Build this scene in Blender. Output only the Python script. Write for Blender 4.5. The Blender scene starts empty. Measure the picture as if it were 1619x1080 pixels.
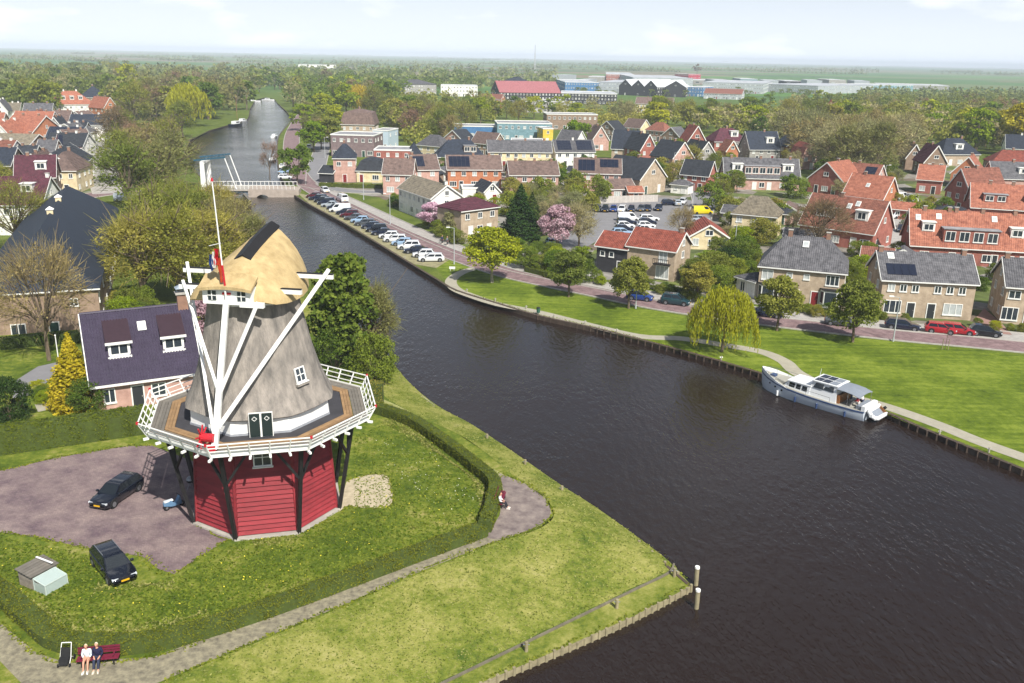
import bpy, bmesh, math, random
import numpy as np
from mathutils import Vector, Matrix
from mathutils.geometry import tessellate_polygon
R = math.radians
random.seed(7)
RNG = np.random.default_rng(11)
SC = bpy.context.scene
COL = SC.collection

# ------------------------------------------------------------------ camera, sky, sun, exposure
PW, PH, FPX, CAMH = 1619.0, 1080.0, 1420.0, 34.0
ROLL = math.atan((105 - 72) / PW)
PITCH = math.atan((540 - 88.5) * math.cos(ROLL) / FPX)
cd = bpy.data.cameras.new('camera')
cam = bpy.data.objects.new('camera', cd)
COL.objects.link(cam)
cd.sensor_width = 36.0
cd.lens = FPX / PW * 36.0
cd.clip_start = 0.5
cd.clip_end = 40000
cam.matrix_world = Matrix.Translation((0, 0, CAMH)) @ Matrix.Rotation(R(90) - PITCH, 4, 'X') @ Matrix.Rotation(ROLL, 4, 'Z')
SC.camera = cam

SUN_EL, SUN_AZ = R(47), R(28)          # azimuth: to the right of straight behind the camera
sun_dir = Vector((math.sin(SUN_AZ) * math.cos(SUN_EL), -math.cos(SUN_AZ) * math.cos(SUN_EL), math.sin(SUN_EL)))
world = bpy.data.worlds.new('World')
SC.world = world
world.use_nodes = True
wn, wl = world.node_tree.nodes, world.node_tree.links
wn.clear()
sky = wn.new('ShaderNodeTexSky')
sky.sky_type = 'NISHITA'
sky.sun_disc = False
sky.sun_elevation = SUN_EL
sky.sun_rotation = math.atan2(sun_dir.x, sun_dir.y)
sky.air_density = 1.0
sky.dust_density = 1.0
wtc = wn.new('ShaderNodeTexCoord')
wmp = wn.new('ShaderNodeMapping')
wmp.inputs['Scale'].default_value = (1.0, 1.0, 3.6)
wmp.inputs['Location'].default_value = (0.35, 0.1, 0.15)
wno = wn.new('ShaderNodeTexNoise')
wno.inputs['Scale'].default_value = 4.2
wno.inputs['Detail'].default_value = 7
wno.inputs['Roughness'].default_value = 0.52
wrp = wn.new('ShaderNodeValToRGB')
wrp.color_ramp.elements[0].position = 0.54
wrp.color_ramp.elements[0].color = (0.0, 0.0, 0.0, 1)
wrp.color_ramp.elements[1].position = 0.72
wmix = wn.new('ShaderNodeMixRGB')
wmix.inputs[2].default_value = (17.0, 17.2, 17.6, 1)
wbg = wn.new('ShaderNodeBackground')
wbg.inputs['Strength'].default_value = 0.056
wout = wn.new('ShaderNodeOutputWorld')
wl.new(wtc.outputs['Generated'], wmp.inputs['Vector'])
wl.new(wmp.outputs['Vector'], wno.inputs['Vector'])
wl.new(wno.outputs['Fac'], wrp.inputs['Fac'])
wl.new(wrp.outputs['Color'], wmix.inputs[0])
wbase = wn.new('ShaderNodeMixRGB')          # thin high cloud veil over the clear sky
wbase.inputs[2].default_value = (14.0, 15.2, 17.4, 1)
wsx = wn.new('ShaderNodeSeparateXYZ')         # the veil is seen through more air towards the horizon
wl.new(wtc.outputs['Generated'], wsx.inputs[0])
wmr = wn.new('ShaderNodeMapRange')
wmr.inputs['From Min'].default_value = 0.0
wmr.inputs['From Max'].default_value = 0.17
wmr.inputs['To Min'].default_value = 0.88
wmr.inputs['To Max'].default_value = 0.08
wl.new(wsx.outputs['Z'], wmr.inputs['Value'])
wl.new(wmr.outputs['Result'], wbase.inputs[0])
wl.new(sky.outputs['Color'], wbase.inputs[1])
wl.new(wbase.outputs['Color'], wmix.inputs[1])
wl.new(wmix.outputs['Color'], wbg.inputs['Color'])
wl.new(wbg.outputs['Background'], wout.inputs['Surface'])
sd = bpy.data.lights.new('sun', 'SUN')
sd.energy = 4.9
sd.angle = R(0.6)
sd.color = (1.0, 0.955, 0.88)
sun = bpy.data.objects.new('sun', sd)
COL.objects.link(sun)
sun.matrix_world = sun_dir.to_track_quat('Z', 'Y').to_matrix().to_4x4()
SC.view_settings.view_transform = 'Standard'
SC.view_settings.look = 'None'
SC.view_settings.gamma = 1.0
SC.view_settings.use_curve_mapping = False
SC.view_settings.exposure = 0.47
SC.cycles.max_bounces = 6
SC.cycles.diffuse_bounces = 3
SC.cycles.glossy_bounces = 3
SC.cycles.transmission_bounces = 3
SC.cycles.transparent_max_bounces = 4
SC.cycles.volume_bounces = 0
SC.cycles.use_denoising = True

# ------------------------------------------------------------------ pixel -> ground, ground -> pixel
_cr, _sr, _cp, _sp = math.cos(ROLL), math.sin(ROLL), math.cos(PITCH), math.sin(PITCH)
G = -1.0            # town ground level; the mill yard is 0, the water -1.8
WATER = -1.5
def P(px, py, z=G):
    u, v = px - PW / 2, PH / 2 - py
    u2, v2 = u * _cr - v * _sr, u * _sr + v * _cr
    y, zz = FPX * _cp + v2 * _sp, -FPX * _sp + v2 * _cp
    t = (z - CAMH) / zz
    return Vector((u2 * t, y * t, z))
def PX(X, Y, Z):
    dz = Z - CAMH
    fw, up = Y * _cp - dz * _sp, Y * _sp + dz * _cp
    u2, v2 = X / fw * FPX, up / fw * FPX
    return PW / 2 + u2 * _cr + v2 * _sr, PH / 2 + u2 * _sr - v2 * _cr

# ------------------------------------------------------------------ materials
MATS = {}
def srgb(h):
    h = h.lstrip('#')
    c = [int(h[i:i + 2], 16) / 255 for i in (0, 2, 4)]
    return tuple(x / 12.92 if x <= .04045 else ((x + .055) / 1.055) ** 2.4 for x in c)
def mat(name, col, rough=0.8, var=0.18, scale=3.0, bump=0.0, bscale=None, metal=0.0, spec=0.4, col2=None, pos=False, rand=0.0, stretch=(1, 1, 1), coat=0.0):
    if name in MATS: return MATS[name]
    m = bpy.data.materials.new(name)
    MATS[name] = m
    m.use_nodes = True
    n, l = m.node_tree.nodes, m.node_tree.links
    b = n['Principled BSDF']
    b.inputs['Roughness'].default_value = rough
    b.inputs['Metallic'].default_value = metal
    b.inputs['Specular IOR Level'].default_value = spec
    if coat: b.inputs['Coat Weight'].default_value = coat; b.inputs['Coat Roughness'].default_value = 0.05
    if isinstance(col, str): col = srgb(col)
    if isinstance(col2, str): col2 = srgb(col2)
    if var or col2:
        src = n.new('ShaderNodeNewGeometry').outputs['Position'] if pos else n.new('ShaderNodeTexCoord').outputs['Object']
        mp = n.new('ShaderNodeMapping'); mp.inputs['Scale'].default_value = stretch
        l.new(src, mp.inputs['Vector'])
        no = n.new('ShaderNodeTexNoise'); no.inputs['Scale'].default_value = scale; no.inputs['Detail'].default_value = 6; no.inputs['Roughness'].default_value = 0.65
        l.new(mp.outputs['Vector'], no.inputs['Vector'])
        rp = n.new('ShaderNodeValToRGB')
        rp.color_ramp.elements[0].position = 0.3; rp.color_ramp.elements[1].position = 0.72
        a = tuple(c * (1 - var) for c in col); z = tuple(min(1, c * (1 + var)) for c in (col2 or col))
        rp.color_ramp.elements[0].color = (*a, 1); rp.color_ramp.elements[1].color = (*z, 1)
        l.new(no.outputs['Fac'], rp.inputs['Fac'])
        out = rp.outputs['Color']
        if rand:
            oi = n.new('ShaderNodeObjectInfo'); hs = n.new('ShaderNodeHueSaturation')
            mr = n.new('ShaderNodeMapRange'); mr.inputs['To Min'].default_value = 1 - rand; mr.inputs['To Max'].default_value = 1 + rand
            l.new(oi.outputs['Random'], mr.inputs['Value']); l.new(mr.outputs['Result'], hs.inputs['Value'])
            l.new(out, hs.inputs['Color']); out = hs.outputs['Color']
        l.new(out, b.inputs['Base Color'])
        if bump:
            n2 = no
            if bscale:
                n2 = n.new('ShaderNodeTexNoise'); n2.inputs['Scale'].default_value = bscale; n2.inputs['Detail'].default_value = 4
                l.new(mp.outputs['Vector'], n2.inputs['Vector'])
            bp = n.new('ShaderNodeBump'); bp.inputs['Strength'].default_value = bump; bp.inputs['Distance'].default_value = 0.05
            l.new(n2.outputs['Fac'], bp.inputs['Height']); l.new(bp.outputs['Normal'], b.inputs['Normal'])
    else:
        b.inputs['Base Color'].default_value = (*col, 1)
    return m
def roof_mat(name, col, col2=None, var=0.28):
    """tiles: courses and pans as fine relief, weathered tone between them"""
    if name in MATS: return MATS[name]
    m = mat(name, col, rough=0.75, var=var, scale=1.3, col2=col2, rand=0.12)
    n, l = m.node_tree.nodes, m.node_tree.links
    b = n['Principled BSDF']
    tc = n.new('ShaderNodeTexCoord')
    hs = []
    for ax, sc_ in (('X', 3.2), ('Z', 3.6)):
        w = n.new('ShaderNodeTexWave'); w.bands_direction = ax; w.inputs['Scale'].default_value = sc_ * 0.32; w.inputs['Distortion'].default_value = 0.25
        l.new(tc.outputs['Object'], w.inputs['Vector']); hs.append(w.outputs['Fac'])
    ad = n.new('ShaderNodeMath'); ad.operation = 'ADD'; l.new(hs[0], ad.inputs[0]); l.new(hs[1], ad.inputs[1])
    bp = n.new('ShaderNodeBump'); bp.inputs['Strength'].default_value = 0.55; bp.inputs['Distance'].default_value = 0.09
    l.new(ad.outputs[0], bp.inputs['Height']); l.new(bp.outputs['Normal'], b.inputs['Normal'])
    # single darker and paler tiles
    br = n.new('ShaderNodeTexBrick'); br.inputs['Scale'].default_value = 1.0
    br.inputs['Color1'].default_value = (0.72, 0.72, 0.72, 1); br.inputs['Color2'].default_value = (1.2, 1.2, 1.2, 1); br.inputs['Mortar'].default_value = (0.6, 0.6, 0.6, 1)
    br.inputs['Brick Width'].default_value = 0.34; br.inputs['Row Height'].default_value = 0.30; br.inputs['Mortar Size'].default_value = 0.02
    sx = n.new('ShaderNodeSeparateXYZ'); cx = n.new('ShaderNodeCombineXYZ'); a2 = n.new('ShaderNodeMath'); a2.operation = 'ADD'
    l.new(tc.outputs['Object'], sx.inputs[0]); l.new(sx.outputs['X'], a2.inputs[0]); l.new(sx.outputs['Y'], a2.inputs[1])
    l.new(a2.outputs[0], cx.inputs['X']); l.new(sx.outputs['Z'], cx.inputs['Y']); l.new(cx.outputs[0], br.inputs['Vector'])
    mx = n.new('ShaderNodeMixRGB'); mx.blend_type = 'MULTIPLY'; mx.inputs[0].default_value = 0.4
    src = b.inputs['Base Color'].links[0].from_socket
    l.new(src, mx.inputs[1]); l.new(br.outputs['Color'], mx.inputs[2]); l.new(mx.outputs[0], b.inputs['Base Color'])
    return m
def leaf_mat(name, col, col2, trans=0.35, rand=0.22, hue=0.03):
    if name in MATS: return MATS[name]
    m = bpy.data.materials.new(name); MATS[name] = m; m.use_nodes = True
    n, l = m.node_tree.nodes, m.node_tree.links
    n.clear()
    if isinstance(col, str): col = srgb(col)
    if isinstance(col2, str): col2 = srgb(col2)
    g = n.new('ShaderNodeNewGeometry'); oi = n.new('ShaderNodeObjectInfo')
    no = n.new('ShaderNodeTexNoise'); no.inputs['Scale'].default_value = 0.7; no.inputs['Detail'].default_value = 5
    l.new(g.outputs['Position'], no.inputs['Vector'])
    ad = n.new('ShaderNodeMath'); ad.operation = 'ADD'
    sc_ = n.new('ShaderNodeMath'); sc_.operation = 'MULTIPLY_ADD'; sc_.inputs[1].default_value = 0.5; sc_.inputs[2].default_value = -0.25
    l.new(g.outputs['Random Per Island'], sc_.inputs[0]); l.new(no.outputs['Fac'], ad.inputs[0]); l.new(sc_.outputs[0], ad.inputs[1])
    rp = n.new('ShaderNodeValToRGB'); rp.color_ramp.elements[0].position = 0.25; rp.color_ramp.elements[1].position = 0.75
    rp.color_ramp.elements[0].color = (*col, 1); rp.color_ramp.elements[1].color = (*col2, 1)
    l.new(ad.outputs[0], rp.inputs['Fac'])
    hs = n.new('ShaderNodeHueSaturation')
    mr = n.new('ShaderNodeMapRange'); mr.inputs['To Min'].default_value = 1 - rand; mr.inputs['To Max'].default_value = 1 + rand
    m2 = n.new('ShaderNodeMath'); m2.operation = 'MULTIPLY_ADD'; m2.inputs[1].default_value = -2 * hue; m2.inputs[2].default_value = 0.5 + hue
    l.new(oi.outputs['Random'], mr.inputs['Value']); l.new(mr.outputs['Result'], hs.inputs['Value'])
    l.new(oi.outputs['Random'], m2.inputs[0]); l.new(m2.outputs[0], hs.inputs['Hue'])
    l.new(rp.outputs['Color'], hs.inputs['Color'])
    d = n.new('ShaderNodeBsdfDiffuse'); t = n.new('ShaderNodeBsdfTranslucent'); mx = n.new('ShaderNodeMixShader'); o = n.new('ShaderNodeOutputMaterial')
    mx.inputs[0].default_value = trans
    l.new(hs.outputs['Color'], d.inputs['Color']); l.new(hs.outputs['Color'], t.inputs['Color'])
    l.new(d.outputs[0], mx.inputs[1]); l.new(t.outputs[0], mx.inputs[2]); l.new(mx.outputs[0], o.inputs['Surface'])
    return m

# ------------------------------------------------------------------ objects and meshes
def tag(o, label=None, cat=None, group=None, kind=None):
    if label: o['label'] = label
    if cat: o['category'] = cat
    if group: o['group'] = group
    if kind: o['kind'] = kind
    return o
def ob(name, me, parent=None, loc=None, rz=0.0, m=None):
    o = bpy.data.objects.new(name, me)
    COL.objects.link(o)
    if parent: o.parent = parent
    if loc is not None: o.location = loc
    if rz: o.rotation_euler = (0, 0, rz)
    if m is not None:
        if not me.materials: me.materials.append(m)
        o.material_slots[0].link = 'OBJECT'
        o.material_slots[0].material = m
    return o
def empty(name, loc, rz=0.0, label=None, cat=None, group=None):
    o = ob(name, None, None, loc, rz)
    o.empty_display_size = 0.3
    return tag(o, label, cat, group)
class MB:
    def __init__(s): s.v = []; s.f = []
    def add(s, vs, fs):
        k = len(s.v); s.v += [tuple(v) for v in vs]; s.f += [tuple(i + k for i in f) for f in fs]; return s
    def poly(s, *vs): return s.add(vs, [tuple(range(len(vs)))])
    def box(s, x0, x1, y0, y1, z0, z1):
        return s.add([(x0, y0, z0), (x1, y0, z0), (x1, y1, z0), (x0, y1, z0), (x0, y0, z1), (x1, y0, z1), (x1, y1, z1), (x0, y1, z1)],
                     [(3, 2, 1, 0), (4, 5, 6, 7), (0, 1, 5, 4), (1, 2, 6, 5), (2, 3, 7, 6), (3, 0, 4, 7)])
    def beam(s, p, q, w, h=None, up=(0, 0, 1)):
        p, q = Vector(p), Vector(q); h = h or w
        d = (q - p).normalized(); a = d.cross(Vector(up))
        if a.length < 1e-3: a = d.cross(Vector((0, 1, 0)))
        a.normalize(); b = a.cross(d)
        a *= w / 2; b *= h / 2
        return s.add([p - a - b, p + a - b, p + a + b, p - a + b, q - a - b, q + a - b, q + a + b, q - a + b],
                     [(0, 1, 2, 3), (7, 6, 5, 4), (4, 5, 1, 0), (5, 6, 2, 1), (6, 7, 3, 2), (7, 4, 0, 3)])
    def tube(s, p, q, r0, r1=None, n=6, cap=True):
        p, q = Vector(p), Vector(q); r1 = r0 if r1 is None else r1
        d = (q - p).normalized(); a = d.cross(Vector((0, 0, 1)))
        if a.length < 1e-3: a = Vector((1, 0, 0))
        a.normalize(); b = d.cross(a)
        ring = lambda c, r: [c + (a * math.cos(2 * math.pi * i / n) + b * math.sin(2 * math.pi * i / n)) * r for i in range(n)]
        fs = [(i, (i + 1) % n, n + (i + 1) % n, n + i) for i in range(n)]
        if cap: fs += [tuple(range(n))[::-1], tuple(range(n, 2 * n))]
        return s.add(ring(p, r0) + ring(q, r1), fs)
    def loft(s, rings, closed=True, caps=True):
        n = len(rings[0]); vs = [v for r in rings for v in r]; fs = []
        for k in range(len(rings) - 1):
            for i in range(n if closed else n - 1):
                j = (i + 1) % n
                fs.append((k * n + i, k * n + j, (k + 1) * n + j, (k + 1) * n + i))
        if caps: fs += [tuple(range(n))[::-1], tuple(range((len(rings) - 1) * n, len(rings) * n))]
        return s.add(vs, fs)
    def prism(s, pts, z0, z1):
        n = len(pts); tri = tessellate_polygon([[Vector((p[0], p[1], 0)) for p in pts]])
        k = len(s.v)
        s.v += [(p[0], p[1], z0) for p in pts] + [(p[0], p[1], z1) for p in pts]
        area = sum(pts[i][0] * pts[(i + 1) % n][1] - pts[(i + 1) % n][0] * pts[i][1] for i in range(n))
        for t in tri:
            a, b, c = (pts[i] for i in t)
            cr = (b[0] - a[0]) * (c[1] - a[1]) - (b[1] - a[1]) * (c[0] - a[0])
            if cr < 0: t = t[::-1]
            s.f.append(tuple(k + n + i for i in t)); s.f.append(tuple(k + i for i in t[::-1]))
        for i in range(n):
            j = (i + 1) % n
            f = (k + i, k + j, k + n + j, k + n + i)
            s.f.append(f if area > 0 else f[::-1])
        return s
    def slab(s, polys, th):
        """roof skin: faces with thickness, boundary closed"""
        idx, vs, fs = {}, [], []
        for p in polys:
            f = []
            for v in p:
                k = tuple(round(c, 3) for c in v)
                if k not in idx: idx[k] = len(vs); vs.append(k)
                f.append(idx[k])
            fs.append(tuple(f))
        n = len(vs); edges = {}
        for f in fs:
            for i in range(len(f)): edges.setdefault(frozenset((f[i], f[(i + 1) % len(f)])), []).append((f[i], f[(i + 1) % len(f)]))
        out = fs + [tuple(i + n for i in f[::-1]) for f in fs]
        for e in edges.values():
            if len(e) == 1: a, b = e[0]; out.append((b, a, a + n, b + n))
        return s.add(vs + [(v[0], v[1], v[2] - th) for v in vs], out)
    def mesh(s, name, m=None, smooth=None):
        me = bpy.data.meshes.new(name); me.from_pydata(s.v, [], s.f)
        if m: me.materials.append(m)
        if smooth is not None:
            me.shade_smooth()
            if smooth < 180: me.set_sharp_from_angle(angle=R(smooth))
        return me
    def build(s, name, m, parent=None, loc=None, rz=0.0, smooth=None):
        return ob(name, s.mesh(name, m, smooth), parent, loc, rz)
def mesh_np(name, V, F, m=None):
    """V (n,3), F (k,c) with c corners per face"""
    me = bpy.data.meshes.new(name)
    k, c = F.shape
    me.vertices.add(len(V)); me.vertices.foreach_set('co', V.astype(np.float32).ravel())
    me.loops.add(k * c); me.loops.foreach_set('vertex_index', F.astype(np.int32).ravel())
    me.polygons.add(k); me.polygons.foreach_set('loop_start', np.arange(0, k * c, c, dtype=np.int32))
    me.update(calc_edges=True)
    if m: me.materials.append(m)
    return me
def quads_at(C, size, rng, aspect=0.7, up=0.3, out=None, outw=0.6):
    """one small quad per point, random facing, biased up and outward"""
    n = len(C)
    N = rng.normal(size=(n, 3)); N[:, 2] += up
    if out is not None: N += out * outw
    N /= np.linalg.norm(N, axis=1)[:, None] + 1e-9
    T = np.cross(N, rng.normal(size=(n, 3))); T /= np.linalg.norm(T, axis=1)[:, None] + 1e-9
    B = np.cross(N, T)
    s = (size * rng.uniform(0.6, 1.35, n))[:, None] * 0.5
    a, b = T * s, B * s * aspect
    V = np.stack([C - a - b * .6, C + a * .2 - b, C + a + b * .5, C - a * .3 + b], 1).reshape(-1, 3)
    return V, np.arange(4 * n).reshape(-1, 4)
def inside(pt, poly):
    x, y = pt; r = False; n = len(poly)
    for i in range(n):
        x1, y1 = poly[i]; x2, y2 = poly[i - 1]
        if (y1 > y) != (y2 > y) and x < (x2 - x1) * (y - y1) / (y2 - y1) + x1: r = not r
    return r
def ordinal(i):
    w = 'first second third fourth fifth sixth seventh eighth ninth tenth eleventh twelfth thirteenth fourteenth fifteenth sixteenth seventeenth eighteenth nineteenth twentieth'.split()
    if i < 20: return w[i]
    return 'twenty-' + w[i - 20]
# ================================================================== the setting
def grass_mat(name, stops, s1=0.18, s2=2.2, fields=False, streak=None):
    m = bpy.data.materials.new(name); MATS[name] = m; m.use_nodes = True
    n, l = m.node_tree.nodes, m.node_tree.links
    b = n['Principled BSDF']; b.inputs['Roughness'].default_value = 0.9; b.inputs['Specular IOR Level'].default_value = 0.15
    g = n.new('ShaderNodeNewGeometry')
    def noise(s, d=5, r=0.6, vec=None):
        o = n.new('ShaderNodeTexNoise'); o.inputs['Scale'].default_value = s; o.inputs['Detail'].default_value = d; o.inputs['Roughness'].default_value = r
        l.new(vec or g.outputs['Position'], o.inputs['Vector']); return o.outputs['Fac']
    def math_(op, a, c, v=None):
        o = n.new('ShaderNodeMath'); o.operation = op
        for i, q in enumerate((a, c)):
            if isinstance(q, (int, float)): o.inputs[i].default_value = q
            else: l.new(q, o.inputs[i])
        return o.outputs[0]
    f = math_('ADD', math_('MULTIPLY', noise(s1), 0.5), math_('MULTIPLY', noise(s2, 8, 0.75), 0.5))
    if streak:
        mp = n.new('ShaderNodeMapping'); mp.inputs['Rotation'].default_value = (0, 0, streak); mp.inputs['Scale'].default_value = (0.06, 1.1, 1)
        l.new(g.outputs['Position'], mp.inputs['Vector'])
        f = math_('ADD', math_('MULTIPLY', f, 0.72), math_('MULTIPLY', noise(1.0, 5, 0.6, mp.outputs['Vector']), 0.28))
    rp = n.new('ShaderNodeValToRGB'); e = rp.color_ramp.elements
    while len(e) < len(stops): e.new(0.5)
    for i, (p, c) in enumerate(stops): e[i].position = p; e[i].color = (*c, 1)
    l.new(f, rp.inputs['Fac'])
    out = rp.outputs['Color']
    if fields:
        v = n.new('ShaderNodeTexVoronoi'); v.inputs['Scale'].default_value = 0.0032; v.inputs['Randomness'].default_value = 0.9
        mp = n.new('ShaderNodeMapping'); mp.inputs['Scale'].default_value = (0.55, 1.2, 1); mp.inputs['Rotation'].default_value = (0, 0, 0.3)
        l.new(g.outputs['Position'], mp.inputs['Vector']); l.new(mp.outputs['Vector'], v.inputs['Vector'])
        r2 = n.new('ShaderNodeValToRGB'); q = r2.color_ramp.elements; r2.color_ramp.interpolation = 'CONSTANT'
        cols = [(.07, .15, .035), (.09, .19, .04), (.06, .12, .04), (.13, .17, .07), (.055, .14, .03), (.19, .16, .10)]
        while len(q) < 6: q.new(0.5)
        for i, c in enumerate(cols): q[i].position = i / 6.2; q[i].color = (*c, 1)
        sp = n.new('ShaderNodeSeparateColor'); l.new(v.outputs['Color'], sp.inputs[0]); l.new(sp.outputs[0], r2.inputs['Fac'])
        sx = n.new('ShaderNodeSeparateXYZ'); l.new(g.outputs['Position'], sx.inputs[0])
        mr = n.new('ShaderNodeMapRange'); mr.inputs['From Min'].default_value = 700; mr.inputs['From Max'].default_value = 1000
        l.new(sx.outputs['Y'], mr.inputs['Value'])
        mx = n.new('ShaderNodeMixRGB'); l.new(mr.outputs['Result'], mx.inputs[0]); l.new(out, mx.inputs[1]); l.new(r2.outputs['Color'], mx.inputs[2])
        out = mx.outputs[0]
    l.new(out, b.inputs['Base Color'])
    bp = n.new('ShaderNodeBump'); bp.inputs['Strength'].default_value = 0.6; bp.inputs['Distance'].default_value = 0.12
    l.new(noise(5.0, 6, 0.7), bp.inputs['Height']); l.new(bp.outputs['Normal'], b.inputs['Normal'])
    return m
GR = grass_mat('meadow', [(.32, (.04, .065, .010)), (.5, (.095, .13, .018)), (.68, (.16, .185, .035))], fields=True)
LAWN_E = grass_mat('mown_grass', [(.38, (.045, .075, .006)), (.48, (.10, .145, .010)), (.56, (.165, .215, .022)), (.66, (.235, .27, .045))], 0.12, 1.2, streak=0.45)
LAWN = grass_mat('yard_grass', [(.36, (.04, .068, .008)), (.47, (.085, .125, .012)), (.55, (.16, .19, .024)), (.64, (.30, .27, .09))], 0.22, 1.6)
BANK = grass_mat('bank_grass', [(.36, (.06, .10, .012)), (.46, (.15, .18, .025)), (.56, (.26, .26, .065)), (.68, (.38, .345, .14))], 0.25, 1.8)

def smooth_line(pts, k=5):
    pts = [Vector(p) for p in pts]; out = []
    for i in range(len(pts) - 1):
        p0, p1, p2, p3 = pts[max(i - 1, 0)], pts[i], pts[i + 1], pts[min(i + 2, len(pts) - 1)]
        for j in range(k):
            t = j / k
            out.append(0.5 * ((2 * p1) + (p2 - p0) * t + (2 * p0 - 5 * p1 + 4 * p2 - p3) * t * t + (3 * p1 - p0 - 3 * p2 + p3) * t ** 3))
    return out + [pts[-1]]
def tri_poly(mb, pts, z=None):
    tri = tessellate_polygon([[Vector((p[0], p[1], 0)) for p in pts]])
    fs = []
    for t in tri:
        a, b, c = (pts[i] for i in t)
        if (b[0] - a[0]) * (c[1] - a[1]) - (b[1] - a[1]) * (c[0] - a[0]) < 0: t = t[::-1]
        fs.append(tuple(t))
    mb.add([(p[0], p[1], p[2] if z is None else z) for p in pts], fs)
    return mb
def sheet(name, px, m, z=G, lift=0.03, curve=False):
    pts = [P(x, y, z) for x, y in px]
    if curve: pts = smooth_line(pts + [pts[0]], 4)[:-1]
    o = tri_poly(MB(), pts, z + lift).build(name, m)
    return tag(o, kind='structure')
def offset_line(pts, d):
    out = []
    for i, p in enumerate(pts):
        a, b = pts[max(i - 1, 0)], pts[min(i + 1, len(pts) - 1)]
        t = (b - a); t.z = 0; t.normalize()
        out.append(p + Vector((-t.y, t.x, 0)) * d)
    return out
def ribbon(name, px, w, m, z=G, lift=0.04, kerb=True, k=5):
    c = smooth_line([P(x, y, z) for x, y in px], k)
    a, b = offset_line(c, w / 2), offset_line(c, -w / 2)
    mb = MB()
    n = len(c)
    mb.add([(p.x, p.y, z + lift) for p in a] + [(p.x, p.y, z + lift) for p in b], [(i, n + i, n + i + 1, i + 1) for i in range(n - 1)])
    o = tag(mb.build(name, m), kind='structure')
    if kerb:
        for s in (1, -1):
            e0, e1 = offset_line(c, s * w / 2), offset_line(c, s * (w / 2 + 0.22))
            kb = MB(); h = z + lift + 0.1
            r = [[(p.x, p.y, z - .05), (p.x, p.y, h), (q.x, q.y, h), (q.x, q.y, z - .05)] for p, q in zip(e0, e1)]
            kb.loft(r, closed=True)
            kb.build('kerb', M_KERB, o)
    return o
M_KERB = mat('kerb_stone', '#a8a49c', 0.85, 0.15, 2)
M_BRICKROAD = mat('brick_paving_road', '#735d5e', 0.85, 0.16, 0.9, 0.2, 9, pos=True, col2='#8a7474')
M_ASPH = mat('asphalt', '#7b7a7c', 0.9, 0.12, 0.6, 0.2, 20, pos=True)
M_PAVE = mat('grey_paving', '#a19d98', 0.9, 0.14, 0.8, 0.2, 8, pos=True)
M_PATH = mat('pale_concrete_path', '#9d9888', 0.9, 0.12, 1.5, pos=True)
M_GRAVEL = mat('gravel_path', '#6b6558', 0.95, 0.25, 2.2, 0.6, 14, pos=True, col2='#8f8870')
M_YARD = mat('yard_brick_paving', '#63525a', 0.9, 0.1, 0.45, 0.25, 10, pos=True, col2='#8d7d78')
M_SAND = mat('sandy_gravel', '#a3987f', 0.95, 0.1, 2, 0.3, 9, pos=True, col2='#b9ad93')
def add_bricks(m, w, h, amt, rot=0.0):
    n, l = m.node_tree.nodes, m.node_tree.links; b = n['Principled BSDF']; src = b.inputs['Base Color'].links[0].from_socket
    g_ = n.new('ShaderNodeNewGeometry'); mp = n.new('ShaderNodeMapping'); mp.inputs['Rotation'].default_value = (0, 0, rot); l.new(g_.outputs['Position'], mp.inputs['Vector'])
    br = n.new('ShaderNodeTexBrick'); br.inputs['Scale'].default_value = 1; br.inputs['Brick Width'].default_value = w; br.inputs['Row Height'].default_value = h; br.inputs['Mortar Size'].default_value = .012
    br.inputs['Color1'].default_value = (.72, .72, .72, 1); br.inputs['Color2'].default_value = (1.25, 1.22, 1.2, 1); br.inputs['Mortar'].default_value = (.5, .5, .5, 1)
    l.new(mp.outputs['Vector'], br.inputs['Vector']); mx = n.new('ShaderNodeMixRGB'); mx.blend_type = 'MULTIPLY'; mx.inputs[0].default_value = amt
    l.new(src, mx.inputs[1]); l.new(br.outputs['Color'], mx.inputs[2]); l.new(mx.outputs[0], b.inputs['Base Color'])
add_bricks(M_YARD, .24, .12, .55, .5); add_bricks(M_BRICKROAD, .24, .12, .5, .9); add_bricks(M_PAVE, .6, .3, .35, .9)
M_TIMBER = mat('bank_timber', '#4c4036', 0.9, 0.35, 2, 0.4, 9, pos=True)
M_TIMBER2 = mat('pale_bank_timber', '#8d8468', 0.9, 0.3, 2, 0.4, 9, pos=True)

WEST = [(400, 1250), (760, 1080), (900, 1020), (1000, 975), (1093, 926), (1000, 850), (880, 775), (790, 715), (705, 660), (650, 615), (632, 600), (570, 525), (520, 470), (470, 415), (420, 368), (385, 335), (365, 318), (345, 300), (318, 280), (300, 258), (292, 240), (300, 222), (330, 207), (368, 196), (392, 188), (396, 172), (404, 158)]
EAST = [(440, 165), (452, 176), (462, 188), (452, 200), (440, 216), (437, 240), (440, 270), (448, 290), (466, 310), (490, 325), (540, 352), (600, 388), (652, 420), (690, 443), (720, 460), (790, 482), (850, 500), (940, 520), (1030, 543), (1130, 570), (1200, 591), (1290, 618), (1388, 649), (1453, 677), (1517, 703), (1619, 745), (1750, 795), (2100, 930)]
wp, ep = [P(x, y) for x, y in WEST], [P(x, y) for x, y in EAST]
mid = [P(420, 154), P(434, 157)]
BIG = 14000
outer = [Vector((-BIG, -100, G)), Vector((wp[0].x, -100, G))] + wp + mid + ep + [Vector((BIG, ep[-1].y, G)), Vector((BIG, BIG, G)), Vector((-BIG, BIG, G))]
g = tri_poly(MB(), outer).build('ground', GR); tag(g, kind='structure')
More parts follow.
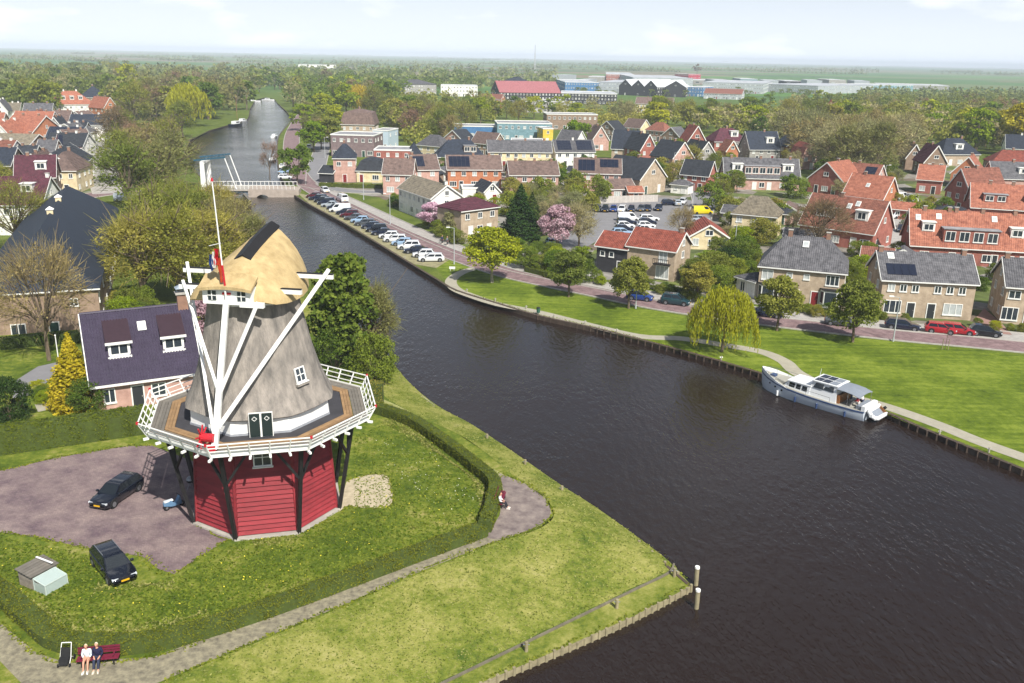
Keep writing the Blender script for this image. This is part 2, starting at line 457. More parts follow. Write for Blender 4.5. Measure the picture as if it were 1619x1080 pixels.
# water
m = bpy.data.materials.new('canal_water'); m.use_nodes = True; MATS['canal_water'] = m
n, l = m.node_tree.nodes, m.node_tree.links
b = n['Principled BSDF']
b.inputs['Base Color'].default_value = (0.018, 0.0115, 0.009, 1); b.inputs['Roughness'].default_value = 0.07; b.inputs['IOR'].default_value = 1.33
geo = n.new('ShaderNodeNewGeometry')
hts = []
for sc_, st, rot in ((1.35, (1, 0.42, 1), 0.75), (3.6, (1, 0.5, 1), 0.35), (0.05, (1, 1, 1), 0)):
    mp = n.new('ShaderNodeMapping'); mp.inputs['Scale'].default_value = st; mp.inputs['Rotation'].default_value = (0, 0, rot)
    no = n.new('ShaderNodeTexNoise'); no.inputs['Scale'].default_value = sc_; no.inputs['Detail'].default_value = 3
    l.new(geo.outputs['Position'], mp.inputs['Vector']); l.new(mp.outputs['Vector'], no.inputs['Vector']); hts.append(no.outputs['Fac'])
a1 = n.new('ShaderNodeMath'); a1.operation = 'MULTIPLY_ADD'; a1.inputs[1].default_value = 0.55
l.new(hts[1], a1.inputs[0]); l.new(hts[0], a1.inputs[2])
a2 = n.new('ShaderNodeMath'); a2.operation = 'MULTIPLY'; l.new(a1.outputs[0], a2.inputs[0]); l.new(hts[2], a2.inputs[1])
bp = n.new('ShaderNodeBump'); bp.inputs['Strength'].default_value = 0.9; bp.inputs['Distance'].default_value = 0.26
l.new(a2.outputs[0], bp.inputs['Height']); l.new(bp.outputs['Normal'], b.inputs['Normal'])
tag(MB().poly((-260, -100, WATER), (700, -100, WATER), (700, 1100, WATER), (-260, 1100, WATER)).build('water', m), kind='structure')

# quay walls with posts
def bank(name, pts, m, top, w=0.35, post=None, pm=None, ph=0.12):
    c = smooth_line(pts, 3)
    e = offset_line(c, w)
    mb = MB()
    mb.loft([[(p.x, p.y, -2.6), (p.x, p.y, top), (q.x, q.y, top), (q.x, q.y, -2.6)] for p, q in zip(c, e)], closed=True)
    o = tag(mb.build(name, m), kind='structure')
    if post:
        pmesh = MB().tube((0, 0, -1.6), (0, 0, ph), 0.12, 0.11, 6).mesh('timber_post', pm or m)
        L = 0.0
        for p, q in zip(c, c[1:]):
            d = (q - p).length; t = (post - L % post) if L else 0.0
            while t < d:
                v = p.lerp(q, t / d); ob('timber_post', pmesh, o, (v.x, v.y, top + random.uniform(-.06, .05)), random.uniform(0, 3)); t += post
            L += d
    return o
# the bank lies on the left of the direction of travel
bank('quay_wall', ep[8:], M_TIMBER, G + 0.1, 0.45, None)
tag(bank('quay_wall', ep[16:26], M_TIMBER, G + 0.02, 0.22, 1.1, M_TIMBER), kind='structure')
bank('quay_wall', ep[:9], M_TIMBER, G + 0.1, 0.4)
bank('bank_edging', wp[0:5], M_TIMBER2, G - 0.02, 0.3, 0.6, M_TIMBER2, 0.06)
bank('bank_edging', wp[4:17], M_TIMBER, G + 0.05, 0.25, 1.6, M_TIMBER2, 0.1)
bank('bank_edging', wp[16:], M_TIMBER, G + 0.05, 0.3)

# mill mound: plateau at 0, slopes to the banks
crest = [(120, 1140), (255, 1080), (420, 1010), (560, 952), (640, 917), (780, 860), (850, 837), (876, 815), (864, 790), (832, 765), (800, 743), (765, 713), (720, 684), (655, 655), (612, 630), (560, 575), (480, 520), (400, 506), (300, 508), (150, 520), (0, 525), (-300, 540), (-900, 700), (-700, 1500)]
foot = [(545, 1156), (680, 1090), (770, 1046), (860, 1002), (930, 968), (1010, 929), (1055, 907), (1064, 893), (1010, 850), (940, 800), (885, 765), (810, 713), (745, 670), (690, 640), (640, 597), (585, 530), (500, 475), (410, 470), (300, 480), (150, 500), (0, 505), (-300, 515), (-1100, 690), (-900, 1900)]
cv, fv = [P(x, y, 0) for x, y in crest], [P(x, y, G) for x, y in foot]
tag(tri_poly(MB(), cv, 0.0).build('mill_yard_lawn', LAWN), kind='structure')
mb = MB(); cs, fs_ = smooth_line(cv, 4), smooth_line(fv, 4); rows = 8
grid = []
for j in range(rows + 1):
    t = j / rows
    grid.append([Vector((a.x + (c.x - a.x) * t, a.y + (c.y - a.y) * t, -1.03 * (t ** 1.25) + (0.04 * math.sin(i * 1.7 + j * 2.3) if 0 < j < rows else 0) - (0.002 if j == 0 else 0))) for i, (a, c) in enumerate(zip(cs, fs_))])
mb.loft(grid, closed=False, caps=False)
tag(mb.build('grass_bank', BANK, smooth=180), kind='structure')
SLOPE = grid

ft = smooth_line([v + Vector((0, 0, 0)) for v in fv[0:8]], 4)
fe = offset_line(ft, -.14); mb = MB(); mb.loft([[(p.x, p.y, G - .2), (p.x, p.y, G + .14), (q.x, q.y, G + .14), (q.x, q.y, G - .2)] for p, q in zip(ft, fe)])
tag(mb.build('bank_edging', mat('grey_timber', '#6b6556', .9, .3, 2, pos=True)), kind='structure')
tri_poly(MB(), [P(x, y, G) for x, y in WEST[0:5] + foot[0:8][::-1]], G + .012).build('towpath_verge', BANK)['kind'] = 'structure'
# gardens, yards and soil between the houses
m = bpy.data.materials.new('garden_mix'); m.use_nodes = True; n, l = m.node_tree.nodes, m.node_tree.links
gp_ = n.new('ShaderNodeNewGeometry'); vo = n.new('ShaderNodeTexVoronoi'); vo.inputs['Scale'].default_value = 0.16; l.new(gp_.outputs['Position'], vo.inputs['Vector'])
no = n.new('ShaderNodeTexNoise'); no.inputs['Scale'].default_value = .6; no.inputs['Detail'].default_value = 6; l.new(gp_.outputs['Position'], no.inputs['Vector'])
sp = n.new('ShaderNodeSeparateColor'); l.new(vo.outputs['Color'], sp.inputs[0]); rp = n.new('ShaderNodeValToRGB'); rp.color_ramp.interpolation = 'CONSTANT'; e = rp.color_ramp.elements
gc = [(.075, .10, .018), (.12, .145, .03), (.20, .18, .15), (.06, .08, .018), (.13, .10, .07), (.24, .225, .20), (.10, .13, .025)]
while len(e) < len(gc): e.new(.5)
for i, c in enumerate(gc): e[i].position = i / len(gc); e[i].color = (*c, 1)
l.new(sp.outputs[0], rp.inputs['Fac']); mx = n.new('ShaderNodeMixRGB'); mx.blend_type = 'OVERLAY'; mx.inputs[0].default_value = .8; l.new(rp.outputs[0], mx.inputs[1]); l.new(no.outputs['Fac'], mx.inputs[2]); l.new(mx.outputs[0], n['Principled BSDF'].inputs['Base Color']); n['Principled BSDF'].inputs['Roughness'].default_value = .95
sheet('gardens', [(520, 302), (600, 312), (640, 335), (720, 384), (860, 428), (1000, 452), (1200, 482), (1400, 507), (1619, 527), (1780, 540), (1780, 262), (1440, 262), (1300, 300), (1240, 262), (1040, 262), (640, 262), (520, 262)], m, G, .012)
sheet('gardens', [(-250, 330), (60, 318), (150, 302), (166, 225), (60, 195), (-250, 200)], m, G, .012)
# mown lawn of the far bank, paths and roads
tag(sheet('mown_lawn', EAST[14:] + [(1900, 600), (1650, 566), (1530, 551), (1420, 541), (1300, 529), (1200, 517), (1100, 503), (1020, 489), (940, 472), (870, 457), (800, 440), (742, 418), (715, 410), (678, 412)], LAWN_E, G, 0.02), kind='structure')
ROAD = [(484, 292), (505, 306), (560, 334), (620, 364), (690, 394), (740, 412), (800, 432), (870, 448), (940, 462), (1020, 479), (1100, 492), (1200, 506), (1300, 518), (1420, 531), (1530, 541), (1680, 556)]
ribbon('brick_road', ROAD, 5.0, M_BRICKROAD, lift=0.05)
ribbon('pavement', [(500, 296), (560, 322), (620, 350), (690, 381), (740, 401), (800, 421), (870, 437), (940, 450), (1020, 466), (1100, 480), (1200, 493), (1300, 504), (1420, 517), (1530, 526), (1680, 540)], 4.2, M_PAVE, lift=0.035)
ribbon('footpath', [(752, 424), (728, 432), (713, 444), (720, 457), (745, 468), (790, 482), (850, 494), (930, 514), (1010, 532), (1080, 536), (1150, 547), (1205, 557), (1240, 572), (1262, 591), (1330, 623), (1400, 643), (1480, 671), (1560, 703), (1700, 752)], 1.9, M_PATH, lift=0.045, kerb=False)
sheet('parking_strip', [(470, 305), (500, 312), (560, 340), (620, 369), (700, 403), (712, 410), (690, 424), (655, 418), (600, 386), (540, 350), (490, 323)], mat('worn_verge', '#7f7a58', 0.95, 0.25, 0.9, 0.3, 9, pos=True, col2='#8e8868'), G, 0.025)
ribbon('street', [(484, 292), (470, 275), (462, 245), (462, 215), (470, 195), (480, 180)], 6.0, M_BRICKROAD, lift=0.05)
ribbon('street', [(484, 292), (510, 297), (560, 303), (610, 304)], 5.5, M_ASPH, lift=0.045)
ribbon('street', [(500, 292), (500, 268), (505, 250), (512, 225)], 5.5, M_ASPH, lift=0.04)
sheet('car_park', [(880, 345), (935, 320), (1050, 312), (1100, 318), (1125, 345), (1118, 385), (1085, 385), (1060, 378), (960, 372), (920, 395), (885, 395)], M_ASPH, G, 0.035)
ribbon('street', [(1105, 345), (1112, 318), (1100, 296), (1092, 282), (1150, 276), (1250, 300)], 5.5, M_ASPH, lift=0.04)
ribbon('street', [(1420, 405), (1428, 370), (1425, 335), (1415, 312), (1400, 296), (1330, 275)], 6.0, M_PAVE, lift=0.04)
ribbon('street', [(1092, 282), (1060, 278), (1000, 270), (940, 268)], 5.0, M_ASPH, lift=0.042)
sheet('driveway', [(1540, 506), (1556, 488), (1584, 512), (1600, 530), (1566, 527)], mat('red_drive_paving', '#8f7168', 0.9, 0.15, 1, pos=True), G, 0.05)
sheet('driveway', [(893, 442), (925, 430), (945, 431), (950, 444), (930, 447)], M_PAVE, G, 0.05)
ribbon('street', [(-60, 322), (40, 320), (110, 314), (180, 305), (250, 306), (330, 308), (372, 310)], 7.0, M_BRICKROAD, lift=0.04)
ribbon('street', [(175, 306), (168, 290), (160, 265), (158, 240), (165, 215)], 8.0, M_PAVE, lift=0.042)
sheet('driveway', [(25, 602), (60, 580), (95, 572), (92, 590), (50, 625), (20, 630)], M_ASPH, 0.0, 0.04)
sheet('garden_terrace', [(55, 640), (100, 632), (106, 642), (60, 652)], M_PATH, 0.0, 0.04)

# mill yard
sheet('yard_paving', [(-300, 775), (0, 745), (100, 722), (200, 706), (240, 705), (320, 735), (380, 770), (365, 850), (330, 872), (275, 908), (250, 900), (225, 880), (140, 868), (60, 850), (0, 842), (-300, 850)], M_YARD, 0.0, 0.03)
sheet('sand_patch', [(548, 762), (575, 752), (610, 752), (620, 775), (616, 800), (580, 804), (550, 800), (535, 808)], M_SAND, 0.0, 0.035, curve=True)
sheet('gravel_path', [(-160, 900), (0, 985), (58, 1033), (100, 1047), (240, 1040), (420, 975), (600, 905), (768, 850), (790, 815), (795, 775), (788, 748), (830, 765), (862, 788), (873, 814), (850, 835), (780, 858), (640, 914), (560, 950), (420, 1008), (255, 1078), (120, 1130), (35, 1082), (0, 1046), (-160, 960)], M_GRAVEL, 0.0, 0.03)
sheet('bare_earth', [(768, 850), (790, 815), (797, 778), (792, 752), (830, 767), (860, 788), (870, 812), (848, 833), (790, 852)], mat('bare_earth', '#6d6060', 0.95, 0.25, 1.2, 0.5, 9, pos=True, col2='#857a72'), 0.0, 0.036, curve=True)
M_TROD = mat('trodden_grass', '#8f9058', 0.95, 0.25, 2, pos=True)
M_DUST = mat('pale_dust', '#93857f', .95, .15, 1.5, pos=True)
ribbon('dirt_track', [(602, 634), (640, 652), (700, 692), (760, 735), (800, 758)], 0.9, mat('trodden_grass', '#8f9058', 0.95, 0.25, 2, pos=True), 0.0, 0.025, kerb=False)
sheet('landing_path', [(632, 600), (650, 612), (705, 655), (690, 657), (662, 640), (640, 618)], M_PAVE, G, 0.04)

# haze: the air between here and the horizon
hm = bpy.data.materials.new('air'); hm.use_nodes = True
hn = hm.node_tree.nodes; hn.remove(hn['Principled BSDF'])
pv = hn.new('ShaderNodeVolumePrincipled')
pv.inputs['Color'].default_value = (0.80, 0.90, 1.0, 1); pv.inputs['Density'].default_value = 0.00015; pv.inputs['Anisotropy'].default_value = -0.2
hm.node_tree.links.new(pv.outputs['Volume'], hn['Material Output'].inputs['Volume'])
tag(MB().box(-BIG - 300, BIG + 300, -400, BIG + 300, -3.6, 60).build('haze', hm), kind='stuff')
# ================================================================== the windmill
M_RED = mat('red_weatherboard', '#862930', 0.7, 0.22, 1.6, stretch=(0.5, 0.5, 2), rand=0.14)
M_WHITE = mat('white_paint', '#e6e6e2', 0.5, 0.06, 2)
M_BLACK = mat('tarred_timber', '#1c1b1c', 0.6, 0.3, 3)
M_THATCH = mat('weathered_thatch', '#6d6964', 0.95, 0.2, 1.5, 1.0, 12, stretch=(1, 1, 0.3), col2='#948c83')
M_THATCH_NEW = mat('new_thatch', '#a38d62', 0.95, 0.10, 1.2, 0.8, 12, stretch=(1, 1, 0.4), col2='#bca67a')
M_TAN = mat('new_deck_plank', '#8f7250', 0.85, 0.25, 1.5, rand=0.16)
M_GREYPL = mat('weathered_deck_plank', '#6f6a62', 0.85, 0.22, 1.5, rand=0.14)
M_BITUMEN = mat('bitumen_felt', '#3a393d', 0.85, 0.22, 0.9)
M_CONC = mat('concrete_plinth', '#a5a097', 0.9, 0.2, 1.5)
M_GLASS = mat('window_glass', (0.03, 0.04, 0.05), 0.08, 0.0, spec=0.6)
M_REDPAINT = mat('red_paint', '#b3202c', 0.5, 0.1)

MC = P(424, 795, 0)
mill = empty('windmill', (MC.x, MC.y, 0), 0, 'thatched octagonal windmill with red boarded base and white balustraded stage, its sails taken off', 'windmill')
PH0 = R(-98)
def V8(r, k, z): a = PH0 + k * math.pi / 4; return Vector((r * math.cos(a), r * math.sin(a), z))
def octa(mb, r0, z0, r1, z1, caps=True): return mb.loft([[V8(r0, k, z0) for k in range(8)], [V8(r1, k, z1) for k in range(8)]], caps=caps)
SZ = 8.0
RB0, RB1 = 5.55, 5.1
octa(MB(), 6.05, -0.2, 6.0, 0.16).build('plinth', M_CONC, mill)
octa(MB(), RB0 - 0.06, 0.1, RB1 - 0.06, SZ - .3).build('base_wall', mat('red_base_shadow_gap', '#5d171c', 0.8, 0.1), mill)
NR = 20
for k in range(8):
    for j in range(NR):
        t0, t1 = j / NR, (j + 1) / NR
        z0, z1 = 0.25 + 7.4 * t0, 0.25 + 7.4 * t1
        r0, r1 = RB0 + (RB1 - RB0) * t0, RB0 + (RB1 - RB0) * t1
        a, b_, c, d = V8(r0 + .13, k, z0), V8(r0 + .13, k + 1, z0), V8(r1 + .0, k + 1, z1 - .05), V8(r1 + .0, k, z1 - .05)
        a2, b2, c2, d2 = V8(r0 - .04, k, z0), V8(r0 - .04, k + 1, z0), V8(r1 - .05, k + 1, z1), V8(r1 - .05, k, z1)
        mb = MB(); mb.add([a, b_, c, d, a2, b2, c2, d2], [(0, 1, 2, 3), (7, 6, 5, 4), (0, 4, 5, 1), (1, 5, 6, 2), (2, 6, 7, 3), (3, 7, 4, 0)])
        mb.build('plank', M_RED, mill)
    mb = MB(); mb.beam(V8(RB0 + .06, k, .15), V8(RB1 + .06, k, SZ - .3), 0.2, 0.2); mb.build('corner_board', M_RED if k % 2 else M_RED, mill)
# stage supports: leaning posts with braces
for k in range(8):
    a, top = V8(5.85, k, 0.1), V8(7.2, k, SZ - .35)
    pst = MB().beam(a, top, 0.26, 0.26).build('strut', M_BLACK, mill)
    pm = a.lerp(top, 0.62)
    for s in (-1, 1):
        t = V8(7.3, k + s * 0.42 , SZ - .4); 
        q = V8(7.0, k, SZ - .4).lerp(V8(7.0, k + s, SZ - .4), .36)
        MB().beam(pm, q, 0.17, 0.17).build('brace', M_BLACK, pst)
    MB().beam(V8(5.0, k, SZ - .34), V8(8.28, k, SZ - .34), 0.22, 0.26).build('joist', M_BLACK, mill)
    MB().beam(V8(7.1, k, SZ - .5), V8(7.1, k + 1, SZ - .5), 0.2, 0.2).build('bearer', M_BLACK, mill)
# deck
octa(MB(), 6.5, SZ - .16, 6.5, SZ - .02).build('deck', M_BITUMEN, mill)
def ringplank(r0, r1, k, z0, z1, m, name):
    a = [V8(r0, k, z0), V8(r1, k, z0), V8(r1, k + 1, z0), V8(r0, k + 1, z0)]
    b = [Vector((p.x, p.y, z1)) for p in a]
    mb = MB(); mb.loft([a, b]); return mb.build(name, m, mill)
for k in range(8):
    for j in range(3): ringplank(6.52 + j * .24, 6.52 + j * .24 + .22, k, SZ - .14, SZ + .05 + .01 * (j % 2), M_TAN, 'plank')
    for j in range(4): ringplank(7.28 + j * .255, 7.28 + j * .255 + .235, k, SZ - .14, SZ - .01 + .012 * (j % 2), M_GREYPL, 'plank')
    ringplank(8.31, 8.37, k, SZ - .3, SZ + .1, M_WHITE, 'fascia')
# balustrade, splayed outward
for k in range(8):
    for t in (0.34, 0.68, 1.0):
        r, h = 8.4 + .6 * t, SZ - .1 + .98 * t
        MB().beam(V8(r, k, h), V8(r, k + 1, h), 0.05 if t < 1 else 0.09, 0.06).build('rail', M_WHITE, mill)
    for i in range(5):
        p, q = V8(8.32, k, SZ - .42).lerp(V8(8.32, k + 1, SZ - .42), i / 5), V8(9.0, k, SZ + .86).lerp(V8(9.0, k + 1, SZ + .86), i / 5)
        w = .11 if i == 0 else .075
        MB().beam(p, q, w, w).build('baluster', M_WHITE, mill)
        o_ = Vector((p.x, p.y, 0)).normalized()
        MB().beam(p + o_ * .05 + Vector((0, 0, .02)), p + o_ * .42 + Vector((0, 0, .02)), 0.15, 0.15).build('joist_end', M_WHITE, mill)
    p = V8(9.02, k, SZ + .82); MB().beam(p, p + Vector((0, 0, .18)), .15, .15).build('corner_cap', M_REDPAINT, mill)
# white skirt and thatched body (slightly flared at the foot)
octa(MB(), 5.34, SZ - .05, 5.3, SZ + 1.3).build('skirt', M_WHITE, mill)
octa(MB(), 5.42, SZ - .01, 5.4, SZ + .14).build('skirt_board', mat('grey_skirt_board', '#8f9298', .7, .15), mill)
prof = [(5.5, 9.15), (5.68, 9.28), (5.25, 10.1), (4.72, 11.4), (4.25, 13.0), (3.85, 14.8), (3.55, 16.2), (3.42, 17.0)]
mb = MB()
def thr(r, z, sub=4):
    out = []
    for k in range(8):
        for i in range(sub):
            t = i / sub; v = V8(r, k, z).lerp(V8(r, k + 1, z), t)
            f = r * (0.955 + 0.045 * 0.5)          # corners rounded
            d = math.hypot(v.x, v.y); nr = d * .62 + f * .38
            out.append(Vector((v.x * nr / d, v.y * nr / d, z + (0.02 * math.sin(k * 5 + i * 2.1 + z)))))
    return out
rings = []
for (r0, z0), (r1, z1) in zip(prof, prof[1:]):
    for i in range(3): rings.append(thr(r0 + (r1 - r0) * i / 3, z0 + (z1 - z0) * i / 3))
rings.append(thr(*prof[-1]))
mb.loft(rings); mb.build('thatched_body', M_THATCH, mill, smooth=40)
octa(MB(), 3.52, 17.0, 3.5, 17.32).build('curb_band', M_WHITE, mill)
octa(MB(), 3.3, 17.3, 3.3, 18.0).build('curb', M_BLACK, mill)
# windows and door
def mwin(pos, face, w, h, tilt, name='window', mull=1):
    """face: outward angle; tilt: lean of the wall"""
    fr = MB(); pane = MB(); t = .09
    fr.box(-w / 2, w / 2, -.06, .06, -h / 2, -h / 2 + t); fr.box(-w / 2, w / 2, -.06, .06, h / 2 - t, h / 2)
    fr.box(-w / 2, -w / 2 + t, -.06, .06, -h / 2 + t, h / 2 - t); fr.box(w / 2 - t, w / 2, -.06, .06, -h / 2 + t, h / 2 - t)
    fr.box(-.03, .03, -.05, .05, -h / 2 + t, h / 2 - t); fr.box(-w / 2 + t, -.03, -.05, .05, -.03, .03); fr.box(.03, w / 2 - t, -.05, .05, -.03, .03)
    fr.box(-w / 2 - .08, w / 2 + .08, -.2, .02, -h / 2 - .08, -h / 2)
    pane.box(-w / 2 + t, w / 2 - t, -.015, .5, -h / 2 + t, h / 2 - t)
    o = fr.build(name, M_WHITE, mill); o.matrix_local = Matrix.Translation(pos) @ Matrix.Rotation(face + R(90), 4, 'Z') @ Matrix.Rotation(tilt, 4, 'X')
    pane.build('pane', M_GLASS, o)
    return o
def face_ang(k): return PH0 + (k + .5) * math.pi / 4
def on_face(k, u, r, z):
    p, q = V8(r, k, z), V8(r, k + 1, z); return p.lerp(q, u)
mwin(on_face(0, .5, RB1 + .36, SZ - 1.75), face_ang(0), 1.3, 1.4, 0)
fr = mwin(on_face(1, .42, 4.86, 11.75), face_ang(1), .95, 1.1, R(-14)); 
mwin(on_face(5, .5, 4.8, 12.2), face_ang(5), .95, 1.1, R(-14)); mwin(on_face(2, .5, RB1 + .3, SZ - 1.2), face_ang(2), 1.2, 1.3, 0); mwin(on_face(6, .5, RB1 + .3, SZ - 1.2), face_ang(6), 1.2, 1.3, 0)
MB().box(-.6, .6, -.16, .9, -.8, -.64).build('thatch_cushion', M_THATCH, fr)
dr = MB().box(-.82, .82, -.14, .2, 0, 1.75).build('door', M_WHITE, mill)
pd = on_face(0, .52, 5.62, SZ); dr.matrix_local = Matrix.Translation((pd.x, pd.y, SZ + .02)) @ Matrix.Rotation(face_ang(0) + R(90), 4, 'Z') @ Matrix.Translation((0, -.18, 0))
M_DGREEN = mat('dark_green_door', '#1d2a28', 0.5, 0.1)
for s in (-1, 1):
    lf = MB().box(s * .42 - .35, s * .42 + .35, -.2, -.12, .05, 1.78).build('door_leaf', M_DGREEN, dr)
    dm = MB(); dm.beam((s * .42 - .17, -.215, 1.42), (s * .42, -.215, 1.58), .05, .03); dm.beam((s * .42, -.215, 1.58), (s * .42 + .17, -.215, 1.42), .05, .03); dm.beam((s * .42 - .17, -.215, 1.42), (s * .42, -.215, 1.26), .05, .03); dm.beam((s * .42, -.215, 1.26), (s * .42 + .17, -.215, 1.42), .05, .03)
    dm.build('diamond_panel', M_WHITE, dr)
# roof dormer window of the body at the right, small white
# cap in its own frame: +y points to the (removed) sails, -y is the tail
TA = R(-97)
CAP = Matrix.Rotation(TA + R(90), 4, 'Z')
def cp(x, y, z): return CAP @ Vector((x, y, z))
st = [(-4.0, 2.6, 17.55, 18.2), (-3.6, 3.15, 17.35, 18.9), (-2.6, 3.55, 17.2, 19.6), (-1.4, 3.72, 17.1, 20.15), (0, 3.75, 17.05, 20.6), (1.4, 3.6, 17.1, 20.95), (2.6, 3.3, 17.2, 21.25), (3.6, 2.9, 17.4, 21.45), (4.0, 2.7, 17.6, 21.5)]
mb = MB(); rings = []
for (y, w, z0, z1) in st:
    r = []
    for i in range(13):
        a = math.pi * i / 12
        cx = math.cos(a); sn = math.sin(a)
        x = w * (cx if abs(cx) > .999 else math.copysign(abs(cx) ** .92, cx))
        z = z0 + (z1 - z0) * (sn * .5 + .5 * (1 - abs(cx) ** 1.15))
        r.append(cp(x, y, z))
    rings.append(r)
mb.loft(rings); mb.build('cap_thatch', M_THATCH_NEW, mill, smooth=50)
mb = MB()
for (y0, z0), (y1, z1) in (((-1.5, 20.14), (1.4, 20.97)), ((1.4, 20.97), (4.25, 21.54))):
    for s in (-1, 1):
        mb.add([cp(0, y0, z0 + .16), cp(0, y1, z1 + .16), cp(s * .62, y1, z1 - .2), cp(s * .62, y0, z0 - .2), cp(0, y0, z0 + .06), cp(0, y1, z1 + .06), cp(s * .62, y1, z1 - .3), cp(s * .62, y0, z0 - .3)],
               [(0, 1, 2, 3), (7, 6, 5, 4), (3, 2, 6, 7), (0, 3, 7, 4), (1, 5, 6, 2)])
mb.build('ridge_capping', M_BLACK, mill)
# rear board with two little windows
rb = MB().box(-1.75, 1.75, -.1, .75, 0, 1.15).build('rear_board', M_WHITE, mill)
rb.matrix_local = CAP @ Matrix.Translation((0, -4.3, 17.4))
for s in (-1, 1):
    w = MB().box(s * 1.05 - .28, s * 1.05 + .28, -.16, -.1, .3, .95).build('rear_window', M_GLASS, rb)
    mw = MB(); mw.box(s * 1.05 - .03, s * 1.05 + .03, -.19, -.16, .28, .97); mw.box(s * 1.05 - .3, s * 1.05 + .3, -.187, -.162, .6, .65); mw.build('glazing_bar', M_WHITE, rb)
hood = MB(); rr = []
for y, up in ((-4.75, 0), (-3.4, .7)):
    rr.append([cp(x, y, 18.55 + up + .2 * (1 - (x / 1.95) ** 2)) for x in np.linspace(-1.9, 1.9, 9)] + [cp(x, y, 18.35 + up + .18 * (1 - (x / 1.95) ** 2)) for x in np.linspace(1.9, -1.9, 9)])
hood.loft(rr); hood.build('thatch_hood', M_THATCH_NEW, mill, smooth=40)
plq = MB().box(-.3, .3, -.17, -.1, .72, .86).build('date_plaque', M_REDPAINT, rb)
# tail: long and short cross beams, braces, tail pole, winch
tail_foot = P(340, 712, SZ + .1) - MC; tail_foot = CAP.inverted() @ Vector((tail_foot.x, tail_foot.y, SZ + .1))
TFx, TFy = tail_foot.x, tail_foot.y
foot_v = cp(TFx, TFy, SZ + .25); head_v = cp(0, -4.5, 17.75)
tp = MB().loft([[foot_v + Vector((dx * .2, dy * .2, 0)) for dx, dy in ((-1, -1), (1, -1), (1, 1), (-1, 1))], [head_v + Vector((dx * .17, dy * .17, 0)) for dx, dy in ((-1, -1), (1, -1), (1, 1), (-1, 1))]]).build('tail_pole', M_WHITE, mill)
def tail_at(t): return foot_v.lerp(head_v, t)
def spruit(y, z, half, name, m=M_WHITE):
    o = MB().beam(cp(-half, y, z), cp(half, y, z), .27, .32).build(name, m, mill)
    MB().beam(cp(-half, y, z + .195), cp(half, y, z + .195), .29, .06).build('beam_cover', M_BLACK, o)
    return o
spruit(1.0, 18.35, 5.75, 'long_cross_beam'); spruit(-2.2, 17.95, 3.75 if False else 4.5, 'short_cross_beam')
for s in (-1, 1):
    MB().beam(cp(s * 5.45, 1.0, 18.9), tail_at(.03 if s < 0 else .12), .21, .21).build('long_brace', M_WHITE, mill)
    e = cp(-4.25, -2.2, 18.35) if s < 0 else cp(2.2, -4.4, 17.7)
    MB().beam(e, tail_at(.36), .19, .19).build('short_brace', M_WHITE, mill)
MB().beam(cp(.9, -4.35, 17.45), cp(2.6, -4.35, 17.45), .3, .34).build('cross_beam_end', M_WHITE, mill)
win = MB(); u_ = cp(1, 0, 0) - cp(0, 0, 0)
cen = foot_v + Vector((0, 0, .75)) - u_ * .45
win.tube(cen - u_ * .5, cen + u_ * .45, .3, .3, 10); drum = win.build('winch_drum', M_REDPAINT, mill)
for i in range(4):
    a = i * math.pi / 4 + .3; d = Vector((u_.y * math.cos(a), -u_.x * math.cos(a), math.sin(a)))
    MB().beam(cen - u_ * .42 - d * .85, cen - u_ * .42 + d * .85, .09, .09).build('winch_spoke', M_REDPAINT, drum)
MB().box(-.3, .3, -.3, .3, 0, .5).build('winch_foot', M_REDPAINT, mill, (foot_v.x - .2, foot_v.y + .1, SZ + .03))
# flag pole with a limp flag, lashed to the cap's tail
fp0 = MC + cp(.05, -4.62, 17.6)
fpo = empty('flagpole', fp0, 0, 'slender white flagpole rising from the rear of the windmill cap', 'flagpole', None)
MB().tube((0, 0, -.15), (-.35, .1, 8.2), .065, .035, 8).build('pole', M_WHITE, fpo)
MB().tube((-.35, .1, 8.2), (-.355, .1, 8.42), .1, .06, 8).build('truck', M_REDPAINT, fpo)
MB().tube((-.02, 0, 1.1), (-.1, .03, 2.6), .075, .07, 8).build('red_band', M_REDPAINT, fpo)
fl = empty('flag', fp0 + Vector((-.55, .05, 1.9)), 0, 'limp red white and blue flag with an orange pennant hanging beside the mill cap', 'flag')
def cloth(name, x0, z0, z1, w, m, ph):
    mb = MB(); rr = []
    for j in range(9):
        z = z0 + (z1 - z0) * j / 8
        rr.append([(x0 + w * (i / 8 - .5) * (1 - .3 * math.sin(j * .8 + ph)), .13 * math.sin(i * 1.9 + j * .6 + ph), z) for i in range(9)])
    mb.loft(rr, closed=False, caps=False); mb.loft([[(a, b + .012, c) for a, b, c in r] for r in rr], closed=False, caps=False)
    return mb.build(name, m, fl, smooth=60)
cloth('red_stripe', .12, 1.8, .7, .34, M_REDPAINT, 0); cloth('white_stripe', -.1, 1.6, .5, .2, M_WHITE, 1); cloth('blue_stripe', -.28, 1.4, .3, .2, mat('flag_blue', '#24427f', .8, .1), 2); cloth('pennant', .3, 1.2, -.5, .2, mat('flag_orange', '#c4502a', .8, .1), 3)
MB().tube((.45, 0, 2.2), (-.35, 0, 2.0), .02, .02, 5).build('halyard', M_WHITE, fl)
